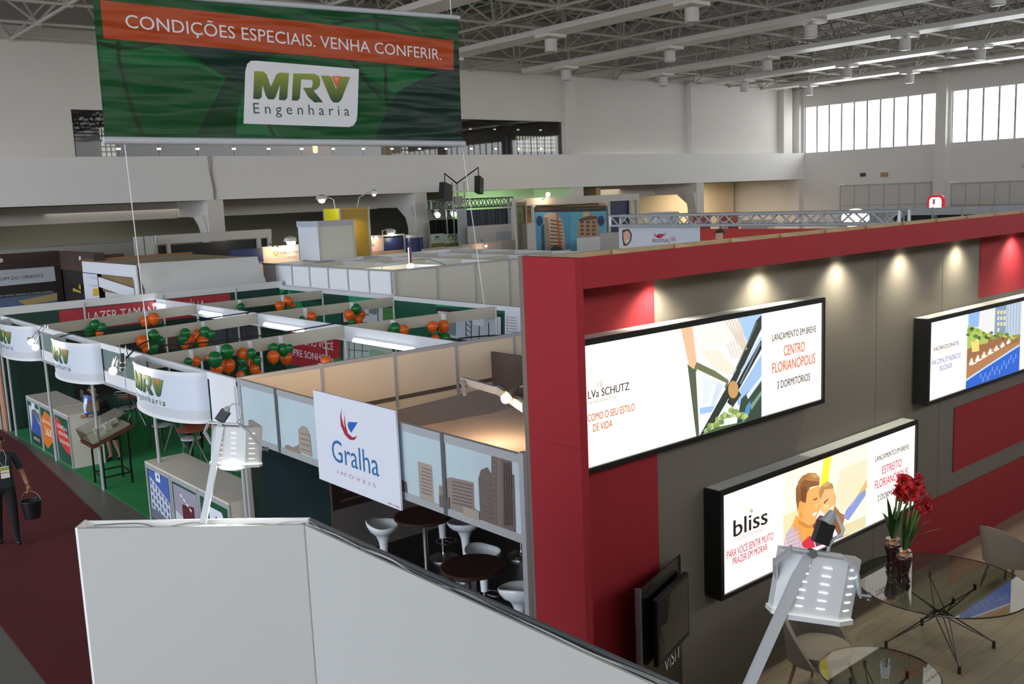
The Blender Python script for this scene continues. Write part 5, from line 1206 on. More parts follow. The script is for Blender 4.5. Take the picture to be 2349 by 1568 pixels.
for px, py, rz, lab in ((290, 936, 2.4, 'steel chair with a white seat beside the woman, at the booth counter'), (370, 975, .4, 'steel chair with a white seat under the largest curved sign'), (438, 1005, -.4, 'steel chair with a white seat before the small reddish table'), (552, 1072, 2.6, 'steel chair seen from its wire back, behind the leaf emblem counter')):
    c = PZ(px, py, .47); wire_chair(lab, (c.x, c.y, .012), rz)
def cafe_table(label, px, py):
    c = PZ(px, py, .75); o = thing('cafe_table', label, 'table', (c.x, c.y, .012), 0, 'round tables of the green booth')
    m = MB(); m.lathe([(.34, .72), (.35, .73), (.35, .745), (.34, .75)], (c.x, c.y, 0), M('9a4a30', .4, noise=.2, scale=6), 32); m.build('tabletop', o, smooth=True)
    for i in range(4): a = i * PI / 2 + .4; m = MB(); m.tube([(c.x + .1 * math.cos(a), c.y + .1 * math.sin(a), .72), (c.x - .3 * math.cos(a), c.y - .3 * math.sin(a), .014)], .02, CHROME, 8); m.build('leg', o, smooth=True)
cafe_table('round reddish table behind the woman in the green booth', 306, 905); cafe_table('round reddish table just under the lower ring of the largest curved sign', 445, 980); cafe_table('round table hidden under the largest curved sign, chrome legs crossing below', 395, 948)

# ================================================================== BOOTHS FARTHER BACK
# --- white booth behind the green one, with a panelled roof grid and a tower
WB_LIT = M('f2f4f8', .5); WB_SHADED = M('d6d4c8', .5)  # one white in two copies: bluish daylight side, greyed shaded front
X0, Y0 = 12.62, 19.4
wb_ = thing('white_booth', 'large white modular booth behind the green one, open ceiling grid and corner tower', 'booth', (15, 22, 0))
m = MB(); m.box(X0, X0 + .04, Y0, 26.2, 0, 3.36, WB_LIT); m.build('side_panel', wb_)
m = MB(); m.box(X0 + .041, 20.2, Y0, Y0 + .04, 0, 3.36, WB_SHADED); m.build('front_panel', wb_)
m = MB(); m.box(X0 + .041, 20.2, 26.16, 26.2, 0, 3.36, WB_LIT); m.build('rear_panel', wb_)
for y in [Y0 + .0 + 1.0 * i for i in range(7)]: m = MB(); m.box(X0 - .03, X0 - .001, y - .02, y + .02, 2.83, 3.4, ALU); m.build('post', wb_)
for px in (908, 1002, 1090, 1168, 1196):
    x = PY(px, 640, Y0).x; m = MB(); m.box(x - .025, x + .025, Y0 - .03, Y0 - .001, 0, 3.4, ALU); m.build('post', wb_)
m = MB(); m.box(X0 - .035, X0 + .045, Y0 - .035, 26.2, 3.36, 3.4, ALU); m.box(X0 + .046, 20.2, Y0 - .035, Y0 + .045, 3.361, 3.4, ALU); m.build('top_rail', wb_)
for i, x in enumerate((14.3, 16.0, 17.7, 19.4)):
    m = MB(); m.box(x, x + .03, Y0 + .046, 26.15, 3.15, 3.38, M('b9bec6', .5)); m.build('ceiling_beam', wb_)
for i, y in enumerate((21.1, 22.8, 24.5)):
    m = MB(); m.box(X0 + .046, 20.15, y, y + .03, 3.16, 3.37, M('b4b2a8', .5)); m.build('ceiling_beam', wb_)
TA, TB_, TC = PZ(735, 600, 3.38), PZ(812, 594, 3.38), PZ(686, 600, 3.38)
tw = thing('tower_box', 'tall white box tower standing up from the white booth, before the yellow tower', 'tower', (TA.x + .5, TA.y + .5, 3.3))
hz = 1.15
m = MB(); m.box(TA.x, TA.x + .03, TA.y, TA.y + 1.25, 3.405, 3.38 + hz, M('dfe4ec', .5)); m.build('side_panel', tw)  # white tower with light in its colours: side blued by daylight, front greyed
m = MB(); m.box(TA.x + .031, TB_.x + .1, TA.y, TA.y + .03, 3.405, 3.38 + hz - .0, M('c9c9c0', .5)); m.build('front_panel', tw)
m = MB(); m.box(TA.x, TB_.x + .1, TA.y + 1.22, TA.y + 1.25, 3.405, 3.38 + hz, M('d0d4dc', .5)); m.box(TB_.x + .07, TB_.x + .1, TA.y + .031, TA.y + 1.219, 3.405, 3.38 + hz, WB_SHADED); m.build('rear_panel', tw)
m = MB(); m.box(TA.x - .02, TB_.x + .12, TA.y - .02, TA.y - .001, 3.38 + hz - .15, 3.4 + hz, M('a9abb0', .4)); m.box(TA.x - .02, TA.x - .001, TA.y, TA.y + 1.25, 3.38 + hz - .15, 3.4 + hz, M('b9c4d2', .4)); m.build('top_rail', tw)
for x in (TA.x, TB_.x + .1): m = MB(); m.box(x - .025, x + .025, TA.y - .03, TA.y - .021, 3.405, 3.4 + hz, ALU); m.build('post', tw)
light('booth_lamp', 'AREA', (15.8, 22.4, 3.1), 90, (1, .93, .8), None, (15.8, 22.4, 0), 2.5)
cl_ = thing('clip_lamp', 'bare bulb cluster lamp glowing over the ceiling grid of the white booth', 'lamp', PZ(941, 604, 3.45))
b = PZ(941, 606, 3.45)
m = MB(); m.tube([b, b + V((0, 0, .42))], .05, CHROME, 10); m.build('lamp_shade', cl_); m = MB(); m.ball(b + V((0, 0, -.05)), .09, M('fff0d0', .3, 0, 12.), 12, 8); m.ball(b + V((.05, -.1, -.3)), .09, M('fff0d0', .3, 0, 12.), 12, 8); m.build('bulb', cl_)
m = MB(); m.tube([b + V((.02, 0, .1)), b + V((.5, -.1, .1)), b + V((1.0, -.2, -.1))], .012, STEEL, 5); m.tube([b + V((.02, 0, .1)), b + V((-.6, .3, .05)), b + V((-.65, .3, -.1))], .012, STEEL, 5); m.build('arm', cl_)
light('clip_lamp_glow', 'POINT', b + V((0, 0, -.45)), 40, (1, .9, .7), cl_)
# --- tarpaulin covered booth
tc_ = thing('covered_booth', 'booth wrapped in white sheeting with a raw wooden roof, behind the green end wall', 'booth', (10.2, 26, 0))
YT = 25.12
c = [PY(*p, YT) for p in ((316, 604), (590, 588), (612, 655), (333, 680))]
m = MB(); n = 16; rn = random.Random(5)
sheetm = M('d2d3d2', .6, bump=.3, scale=1.5)
for i in range(n + 1):
    for j in range(9):
        s_, t = i / n, j / 8; P = c[0].lerp(c[1], s_).lerp(c[3].lerp(c[2], s_), t); m.v.append(P + V((0, rn.uniform(-.035, .035) - .05 * t, 0)))
k = m.mi(sheetm)
for i in range(n):
    for j in range(8): m.f.append([i * 9 + j, (i + 1) * 9 + j, (i + 1) * 9 + j + 1, i * 9 + j + 1]); m.m.append(k)
m.build('sheeting', tc_, smooth='all')
zt = (c[0].z + c[1].z) / 2 - .02; xa, xb = c[0].x, c[1].x
yl = PX(191, 603, xa).y
m = MB(); m.box(xa + .02, xb - .02, YT + .08, yl, zt - .12, zt - .02, M('b3a184', .8, noise=.3, scale=3)); m.build('roof_board', tc_)
m = MB(); m.box(xa, xb, yl, yl + .05, zt - .2, zt + .05, M('a07852', .8)); m.build('roof_edge', tc_)
m = MB(); m.box(xa - .04, xa, YT + .07, yl, zt - .32, zt, M('e4e6ee', .5)); m.build('fascia', tc_)
m = MB(); m.box(xa - .04, xa, YT + .07, YT + .35, 0, zt - .321, M('e4e6ee', .5)); m.build('post', tc_)
A, B = PX(228, 628, xa), PX(330, 655, xa)
m = MB(); e1, e2 = YT + .36, A.y
m.hexa([(xa - .045, e1, A.z - .56), (xa - .005, e1, A.z - .56), (xa - .005, e2, A.z - .36), (xa - .045, e2, A.z - .36), (xa - .045, e1, A.z - .28), (xa - .005, e1, A.z - .28), (xa - .005, e2, A.z - .08), (xa - .045, e2, A.z - .08)], M('e4e6ee', .5)); m.build('lower_fascia', tc_)
m = MB(); m.box(xa + .05, xa + .09, YT + .36, A.y, A.z - .5, zt - .13, M('8a6f4c', .8, noise=.3, scale=3)); m.build('inner_board', tc_)
m = MB(); m.box(xa + .1, xa + .14, YT + .36, A.y, 0, A.z - .51, M('d0d0ce', .6)); m.build('inner_wall', tc_)
m = MB(); m.box(xa - .04, xb, YT + .3, YT + .34, 0, zt - .4, M('cfcfcd', .6)); m.build('front_wall', tc_)
ps = Print('x', xa - .05, .0004); ps.rect(A.y + .05, yl, 1.6, zt - .34, 'dfe2ee')
ps.poly([(213, 662), (226, 660), (227, 678), (213, 679)], 'd8b32a')
for (a, d, t) in (((206, 638), (222, 640), 'tá bom'), ((206, 656), (224, 658), 'eu quero'),): ps.text(t, a, d, 6, '9aa0b8')
tag(ps.build('poster', None), 'white poster with grey handwriting and a yellow patch, beside the sheeted booth', 'poster')
# --- dark wooden booth
wbz = thing('wooden_booth', 'dark wooden booth with a grey and sunset poster, behind the wood-edged wall', 'booth', (7, 29.5, 0))
YW, XW = 33.1, 8.95; wdm = M('3c2c26', .6, noise=.35, scale=2)
m = MB(); m.box(2.5, XW, YW, YW + .3, 3.42, 3.9, wdm); m.box(2.5, XW, YW + .05, YW + .3, 0, 3.42, M('2c211d', .6)); m.build('rear_fascia', wbz)
m = MB(); m.box(XW, XW + .3, 29.6, YW + .3, 3.3, 3.87, M('4a3830', .6, noise=.35, scale=2)); m.box(XW + .05, XW + .3, 29.6, YW + .3, 0, 3.3, M('211a19', .6, noise=.4, scale=2)); m.build('side_fascia', wbz)
m = MB(); m.box(XW + .31, XW + .9, 29.7, 30.2, 0, 3.8, M('4a382f', .6)); m.build('corner_block', wbz)
p = Print('x', XW - .003, .0004); p.disc(183, 592, 2.6, 'c8d2d8', 10, 2.); p.poly([(167, 660), (186, 668), (186, 672), (167, 667)], 'b8a43a'); p.poly([(182, 650), (186, 656), (185, 665), (180, 660)], 'a8962a'); p.build('emblem', wbz)
p = Print('y', YW - .003, .0004); p.disc(2, 597, 5, 'cfd6dc', 14); p.build('emblem', wbz)
p = Print('y', YW + .04, .0004); A, B = PY(124, 605, YW), PY(133, 683, YW)
p.rect(3.0, PY(124, 640, YW).x, 2.2, A.z, '5d5a58'); p.poly([(-60, 622), (123, 604), (128, 644), (-60, 662)], 'c3c8d2'); p.poly([(-60, 662), (128, 644), (131, 670), (-60, 690)], '2a2422'); p.poly([(-60, 690), (131, 670), (133, 700), (-60, 720)], '5a7090'); p.poly([(40, 690), (131, 672), (131, 688), (60, 700)], 'b8a468')
p.text('RESIDENCIAL', (10, 631), (70, 625), 4, 'a3a6b0'); p.text('JARDIM DO ORIENTE', (-22, 645), (100, 636), 8, '3a3c44'); p.text('DO CENTRO, PRÓXIMO AO FLORIPA SHOPPING', (0, 681), (121, 670), 3.6, 'd8d6d4')
tag(p.build('poster', None), 'grey and sunset poster lettered in dark capitals on the dark wooden booth', 'poster')
# --- booth next door with white stools
m = MB(); m.box(3.9, 5.11, 25.25, 29., .0, .05, M('cfccc4', .4)); o = m.build('booth_platform'); tag(o, 'pale raised booth floor under the white stools, beyond the wood edge', 'floor'); o['kind'] = 'structure'
m = MB(); m.box(5.06, 5.11, 25.25, 29.2, .05, 2.7, M('d4d1cb', .5)); tag(m.build('booth_wall'), 'pale wall of the neighbouring booth behind the white stools', 'wall')
for i, (px, py, lab) in enumerate(((14, 880, 'white bar stool at the far end of the booths, in front of the pale wall'), (6, 905, 'white bar stool cut by the picture edge, at the far end of the booths'))):
    s_ = PZ(px, py, .8); o = bar_stool(lab, (min(s_.x, 4.78), 26.2 + .8 * i, .05), 1.); o['group'] = 'stools of the neighbouring booth'
# --- low things under the mezzanine at the far side
lw = thing('low_partition', 'long pale low partition under the mezzanine behind the wooden booth', 'partition', (8, 38, 0))
zl = PY(200, 560, 34.4).z; m = MB(); m.box(2, 14.2, 34.4, 34.5, 0, zl, M('a8a49c', .7)); m.build('panel', lw); m = MB(); m.box(2, 14.2, 34.35, 34.55, zl, zl + .08, M('8e8b86', .7)); m.build('cap', lw)
wf = thing('white_frame_booth', 'white framed booth with dark openings under the mezzanine, around the white pillar', 'booth', (16, 33, 0))
YF = 32.6
A, B = PY(357, 541, YF), PY(622, 524, YF); zt = (A.z + B.z) / 2
wp_ = M('d0ccc6', .6)
m = MB(); m.box(A.x, B.x, YF, YF + .15, zt - .3, zt, wp_); m.build('top_beam', wf)
for px in (357, 387, 596, 620): x = PY(px, 560, YF).x; m = MB(); m.box(x - .06, x + .06, YF, YF + .15, 0, zt - .301, wp_); m.build('post', wf)
m = MB(); m.box(A.x + .07, B.x, YF + .16, YF + .2, 0, zt - .35, M('1c1a1a', .3)); m.build('dark_glazing', wf)
x0_, x1_ = PY(309, 560, YF - .4).x, PY(357, 560, YF - .4).x
for i in range(2):
    m = MB(); w = (x1_ - x0_) / 2; m.box(x0_ + i * w, x0_ + i * w + w - .05, YF - .4, YF - .3, 0, PY(330, 542, YF - .4).z, M('c6c8c4', .6)); tag(m.build('white_cabinet'), 'tall pale cabinet under the mezzanine, %s the dark openings' % ['one away from', 'just beside'][i], 'cabinet', 'pale cabinets')
# --- blue and warm club booth
YC = 30.0
cb = thing('club_booth', 'booth front of blue panels and a warm lit white fascia with a yellow diamond', 'booth', (15.5, YC, 0))
def strip_px(par, nm, a, b, c, mat, y, th=.05):
    A, B, C = PY(*a, y), PY(*b, y), PY(*c, y); m = MB(); m.box(A.x, B.x, y, y + th, min(C.z, A.z), max(A.z, B.z) if 0 else A.z, mat); return m.build(nm, par)
strip_px(cb, 'blue_panel', (527, 574), (602, 574), (527, 605), M('2c3f78', .4), YC)
strip_px(cb, 'lit_panel', (602, 566), (690, 560), (602, 604), M('eadbcb', .5), YC)
m = MB(); A, B = PY(527, 575, YC), PY(692, 563, YC); m.box(A.x, B.x, YC - .03, YC + .08, 0, PY(602, 604, YC).z - .001, M('e0d2bf', .5)); m.build('lower_panel', cb)
p = Print('y', YC - .003, .0004); p.poly([(626, 579), (632, 572), (640, 580), (633, 588)], 'd89a3a'); p.poly([(630, 580), (633, 576), (637, 580), (633, 584)], 'f0e0cc')
p.text('CLUBE DO IMÓVEL', (642, 583), (692, 579), 5, '5a4a44'); p.text('Nacional', (660, 591), (680, 589.5), 3, '8a7a74'); p.build('lettering', cb)
def goose(label, head, root, y, energy=6, r=.1, lit=True, rx=None):
    H, R_ = PY(*head, y), (PY(*root, y) if rx is None else PX(*root, rx)); o = thing('gooseneck_lamp', label, 'lamp', R_, 0, 'arm lamps on the far booths')
    d = 1 if H.x > R_.x else -1
    m = MB(); m.tube([R_ - V((0, 0, .12)), R_.lerp(H, .3) + V((-.1 * d, 0, .22)), R_.lerp(H, .7) + V((0, 0, .2)), H + V((0, 0, .09))], .02, M('c9cbc8', .4), 6); m.build('arm', o)
    m = MB(); m.lathe([(.03, .16), (r * 1.1, .1), (r * 1.3, -.02)], H, M('d5d8d8', .3, .4), 14, None, 1.3, 1); m.build('lamp_shade', o)
    m = MB(); m.ball(H - V((0, 0, .02)), r, M('fff8e8', .3, 0, 14. if lit else 2.), 12, 8); m.build('bulb', o)
    if lit: light('lamp_glow', 'POINT', H - V((0, .25, .25)), energy, (1, .88, .7), o)
goose('glowing arm lamp over the warm lit fascia of the club booth', (666, 552), (676, 563), YC - .02, 5, .14)
for px, lab in ((630, 'by the yellow diamond'), (641, 'just past the yellow diamond')):
    P = PY(px, 571, YC - .35); o = thing('clip_lamp', 'tiny warm clip lamp on the club booth fascia, ' + lab, 'lamp', P, 0, 'clip lamps of the club booth'); m = MB(); m.ball(P, .07, M('ffd9a8', .3, 0, 16.), 10, 6); m.build('bulb', o); m = MB(); m.tube([P + V((0, .05, .05)), P + V((0, .35, .18))], .02, STEEL, 6); m.build('arm', o)
    light('clip_lamp_glow', 'POINT', P + V((0, -.1, -.1)), 2.5, (1, .7, .45), o)
# --- yellow tower
YY = 30.6
yt = thing('yellow_tower', 'tall yellow box tower with two arm lamps, behind the white box tower', 'tower', (17.5, YY, 0))
A, B = PY(778, 478, YY), PY(844, 474, YY); L_ = PX(742, 479, A.x)
zt = A.z
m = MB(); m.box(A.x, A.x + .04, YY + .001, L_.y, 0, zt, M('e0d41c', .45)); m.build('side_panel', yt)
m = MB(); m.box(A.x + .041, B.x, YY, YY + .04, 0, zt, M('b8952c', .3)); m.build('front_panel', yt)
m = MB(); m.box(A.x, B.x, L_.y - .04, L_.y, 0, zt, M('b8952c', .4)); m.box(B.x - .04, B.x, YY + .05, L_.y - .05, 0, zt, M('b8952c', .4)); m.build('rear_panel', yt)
for x, y in ((A.x, YY), (B.x, YY), (A.x, L_.y)): m = MB(); m.box(x - .035, x + .035, y - .04, y - .002, 0, zt + .02, ALU); m.build('post', yt)
m = MB(); m.box(A.x, B.x, YY - .03, YY - .003, zt - .05, zt + .01, M('c9a24a', .4)); m.build('top_rail', yt)
goose('glowing arm lamp bending off the yellow tower toward the white pillar', (738, 456), (770, 478), YY + .02, 4, .13, True, A.x + .02)
goose('dim arm lamp bending off the yellow tower under the parapet', (858, 444), (818, 476), YY + .02, 8, .08, False)
light('wall_splash', 'SPOT', PY(812, 520, YY - .5), 10, (1, .85, .5), None, PY(812, 533, YY + .1), .03, 90)
# --- sign Dia, blue panels and blue round column
YD = 32.4
db = thing('blue_booth', 'booth front with a pale lettered sign, blue panels and a blue round corner', 'booth', (22, YD, 0))
strip_px(db, 'sign_panel', (843, 546), (877, 546), (843, 578), M('e6d2cc', .5), YD)
p = Print('y', YD - .003, .0004); p.text('Dia', (845, 566), (859, 564.5), 9, '5a4038'); p.build('lettering', db)
strip_px(db, 'blue_panel', (879, 546), (926, 543), (879, 574), M('232c58', .4), YD)
A, B, C = PY(843, 545, YD), PY(927, 543, YD), PY(880, 575, YD)
m = MB(); m.box(A.x, B.x, YD - .03, YD + .06, A.z - .0, A.z + .07, M('c2c4b8', .5)); m.build('top_rail', db)
m = MB(); m.box(A.x, B.x, YD - .005, YD + .05, 0, C.z - .01, M('c9a98c', .5)); m.build('lower_panel', db)
for px in (877, 927): x = PY(px, 560, YD).x; m = MB(); m.box(x - .03, x + .03, YD - .06, YD - .031, .5, A.z + .05, ALU); m.build('post', db)
A, B = PY(929, 541, YD), PY(966, 541, YD); zt = A.z; r_ = (B.x - A.x) / 2
m = MB(); m.lathe([(r_, .0), (r_, zt - .08)], (A.x + r_, YD, 0), M('24306a', .3), 28); m.build('round_corner', db, smooth=True); m = MB(); m.lathe([(r_ + .02, zt - .08), (r_ + .02, zt + .04)], (A.x + r_, YD, 0), M('b9bcc0', .4), 28); m.build('corner_cap', db, smooth=True)
goose('glowing arm lamp over the blue panels, beside the second white pillar', (897, 533), (877, 545), YD + .0, 5, .13)
for px in (850, 863):
    P = PY(px, 547, YD - .3); o = thing('clip_lamp', 'tiny warm clip lamp over the pale lettered sign, %s the yellow tower' % ('touching' if px < 855 else 'a step from'), 'lamp', P, 0, 'clip lamps of the blue booth'); m = MB(); m.ball(P, .08, M('ffd0a0', .3, 0, 16.), 10, 6); m.build('bulb', o); m = MB(); m.tube([P + V((0, .04, .04)), P + V((.06, .36, .06))], .02, STEEL, 6); m.build('arm', o)
    light('clip_lamp_glow', 'POINT', P + V((0, -.1, -.1)), 2.5, (1, .65, .4), o)
# --- row of low warm panels
YR = 29.4
lp_ = thing('low_booth_front', 'row of low beige booth panels before the green lit stage', 'booth', (25, YR, 0))
A = PY(968, 571, YR); cuts = [968, 1015, 1061, 1108, 1150, 1197]; tops = [571, 567, 561, 557, 553, 549]
for i in range(5):
    x0_, x1_ = PY(cuts[i], 570, YR).x, PY(cuts[i + 1], 570, YR).x; zt = PY(cuts[i], tops[i], YR).z if i > 1 else A.z
    m = MB(); m.box(x0_, x1_ - .04, YR, YR + .05, 0, zt, M('c4b0a0' if i < 3 else 'c0b4ac', .45)); m.build('panel', lp_)
    m = MB(); m.box(x1_ - .04, x1_, YR - .03, YR + .06, 0, zt + .02, ALU); m.build('post', lp_)
P = PY(1115, 564, YR - .35); o = thing('clip_lamp', 'tiny warm clip lamp reflected on the low beige panels', 'lamp', P); m = MB(); m.ball(P, .045, M('ffc890', .3, 0, 14.), 10, 6); m.build('bulb', o); m = MB(); m.tube([P + V((0, .03, .03)), P + V((0, .33, .25))], .015, STEEL, 6); m.build('arm', o)
light('clip_lamp_glow', 'POINT', P + V((0, .1, -.05)), 2, (1, .7, .45), o)
# --- stage with green lights
YS = 33.8
stg = thing('stage_backdrop', 'black stage drape behind two green-white stage lamps', 'drape', (27, YS + .6, 0))
m = MB(); drape(m, PY(985, 500, YS + .6).x, PY(1050, 500, YS + .6).x, YS + .6, 0, 4.15, M('0c0d0d', .9), 30, .05); m.build('drape', stg)
for px, py, lab in ((1004, 493, 'beside the second white pillar'), (1041, 491, 'beside the lighting tower')):
    P = PY(px, py, YS); o = thing('stage_lamp', 'glaring green-white stage lamp before the black drape, ' + lab, 'lamp', P, 0, 'stage lamps'); m = MB(); m.ball(P, .12, M('e6fff4', .3, 0, 6.), 14, 8); m.build('lens', o); m = MB(); m.tube([P + V((0, .08, .05)), P + V((.05, .35, .2))], [.18, .12], BLACK, 10); m.build('housing', o); m = MB(); m.tube([P + V((.03, .2, .1)), P + V((.03, .3, .55))], .02, BLACK, 6); m.build('yoke', o)
def truss(name, label, A, B, h, w, n, mat, cat='truss', r=.035, parent=None):
    A, B = V(A), V(B); o = thing(name, label, cat, A); d = (B - A).normalized(); sd = d.cross(V((0, 0, 1))).normalized() * w
    m = MB()
    for s_ in (0, 1):
        for z in (0, 1): m.tube([A + sd * s_ + V((0, 0, h * z)), B + sd * s_ + V((0, 0, h * z))], r, mat, 8)
    m.build('chord', o, smooth=True)
    m = MB(); L = (B - A).length
    for i in range(n):
        a, b = A + d * L * i / n, A + d * L * (i + 1) / n; lo, hi = (0, h) if i % 2 else (h, 0)
        for s_ in (0, 1): m.tube([a + sd * s_ + V((0, 0, lo)), b + sd * s_ + V((0, 0, hi))], r * .6, mat, 6)
        m.tube([a + V((0, 0, h)), a + sd + V((0, 0, h))], r * .5, mat, 5)
    m.build('lattice', o, smooth=True)
    m = MB()
    for P in (A, B):
        for s_ in (0, 1): m.tube([P + sd * s_, P + sd * s_ + V((0, 0, h))], r * 1.2, mat, 8)
    m.build('end_frame', o); return o
gt = M('8d9a92', .35, .6)
A, B = PY(980, 478, YS), PY(1168, 473, YS); A.z = B.z = (A.z + B.z) / 2
truss('lighting_truss', 'green lit lighting truss under the mezzanine, over the stage drape', A, B, .36, .3, 22, gt)
P = PY(1054, 480, YS - .8); lt = thing('lighting_tower', 'square lighting tower head with black spotlights, over the grey cloth', 'lighting tower', (P.x, P.y, 0))
m = MB(); 
for sx in (-.32, .32):
    for sy in (0, .5): m.bar((P.x + sx, P.y + sy, 0), (P.x + sx, P.y + sy, P.z + 1.15), .05, .05, M('b4b4b0', .4, .4))
for z in (P.z, P.z + .75):
    for sy in (-.04, .54): m.bar((P.x - .36, P.y + sy, z), (P.x + .36, P.y + sy, z), .06, .06, M('c9c7c2', .4, .3))
m.build('frame', lt)
m = MB(); m.box(P.x - .22, P.x + .22, P.y, P.y + .4, P.z + .2, P.z + .55, M('9c9a98', .5)); m.build('hoist', lt)
for dx, dz, w in ((-.62, .82, .24), (1.2, 1.05, .12)):
    m = MB(); m.hexa([(P.x + dx - w, P.y - .1, P.z + dz - .35), (P.x + dx + w * .6, P.y - .1, P.z + dz - .45), (P.x + dx + w * .6, P.y + .3, P.z + dz - .45), (P.x + dx - w, P.y + .3, P.z + dz - .35), (P.x + dx - w * .6, P.y - .1, P.z + dz + .35), (P.x + dx + w, P.y - .1, P.z + dz + .2), (P.x + dx + w, P.y + .3, P.z + dz + .2), (P.x + dx - w * .6, P.y + .3, P.z + dz + .35)], BLACK); m.tube([(P.x + dx, P.y + .1, P.z + dz + .3), (P.x + dx, P.y + .1, P.z + dz + .7), (P.x, P.y + .1, P.z + 1.1)], .03, BLACK, 6); m.build('spotlight', lt)
YK = 33.
for i, (a, b, lab, cc_) in enumerate(((988, 1018, 'green lit white poster with a dark emblem, under the stage drape', '2f6a68'), (1019, 1051, 'white poster with a yellow house outline, beside the grey pillar panel', 'c8b03a'))):
    A, B, C = PY(a, 537, YK), PY(b, 533, YK), PY(a, 562, YK)
    p = Print('y', YK, .0004); p.rect(A.x, B.x, C.z - .1, A.z, 'cfe2d2')
    if i == 0: p.poly([(997, 542), (1007, 541), (1008, 545), (998, 546)], cc_); p.text('Rotativa', (996, 551), (1009, 550), 4, cc_)
    else: p.poly([(1026, 543), (1033, 536), (1042, 541), (1042, 543), (1033, 539), (1027, 545)], '2a4a52'); p.poly([(1029, 543), (1040, 541), (1040, 548), (1048, 546), (1048, 549), (1029, 551)], cc_); p.poly([(1031, 545), (1038, 544), (1038, 548), (1031, 549)], 'e8e6dc')
    p.rect(A.x, B.x, C.z - .1, C.z + .06, '8a8a4a'); o = tag(p.build('poster', None), lab, 'poster'); bb = MB(); bb.box(A.x, B.x, YK + .001, YK + .05, 0, A.z, M('c9cdc6', .6)); bb.build('backing_board', o)
pw_ = thing('stage_booth_wall', 'grey side panel with a dark grey cloth and pale front, over the low beige panels', 'booth wall', (28.5, 32, 0))
YG = 31.8
A, B = PY(1051, 481, YG + .3), PY(1070, 481, YG + .3); m = MB(); m.box(A.x, B.x, YG + .3, YG + .4, 0, A.z, M('aeb4ba', .6)); m.build('side_panel', pw_)
A, B, C = PY(1065, 482, YG + .5), PY(1168, 478, YG + .5), PY(1070, 520, YG + .5); m = MB(); drape(m, A.x, B.x, YG + .5, C.z - .3, A.z, M('4a525c', .8, noise=.2, scale=2), 40, .03); m.build('cloth', pw_)
A, B = PY(1167, 462, YG + .3), PY(1184, 462, YG + .3); m = MB(); m.box(A.x, B.x, YG + .3, YG + .4, 0, A.z, M('a9aeb4', .6)); m.build('end_panel', pw_)
A, B = PY(1073, 519, YG), PY(1230, 512, YG); m = MB(); m.box(A.x, B.x, YG, YG + .05, 0, A.z, M('c9c6c2', .5)); m.build('front_panel', pw_)
A, B, C = PY(1138, 532, YG - .01), PY(1226, 528, YG - .01), PY(1138, 552, YG - .01); m = MB(); m.box(A.x, B.x, YG - .012, YG - .002, C.z, A.z, M('a7aeb6', .5)); m.build('grey_label', pw_)
# --- translucent lettered panel
YV = 28.4
vb = thing('lettered_panel', 'clear upright panel with dark vertical lettering, in front of the building posters', 'sign', (28, YV, 0))
A, B, C = PY(1183, 470, YV), PY(1206, 470, YV), PY(1186, 584, YV)
m = MB(); m.box(A.x, B.x, YV, YV + .015, 0, A.z + .1, glass('d8d4cc', .05, .85, .08)); m.build('clear_sheet', vb)
for x in (A.x, B.x): m = MB(); m.bar((x, YV, 0), (x, YV, A.z + .15), .04, .04, M('a9a39a', .4, .3)); m.build('post', vb)
m = MB(); Q1, Q2 = PY(1183, 513, YV + .5), PY(1228, 512, YV + .5); m.box(Q1.x, Q2.x, YV + .5, YV + .55, 0, Q1.z, M('d2d0cd', .6)); m.build('stage_front_copy', vb)  # added copy of the stage booth front, set forward out of its shade
m = MB(); zb, ztp = PY(1193, 584, YV).z, PY(1193, 484, YV).z; xm = PY(1197, 540, YV).x
m.text('construtora.com.br', (xm + .0, YV - .005, zb - .9), (xm + .0, YV - .005, ztp), .16, M('2e2a28', .6), (-1, 0, 0)); m.build('lettering', vb)
# --- building poster booth
YQ = 31.0
pb = thing('poster_booth', 'white booth with a lamp on its edge and two posters of tall buildings', 'booth', (33, YQ, 0))
A, B = PY(1178, 456, YQ), PY(1466, 446, YQ); zt = A.z
m = MB(); m.box(A.x, B.x, YQ, YQ + .1, zt - .3, zt, M('cfc8c0', .5)); m.build('top_fascia', pb)
for px in (1180, 1226, 1398, 1450, 1464): x = PY(px, 520, YQ).x; m = MB(); m.box(x - .07, x + .07, YQ - .02, YQ + .11, 0, zt - .301, M('c6c2be', .5)); m.build('post', pb)
m = MB(); m.box(PY(1226, 500, YQ).x, PY(1398, 500, YQ).x, YQ + .68, YQ + .72, 0, zt - .36, M('d2a878', .6)); m.build('inner_wall', pb)
A2, B2, C2 = PY(1397, 458, YQ + .12), PY(1447, 456, YQ + .12), PY(1397, 560, YQ + .12); m = MB(); m.box(A2.x, B2.x, YQ + .12, YQ + .16, 0, A2.z, M('1f2a56', .4)); m.build('navy_panel', pb)
m = MB(); m.box(A.x, B.x, YQ + .2, YQ + .75, zt - .35, zt - .3, M('cac4bb', .6)); m.build('roof_sheet', pb)
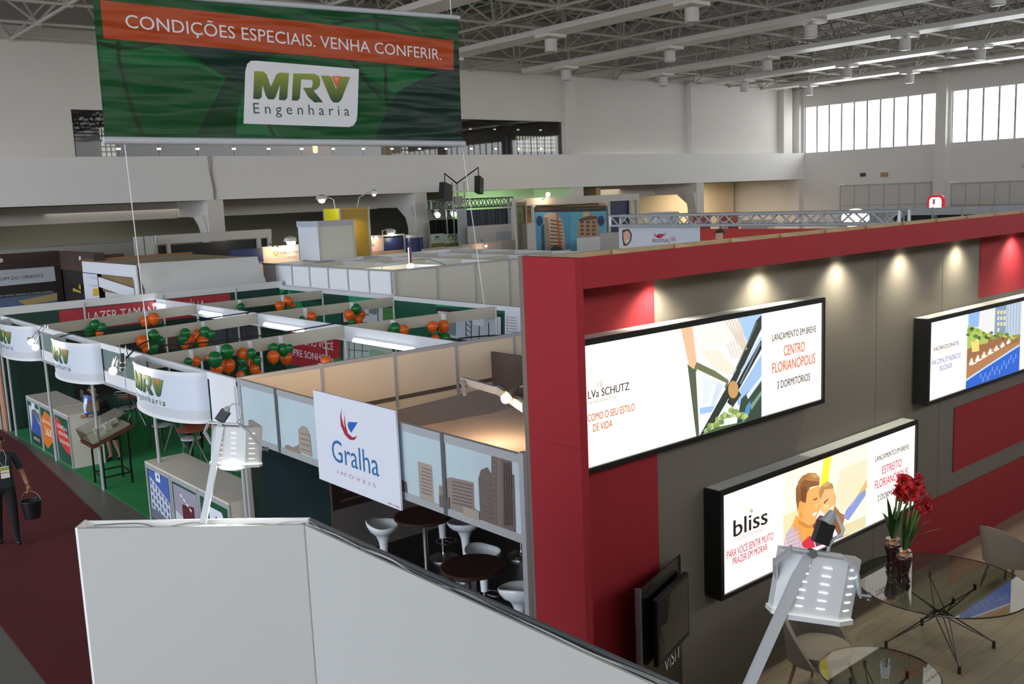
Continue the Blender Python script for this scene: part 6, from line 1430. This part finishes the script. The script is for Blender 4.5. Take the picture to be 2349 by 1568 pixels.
def towerp(p, x0, sgn, o=(1000, 400)):
    c = lambda *pts: q(*pts, s=3.356, o=o)
    if sgn == 0:
        p.poly(c((755, 285), (1032, 285), (1036, 590), (780, 600)), '4f9cc4'); p.poly(c((755, 250), (1022, 245), (1023, 288), (757, 290)), '241c1e')
        p.poly(c((830, 315), (870, 292), (925, 300), (975, 360), (1000, 585), (885, 600), (850, 590)), 'c9b49c'); p.poly(c((810, 400), (832, 380), (840, 600), (815, 600)), '3a4450'); p.poly(c((832, 330), (862, 330), (890, 600), (850, 600)), 'a08a78')
        for i in range(9): p.poly(c((880, 345 + i * 28), (972, 362 + i * 26), (976, 372 + i * 26), (882, 357 + i * 28)), '6a5448')
        p.poly(c((925, 290), (938, 288), (968, 590), (948, 590)), 'b8623a'); p.poly(c((885, 560), (930, 545), (990, 580), (885, 600)), '3f5030')
        p.disc(1000 + 798 / 3.356, 400 + 357 / 3.356, 7.5, '24306a', 16, 1.6); p.text('LANÇAMENTO IMPERDÍVEL', (1234, 481.5), (1296, 480), 3.4, '8a4a40')
    else:
        p.poly(c((1030, 285), (1310, 280), (1316, 590), (1037, 590)), '5ab0cc'); p.poly(c((1028, 245), (1310, 240), (1311, 282), (1029, 287)), '241c1e')
        p.poly(c((1100, 345), (1150, 310), (1155, 285), (1180, 295), (1240, 320), (1258, 480), (1090, 482)), 'b89068'); p.poly(c((1100, 345), (1180, 318), (1240, 322), (1245, 340), (1105, 362)), '5a4a40'); p.poly(c((1130, 300), (1160, 283), (1185, 300), (1185, 315), (1130, 325)), 'd8bc90')
        for i in range(4):
            for j in range(3): p.poly(c((1112 + j * 45, 430 - i * 0 + i * 0 - i * 30 + 20), (1138 + j * 45, 428 - i * 30 + 20), (1138 + j * 45, 445 - i * 30 + 20), (1112 + j * 45, 447 - i * 30 + 20)), '5c4a40')
        p.poly(c((1255, 470), (1300, 460), (1310, 590), (1250, 590)), '7a6a58'); p.disc(1000 + 1270 / 3.356, 400 + 357 / 3.356, 8, '24306a', 16, 1.5); p.text('VIVA EM BALNEÁRIO', (1318, 480.5), (1378, 478.5), 3.4, '8a6a60')
for s_, lab in ((0, 'blue poster of a slim tower with an orange stripe, in the white booth'), (1, 'blue poster of a brown apartment building, beside the navy panel')):
    p = Print('y', YQ - .03, .0004); towerp(p, 0, s_); tag(p.build('poster', None), lab, 'poster', 'building posters')
P = PY(1257, 446, YQ - .4); o = thing('flood_lamp', 'star-bright warm lamp on the upper edge of the building poster booth', 'lamp', P); m = MB(); m.ball(P, .1, M('ffd9a0', .3, 0, 22.), 14, 8); m.build('bulb', o); m = MB(); m.tube([P + V((0, .05, -.05)), (P.x, YQ - .01, zt - .1)], .025, STEEL, 6); m.build('arm', o)
light('flood_glow', 'POINT', P + V((0, .1, -.2)), 12, (1, .68, .36), o)
for px in (1275, 1330, 1375): light('booth_lamp', 'POINT', PY(px, 462, YQ + .3) + V((0, .1, .1)), 4, (1, .72, .4), None)
A, B, C = PY(1325, 546, 29.2), PY(1376, 540, 29.2), PY(1325, 562, 29.2); m = MB(); m.box(A.x, B.x, 29.2, 29.26, 0, A.z, M('d4d6d6', .5)); m.box(B.x + .001, PY(1424, 540, 29.2).x, 29.2, 29.26, 0, A.z + .12, M('b4b2ae', .5)); tag(m.build('low_partition'), 'low white and grey panels in front of the building posters', 'panel')
# --- radio booth with the long truss
A, B = PZ(1424, 521, 4.0), PZ(2060, 508, 4.0)
XT = (A.x + B.x) / 2
A, B = PX(1424, 521, XT), PX(2085, 505, XT); zt = (A.z + B.z) / 2; A.z = B.z = zt
h_ = PX(1424, 499, XT).z - PX(1424, 521, XT).z
truss('roof_truss', 'long aluminium box truss over the red and white radio banners', A, B, h_, .45, 26, M('c4c8cc', .4, .3), 'truss', .038)
p = Print('x', XT - .042, .0006)
A1, B1 = PX(1422, 545, XT), PX(1608, 545, XT); p.rect(B1.y, A1.y, zt - 2.0, zt - .03, 'd4d9e4'); z2 = PX(1608, 545, XT)
p.rect(PX(2090, 520, XT).y, B1.y - .001, zt - 2.0, zt - .12, 'b8322e')
c = lambda *pts: q(*pts, s=3.356, o=(1180, 450))
p.poly(c((830, 260), (880, 250), (905, 290), (900, 340), (870, 380), (840, 380), (830, 330)), '4a3a34'); p.poly(c((838, 280), (870, 262), (893, 290), (890, 340), (862, 372), (842, 350)), 'd8b09a'); p.poly(c((855, 345), (880, 335), (868, 355)), 'f2eeee')
for k in (0, 1): p.poly(c((1065 + k * 15, 275), (1080 + k * 12, 300), (1110, 320), (1150 - k * 12, 300), (1175 - k * 15, 272), (1160 - k * 10, 300), (1120, 326), (1075 + k * 10, 305)), 'd06a6a')
p.poly(c((1098, 295), (1110, 288), (1120, 294), (1130, 287), (1145, 293), (1140, 305), (1120, 320), (1100, 306)), 'c02a34')
p.text('REGIONAL', (1497, 556.5), (1536, 554.5), 8, '3a3034', .02); p.text('FM', (1538, 554.5), (1549, 554), 8, 'c02a34', .02); p.text('100,3', (1539, 545.5), (1549, 545), 3, '9a4a50')
p.poly(c((1545, 290), (1545, 270), (1560, 255), (1590, 252), (1612, 265), (1614, 290), (1605, 300)), '1c1718'); p.poly(c((1550, 285), (1606, 280), (1608, 330), (1548, 330)), 'caa088')
tag(p.build('banner', None), 'long red and white radio banner with a smiling face and a heart emblem', 'banner')
P = PX(1962, 500, XT + .6); o = thing('globe_lamp', 'round warm globe lamp glowing through the long aluminium truss', 'lamp', P); m = MB(); m.ball(P, .34, M('fff3dc', .4, 0, 2.2), 16, 10, .7); m.build('globe', o, smooth=True); m = MB(); m.tube([(P.x, P.y, 0), P - V((0, 0, .2))], .04, M('d2c8b8', .4), 8); m.build('pole', o)
# things between the truss and the warm wall
for i, (a, b, c_, d, col, lab) in enumerate(((1484, 1540, 486, 500, 'b9c2d0', 'pale machine top showing over the truss beside the building posters'), (1590, 1612, 492, 515, 'a04a40', 'red cabinet seen through the truss by the mezzanine pillar'), (1650, 1676, 492, 515, 'a8443c', 'red cabinet seen through the truss, farther along'), (1700, 1760, 505, 515, 'd8c8b0', 'cream box seen through the truss before the warm wall'))):
    A, B = PX(a, d, XT + 3.5), PX(b, c_, XT + 3.5); m = MB(); m.box(XT + 3.5, XT + 3.9, B.y, A.y, 0, B.z, M(col, .6)); m.box(XT + 3.45, XT + 3.5, B.y + .1, A.y - .1, B.z - .5, B.z - .2, M('d0d0d0', .6)); tag(m.build('cabinet'), lab, 'cabinet', 'cabinets behind the truss')
# --- far white booths and the red framed sign
XB = 47.5
A, B = PX(1980, 482, XB), PX(2349, 469, XB); zt = (A.z + B.z) / 2
fb = thing('white_fascia_booth', 'far row of white booth fascias with dark openings over the red header', 'booth', (XB, (A.y + B.y) / 2, 0))
ct = [1980, 2010, 2072, 2138, 2206, 2275, 2349]
for i in range(6):
    y1, y0 = PX(ct[i], 480, XB).y, PX(ct[i + 1], 480, XB).y
    m = MB(); m.box(XB, XB + .06, y0, y1 - .06, zt - .36, zt, M('c9ccd2', .5)); m.build('fascia_panel', fb)
    m = MB(); m.box(XB - .03, XB + .07, y1 - .06, y1, 0, zt + .03, ALU); m.build('post', fb)
m = MB(); m.box(XB + 1.2, XB + 1.3, B.y, A.y - .8, 0, zt - .2, M('23282c', .6)); m.build('dark_interior', fb)
m = MB(); m.box(XB + .061, XB + 1.3, A.y - 1.1, A.y, 0, zt - .35, M('b9bcc2', .5)); m.build('end_cabinet', fb)
XS = 47.9
A, B = PX(2127, 473, XS), PX(2165, 447, XS); w, h = A.y - B.y, B.z - A.z
rs = thing('rounded_sign', 'glowing white sign in a rounded red frame over the far booth row', 'sign', (XS, (A.y + B.y) / 2, 0))
def rr(y0, y1, z0, z1, r, x, n=6):
    o_ = []
    for cy, cz, a0 in ((y1 - r, z1 - r, 0), (y0 + r, z1 - r, 90), (y0 + r, z0 + r, 180), (y1 - r, z0 + r, 270)):
        for i in range(n + 1): a = math.radians(a0 + 90 * i / n); o_.append((x, cy + r * math.cos(a), cz + r * math.sin(a)))
    return o_
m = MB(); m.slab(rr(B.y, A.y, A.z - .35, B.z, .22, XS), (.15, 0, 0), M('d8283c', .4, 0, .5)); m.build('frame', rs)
m = MB(); m.poly(rr(B.y + .11, A.y - .11, A.z - .3, B.z - .11, .16, XS - .004), M('fffafa', .4, 0, 1.3)); m.build('lit_face', rs)
m = MB(); yy = A.y - .28; z = A.z + .1; m.poly([(XS - .008, yy, z), (XS - .008, yy - .12, z), (XS - .008, yy - .12, z + .25), (XS - .008, yy, z + .25)], M('c03a44', .5)); m.poly([(XS - .009, yy - .03, z + .04), (XS - .009, yy - .09, z + .04), (XS - .009, yy - .09, z + .2), (XS - .009, yy - .03, z + .2)], M('f0d8d8', .5)); m.build('emblem', rs)
m = MB(); m.box(XS + .03, XS + .12, (A.y + B.y) / 2 - .08, (A.y + B.y) / 2 + .08, 0, A.z - .2, STEEL); m.build('post', rs)

# ================================================================== PEOPLE
def body(name, label, joints, edges, root, loc, rz, mats, pick, group=None):
    o = None
    me = bpy.data.meshes.new(name); keys = list(joints)
    me.from_pydata([joints[k][0] for k in keys], [(keys.index(a), keys.index(b)) for a, b in edges], [])
    ob = bpy.data.objects.new(name, me); COL.objects.link(ob)
    sk = ob.modifiers.new('skin', 'SKIN'); sk.use_smooth_shade = True
    for i, k in enumerate(keys):
        r = joints[k][1]; d = me.skin_vertices[0].data[i]; d.radius = r if isinstance(r, tuple) else (r, r); d.use_root = (k == root)
    ss = ob.modifiers.new('sub', 'SUBSURF'); ss.levels = 3; ss.render_levels = 3
    bpy.context.view_layer.update(); dg = bpy.context.evaluated_depsgraph_get()
    m2 = bpy.data.meshes.new_from_object(ob.evaluated_get(dg)); m2.name = name
    bpy.data.objects.remove(ob)
    m2.materials.clear()
    for m in mats: m2.materials.append(m)
    for p in m2.polygons: p.material_index = pick(p.center); p.use_smooth = True
    o = bpy.data.objects.new(name, m2); COL.objects.link(o); o.location = loc; o.rotation_euler = (0, 0, rz)
    return tag(o, label, 'person', group)
skin = M('9c6a50', .55); hairm = M('1d1614', .6, noise=.3, scale=30)
def face(o, c, r, hair, long=False):   # c: head centre in the body's frame, looking along -y
    m = MB(); c = V(c)
    m.lathe([(r * .5, -r * .1), (r * 1.0, r * .15), (r * 1.02, r * .5), (r * .8, r * .95), (r * .35, r * 1.2), (.001, r * 1.24)], c + V((0, r * .16, 0)), hair, 16)
    if long: m.tube([c + V((0, r * .8, r * .3)), c + V((0, r * 1.0, -r * .5)), c + V((0, r * .7, -r * 1.6))], [r * .75, r * .8, r * .4], hair, 10)
    m.build('hair', o, smooth='all', local=True)
    for s in (-1, 1):
        m = MB(); m.ball(c + V((s * r * .36, -r * .86, r * .05)), r * .13, M('efe8e2', .3), 8, 5); m.ball(c + V((s * r * .36, -r * .96, r * .05)), r * .055, M('1a100c', .3), 8, 5); m.build('eye', o, local=True)
        m = MB(); m.ball(c + V((s * r * .98, r * .1, -r * .02)), r * .22, skin, 8, 6, 1.3); m.build('ear', o, smooth='all', local=True)
    m = MB(); m.tube([c + V((0, -r * .92, r * .1)), c + V((0, -r * 1.22, -r * .22)), c + V((0, -r * .95, -r * .3))], [r * .09, r * .14, r * .07], skin, 8); m.build('nose', o, smooth='all', local=True)
    m = MB(); m.tube([c + V((-r * .25, -r * .93, -r * .52)), c + V((0, -r * 1.0, -r * .54)), c + V((r * .25, -r * .93, -r * .52))], [r * .03, r * .06, r * .03], M('7a3c36', .5), 6); m.build('mouth', o, local=True)
def hand(o, w, d, side, curl, scale=1.):   # wrist point, direction of the hand, thumb side vector
    w, d, s = V(w), V(d).normalized(), V(side).normalized(); n = d.cross(s).normalized(); k = scale
    m = MB(); m.tube([w, w + d * .04 * k, w + d * .09 * k], [.026 * k, .034 * k, .032 * k], skin, 8)
    for i, L in enumerate((.075, .085, .08, .062)):
        b = w + d * .085 * k + s * (.026 - i * .017) * k; c1 = b + (d * (1 - curl * .5) + n * curl * .8) * L * .5 * k; c2 = c1 + (d * (1 - curl * 1.5) + n * curl * 1.1).normalized() * L * .5 * k
        m.tube([b, c1, c2], [.0095 * k, .009 * k, .007 * k], skin, 6)
    b = w + d * .03 * k + s * .028 * k; m.tube([b, b + (s * .6 + d * .7) * .035 * k, b + (s * .4 + d + n * curl) * .06 * k], [.011 * k, .01 * k, .008 * k], skin, 6)
    m.build('hand', o, smooth='all', local=True)
def human(label, loc, rz, h, arms, legs, lean, mats, pick, woman=False):
    s = h / 1.75; J = {}
    def A(k, p, r): J[k] = ((p[0] * s, p[1] * s, p[2] * s), tuple(x * s for x in r) if isinstance(r, tuple) else r * s)
    lx, ly = lean; f = .9 if woman else 1.
    A('pel', (0, 0, .95), (.155 * f, .115)); A('waist', (lx * .3, ly * .3, 1.12), (.15 * f, .115)); A('chest', (lx * .75, ly * .75, 1.33), (.175 * f, .125)); A('neckb', (lx, ly, 1.46), (.085, .075)); A('neck', (lx * 1.05, ly * 1.1, 1.53), .052); A('head', (lx * 1.1, ly * 1.2 - .01, 1.63), (.076, .088)); A('crown', (lx * 1.1, ly * 1.22, 1.69), (.07, .082))
    E_ = [('pel', 'waist'), ('waist', 'chest'), ('chest', 'neckb'), ('neckb', 'neck'), ('neck', 'head'), ('head', 'crown')]
    for sd, n in ((-1, 'L'), (1, 'R')):
        sh, el, wr = arms[n]; A('sh' + n, sh, .062 * f); A('el' + n, el, .045 * f); A('wr' + n, wr, .03 * f); E_ += [('chest', 'sh' + n), ('sh' + n, 'el' + n), ('el' + n, 'wr' + n)]
        hp, kn, an, toe = legs[n]; A('hp' + n, hp, .098); A('kn' + n, kn, .068); A('an' + n, an, .045); A('to' + n, toe, .038); E_ += [('pel', 'hp' + n), ('hp' + n, 'kn' + n), ('kn' + n, 'an' + n), ('an' + n, 'to' + n)]
    o = body('person', label, J, E_, 'pel', loc, rz, mats, lambda c: pick(c.x / s, c.y / s, c.z / s))
    hc = J['head'][0]; face(o, (hc[0], hc[1], hc[2] + .015 * s), .088 * s, hairm, woman)
    return o, s
# man with the bucket, walking towards the camera
P = PZ(22, 1250, .012)
AZ = math.atan2(-P.y, -P.x) + PI / 2   # his -y axis looks at the camera
dk1, dk2, sho = M('1c2a2e', .8, noise=.1, scale=30), M('121114', .85), M('15151c', .4)
man, s = human('man in dark polo shirt with a badge, carrying a black bucket down the red aisle', (P.x, P.y, .012), AZ + .12, 1.76,
    {'L': ((-.2, 0, 1.4), (-.27, .03, 1.13), (-.27, -.06, .88)), 'R': ((.2, 0, 1.4), (.28, .02, 1.13), (.34, -.08, .9))},
    {'L': ((-.09, 0, .9), (-.1, .05, .5), (-.1, .16, .09), (-.1, .04, .045)), 'R': ((.09, 0, .9), (.1, -.07, .5), (.11, -.06, .09), (.12, -.2, .045))}, (0, -.02), [skin, dk1, dk2, sho],
    lambda x, y, z: 3 if z < .1 else (0 if (z > 1.49 or (abs(x) > .215 and z < 1.16)) else (2 if z < .93 else 1)))
hand(man, (.34 * s, -.08 * s, .9 * s), (.1, -.05, -1), (-.3, -1, 0), .8); hand(man, (-.27 * s, -.06 * s, .88 * s), (0, -.1, -1), (.3, -1, 0), .4)
m = MB(); m.box(-.02, .1, -.17, -.155, 1.1, 1.28, M('e6e6dc', .5)); m.box(-.02, .1, -.173, -.1701, 1.22, 1.27, M('9aa83a', .5)); m.box(-.02, .1, -.173, -.1701, 1.18, 1.19, M('b03a3a', .5)); m.build('name_badge', man, local=True)
m = MB(); m.tube([(.05, -.16, 1.28), (.085, -.14, 1.42), (.06, -.07, 1.52)], .004, M('a8a8a0', .6), 5); m.tube([(.03, -.16, 1.28), (-.05, -.14, 1.42), (-.05, -.07, 1.52)], .004, M('a8a8a0', .6), 5); m.build('lanyard', man, local=True)
R = Matrix.Rotation(AZ + .12, 3, 'Z'); hp_ = R @ V((.35 * s, -.1 * s, .8 * s)) + V((P.x, P.y, .012))
bz = hp_.z - .42; bk_ = thing('bucket', 'black plastic bucket of small coloured things hanging from the hand of the man', 'bucket', (hp_.x, hp_.y, bz))
c = V((hp_.x, hp_.y, bz))
m = MB(); m.lathe([(.001, .0), (.11, .0), (.148, .27), (.156, .27), (.156, .285), (.142, .285), (.105, .012), (.001, .012)], c, M('17171a', .4), 26); m.build('pail', bk_, smooth=True)
m = MB(); m.tube([c + V((math.cos(t) * .15 * fx, math.cos(t) * .15 * fy, .27 + .16 * math.sin(t))) for t in [PI * i / 10 for i in range(11)] for fx, fy in ((.77, -.64),)], .004, M('c0c0c0', .3, .8), 5); m.build('handle', bk_)
rn = random.Random(2)
for i in range(14):
    a, r_ = rn.uniform(0, 6.28), rn.uniform(0, .1); pc = c + V((r_ * math.cos(a), r_ * math.sin(a), .19 + rn.uniform(0, .02)))
    m = MB(); m.ball(pc, .03, M(['2f5fc8', 'd8e048', '1f9a4a', '20386a', '8a7a3a'][i % 5], .4), 8, 6); m.build('sweet', bk_)
# woman behind the counter
P = PZ(262, 1058, .012)
suit, hose = M('15161a', .8), M('8a6a5c', .5)
wo, s = human('woman in black suit leaning over the counter, face hidden by the curved sign', (P.x, P.y, .012), math.radians(-75), 1.66,
    {'L': ((-.17, -.2, 1.36), (-.22, -.34, 1.12), (-.08, -.5, 1.1)), 'R': ((.17, -.2, 1.36), (.22, -.36, 1.14), (.06, -.52, 1.12))},
    {'L': ((-.085, 0, .9), (-.08, -.03, .5), (-.08, .0, .11), (-.08, -.13, .04)), 'R': ((.085, 0, .9), (.08, .02, .5), (.09, .12, .11), (.09, .0, .04))}, (0, -.26), [skin, suit, hose, M('0e0c0c', .3)],
    lambda x, y, z: 3 if z < .1 else (2 if z < .52 else (0 if (z > 1.5 or (y < -.46 and z < 1.25)) else 1)), True)
hand(wo, (-.08 * s, -.5 * s, 1.1 * s), (.5, -.8, 0), (.6, .4, .3), .4, .9); hand(wo, (.06 * s, -.52 * s, 1.12 * s), (-.4, -.9, 0), (-.6, .4, .3), .4, .9)
m = MB(); m.lathe([(.17, .48), (.2, .7), (.165, .95), (.15, 1.0)], (0, 0, 0), suit, 18, None, 1, .85); m.build('skirt', wo, smooth='all', local=True)
m = MB(); m.add([(-.03, -.28, 1.3), (.03, -.28, 1.3), (.07, -.28, 1.42), (-.07, -.28, 1.42)], [(0, 1, 2, 3)], skin); m.build('neckline', wo, local=True)
m = MB(); Q = V((P.x - .3, P.y - .4, 1.18)); m.obox(Q, (.03, .13, 0), (-.18, .03, .0), (0, 0, .19), M('8a6848', .6)); tag(m.build('folder'), 'brown folder held upright by the woman at the counter', 'folder')
# person standing inside, hidden from the waist up by the curved sign
P = PZ(452, 1046, .012)
pe, s = human('person in black trousers behind the reddish table, upper body hidden by the curved sign', (P.x, P.y, .012), math.radians(-20), 1.72,
    {'L': ((-.19, 0, 1.38), (-.24, .02, 1.12), (-.2, -.1, .9)), 'R': ((.19, 0, 1.38), (.24, .02, 1.12), (.2, -.1, .9))},
    {'L': ((-.09, 0, .9), (-.1, 0, .5), (-.1, .03, .09), (-.1, -.11, .045)), 'R': ((.09, 0, .9), (.1, 0, .5), (.1, .03, .09), (.12, -.11, .045))}, (0, 0), [skin, M('14171c', .8), dk2, sho],
    lambda x, y, z: 3 if z < .1 else (2 if z < .93 else (0 if (z > 1.49 or (abs(x) > .215 and z < .95)) else 1)))
hand(pe, (.2 * s, -.1 * s, .9 * s), (0, -.3, -1), (-1, -.3, 0), .4); hand(pe, (-.2 * s, -.1 * s, .9 * s), (0, -.3, -1), (1, -.3, 0), .4)
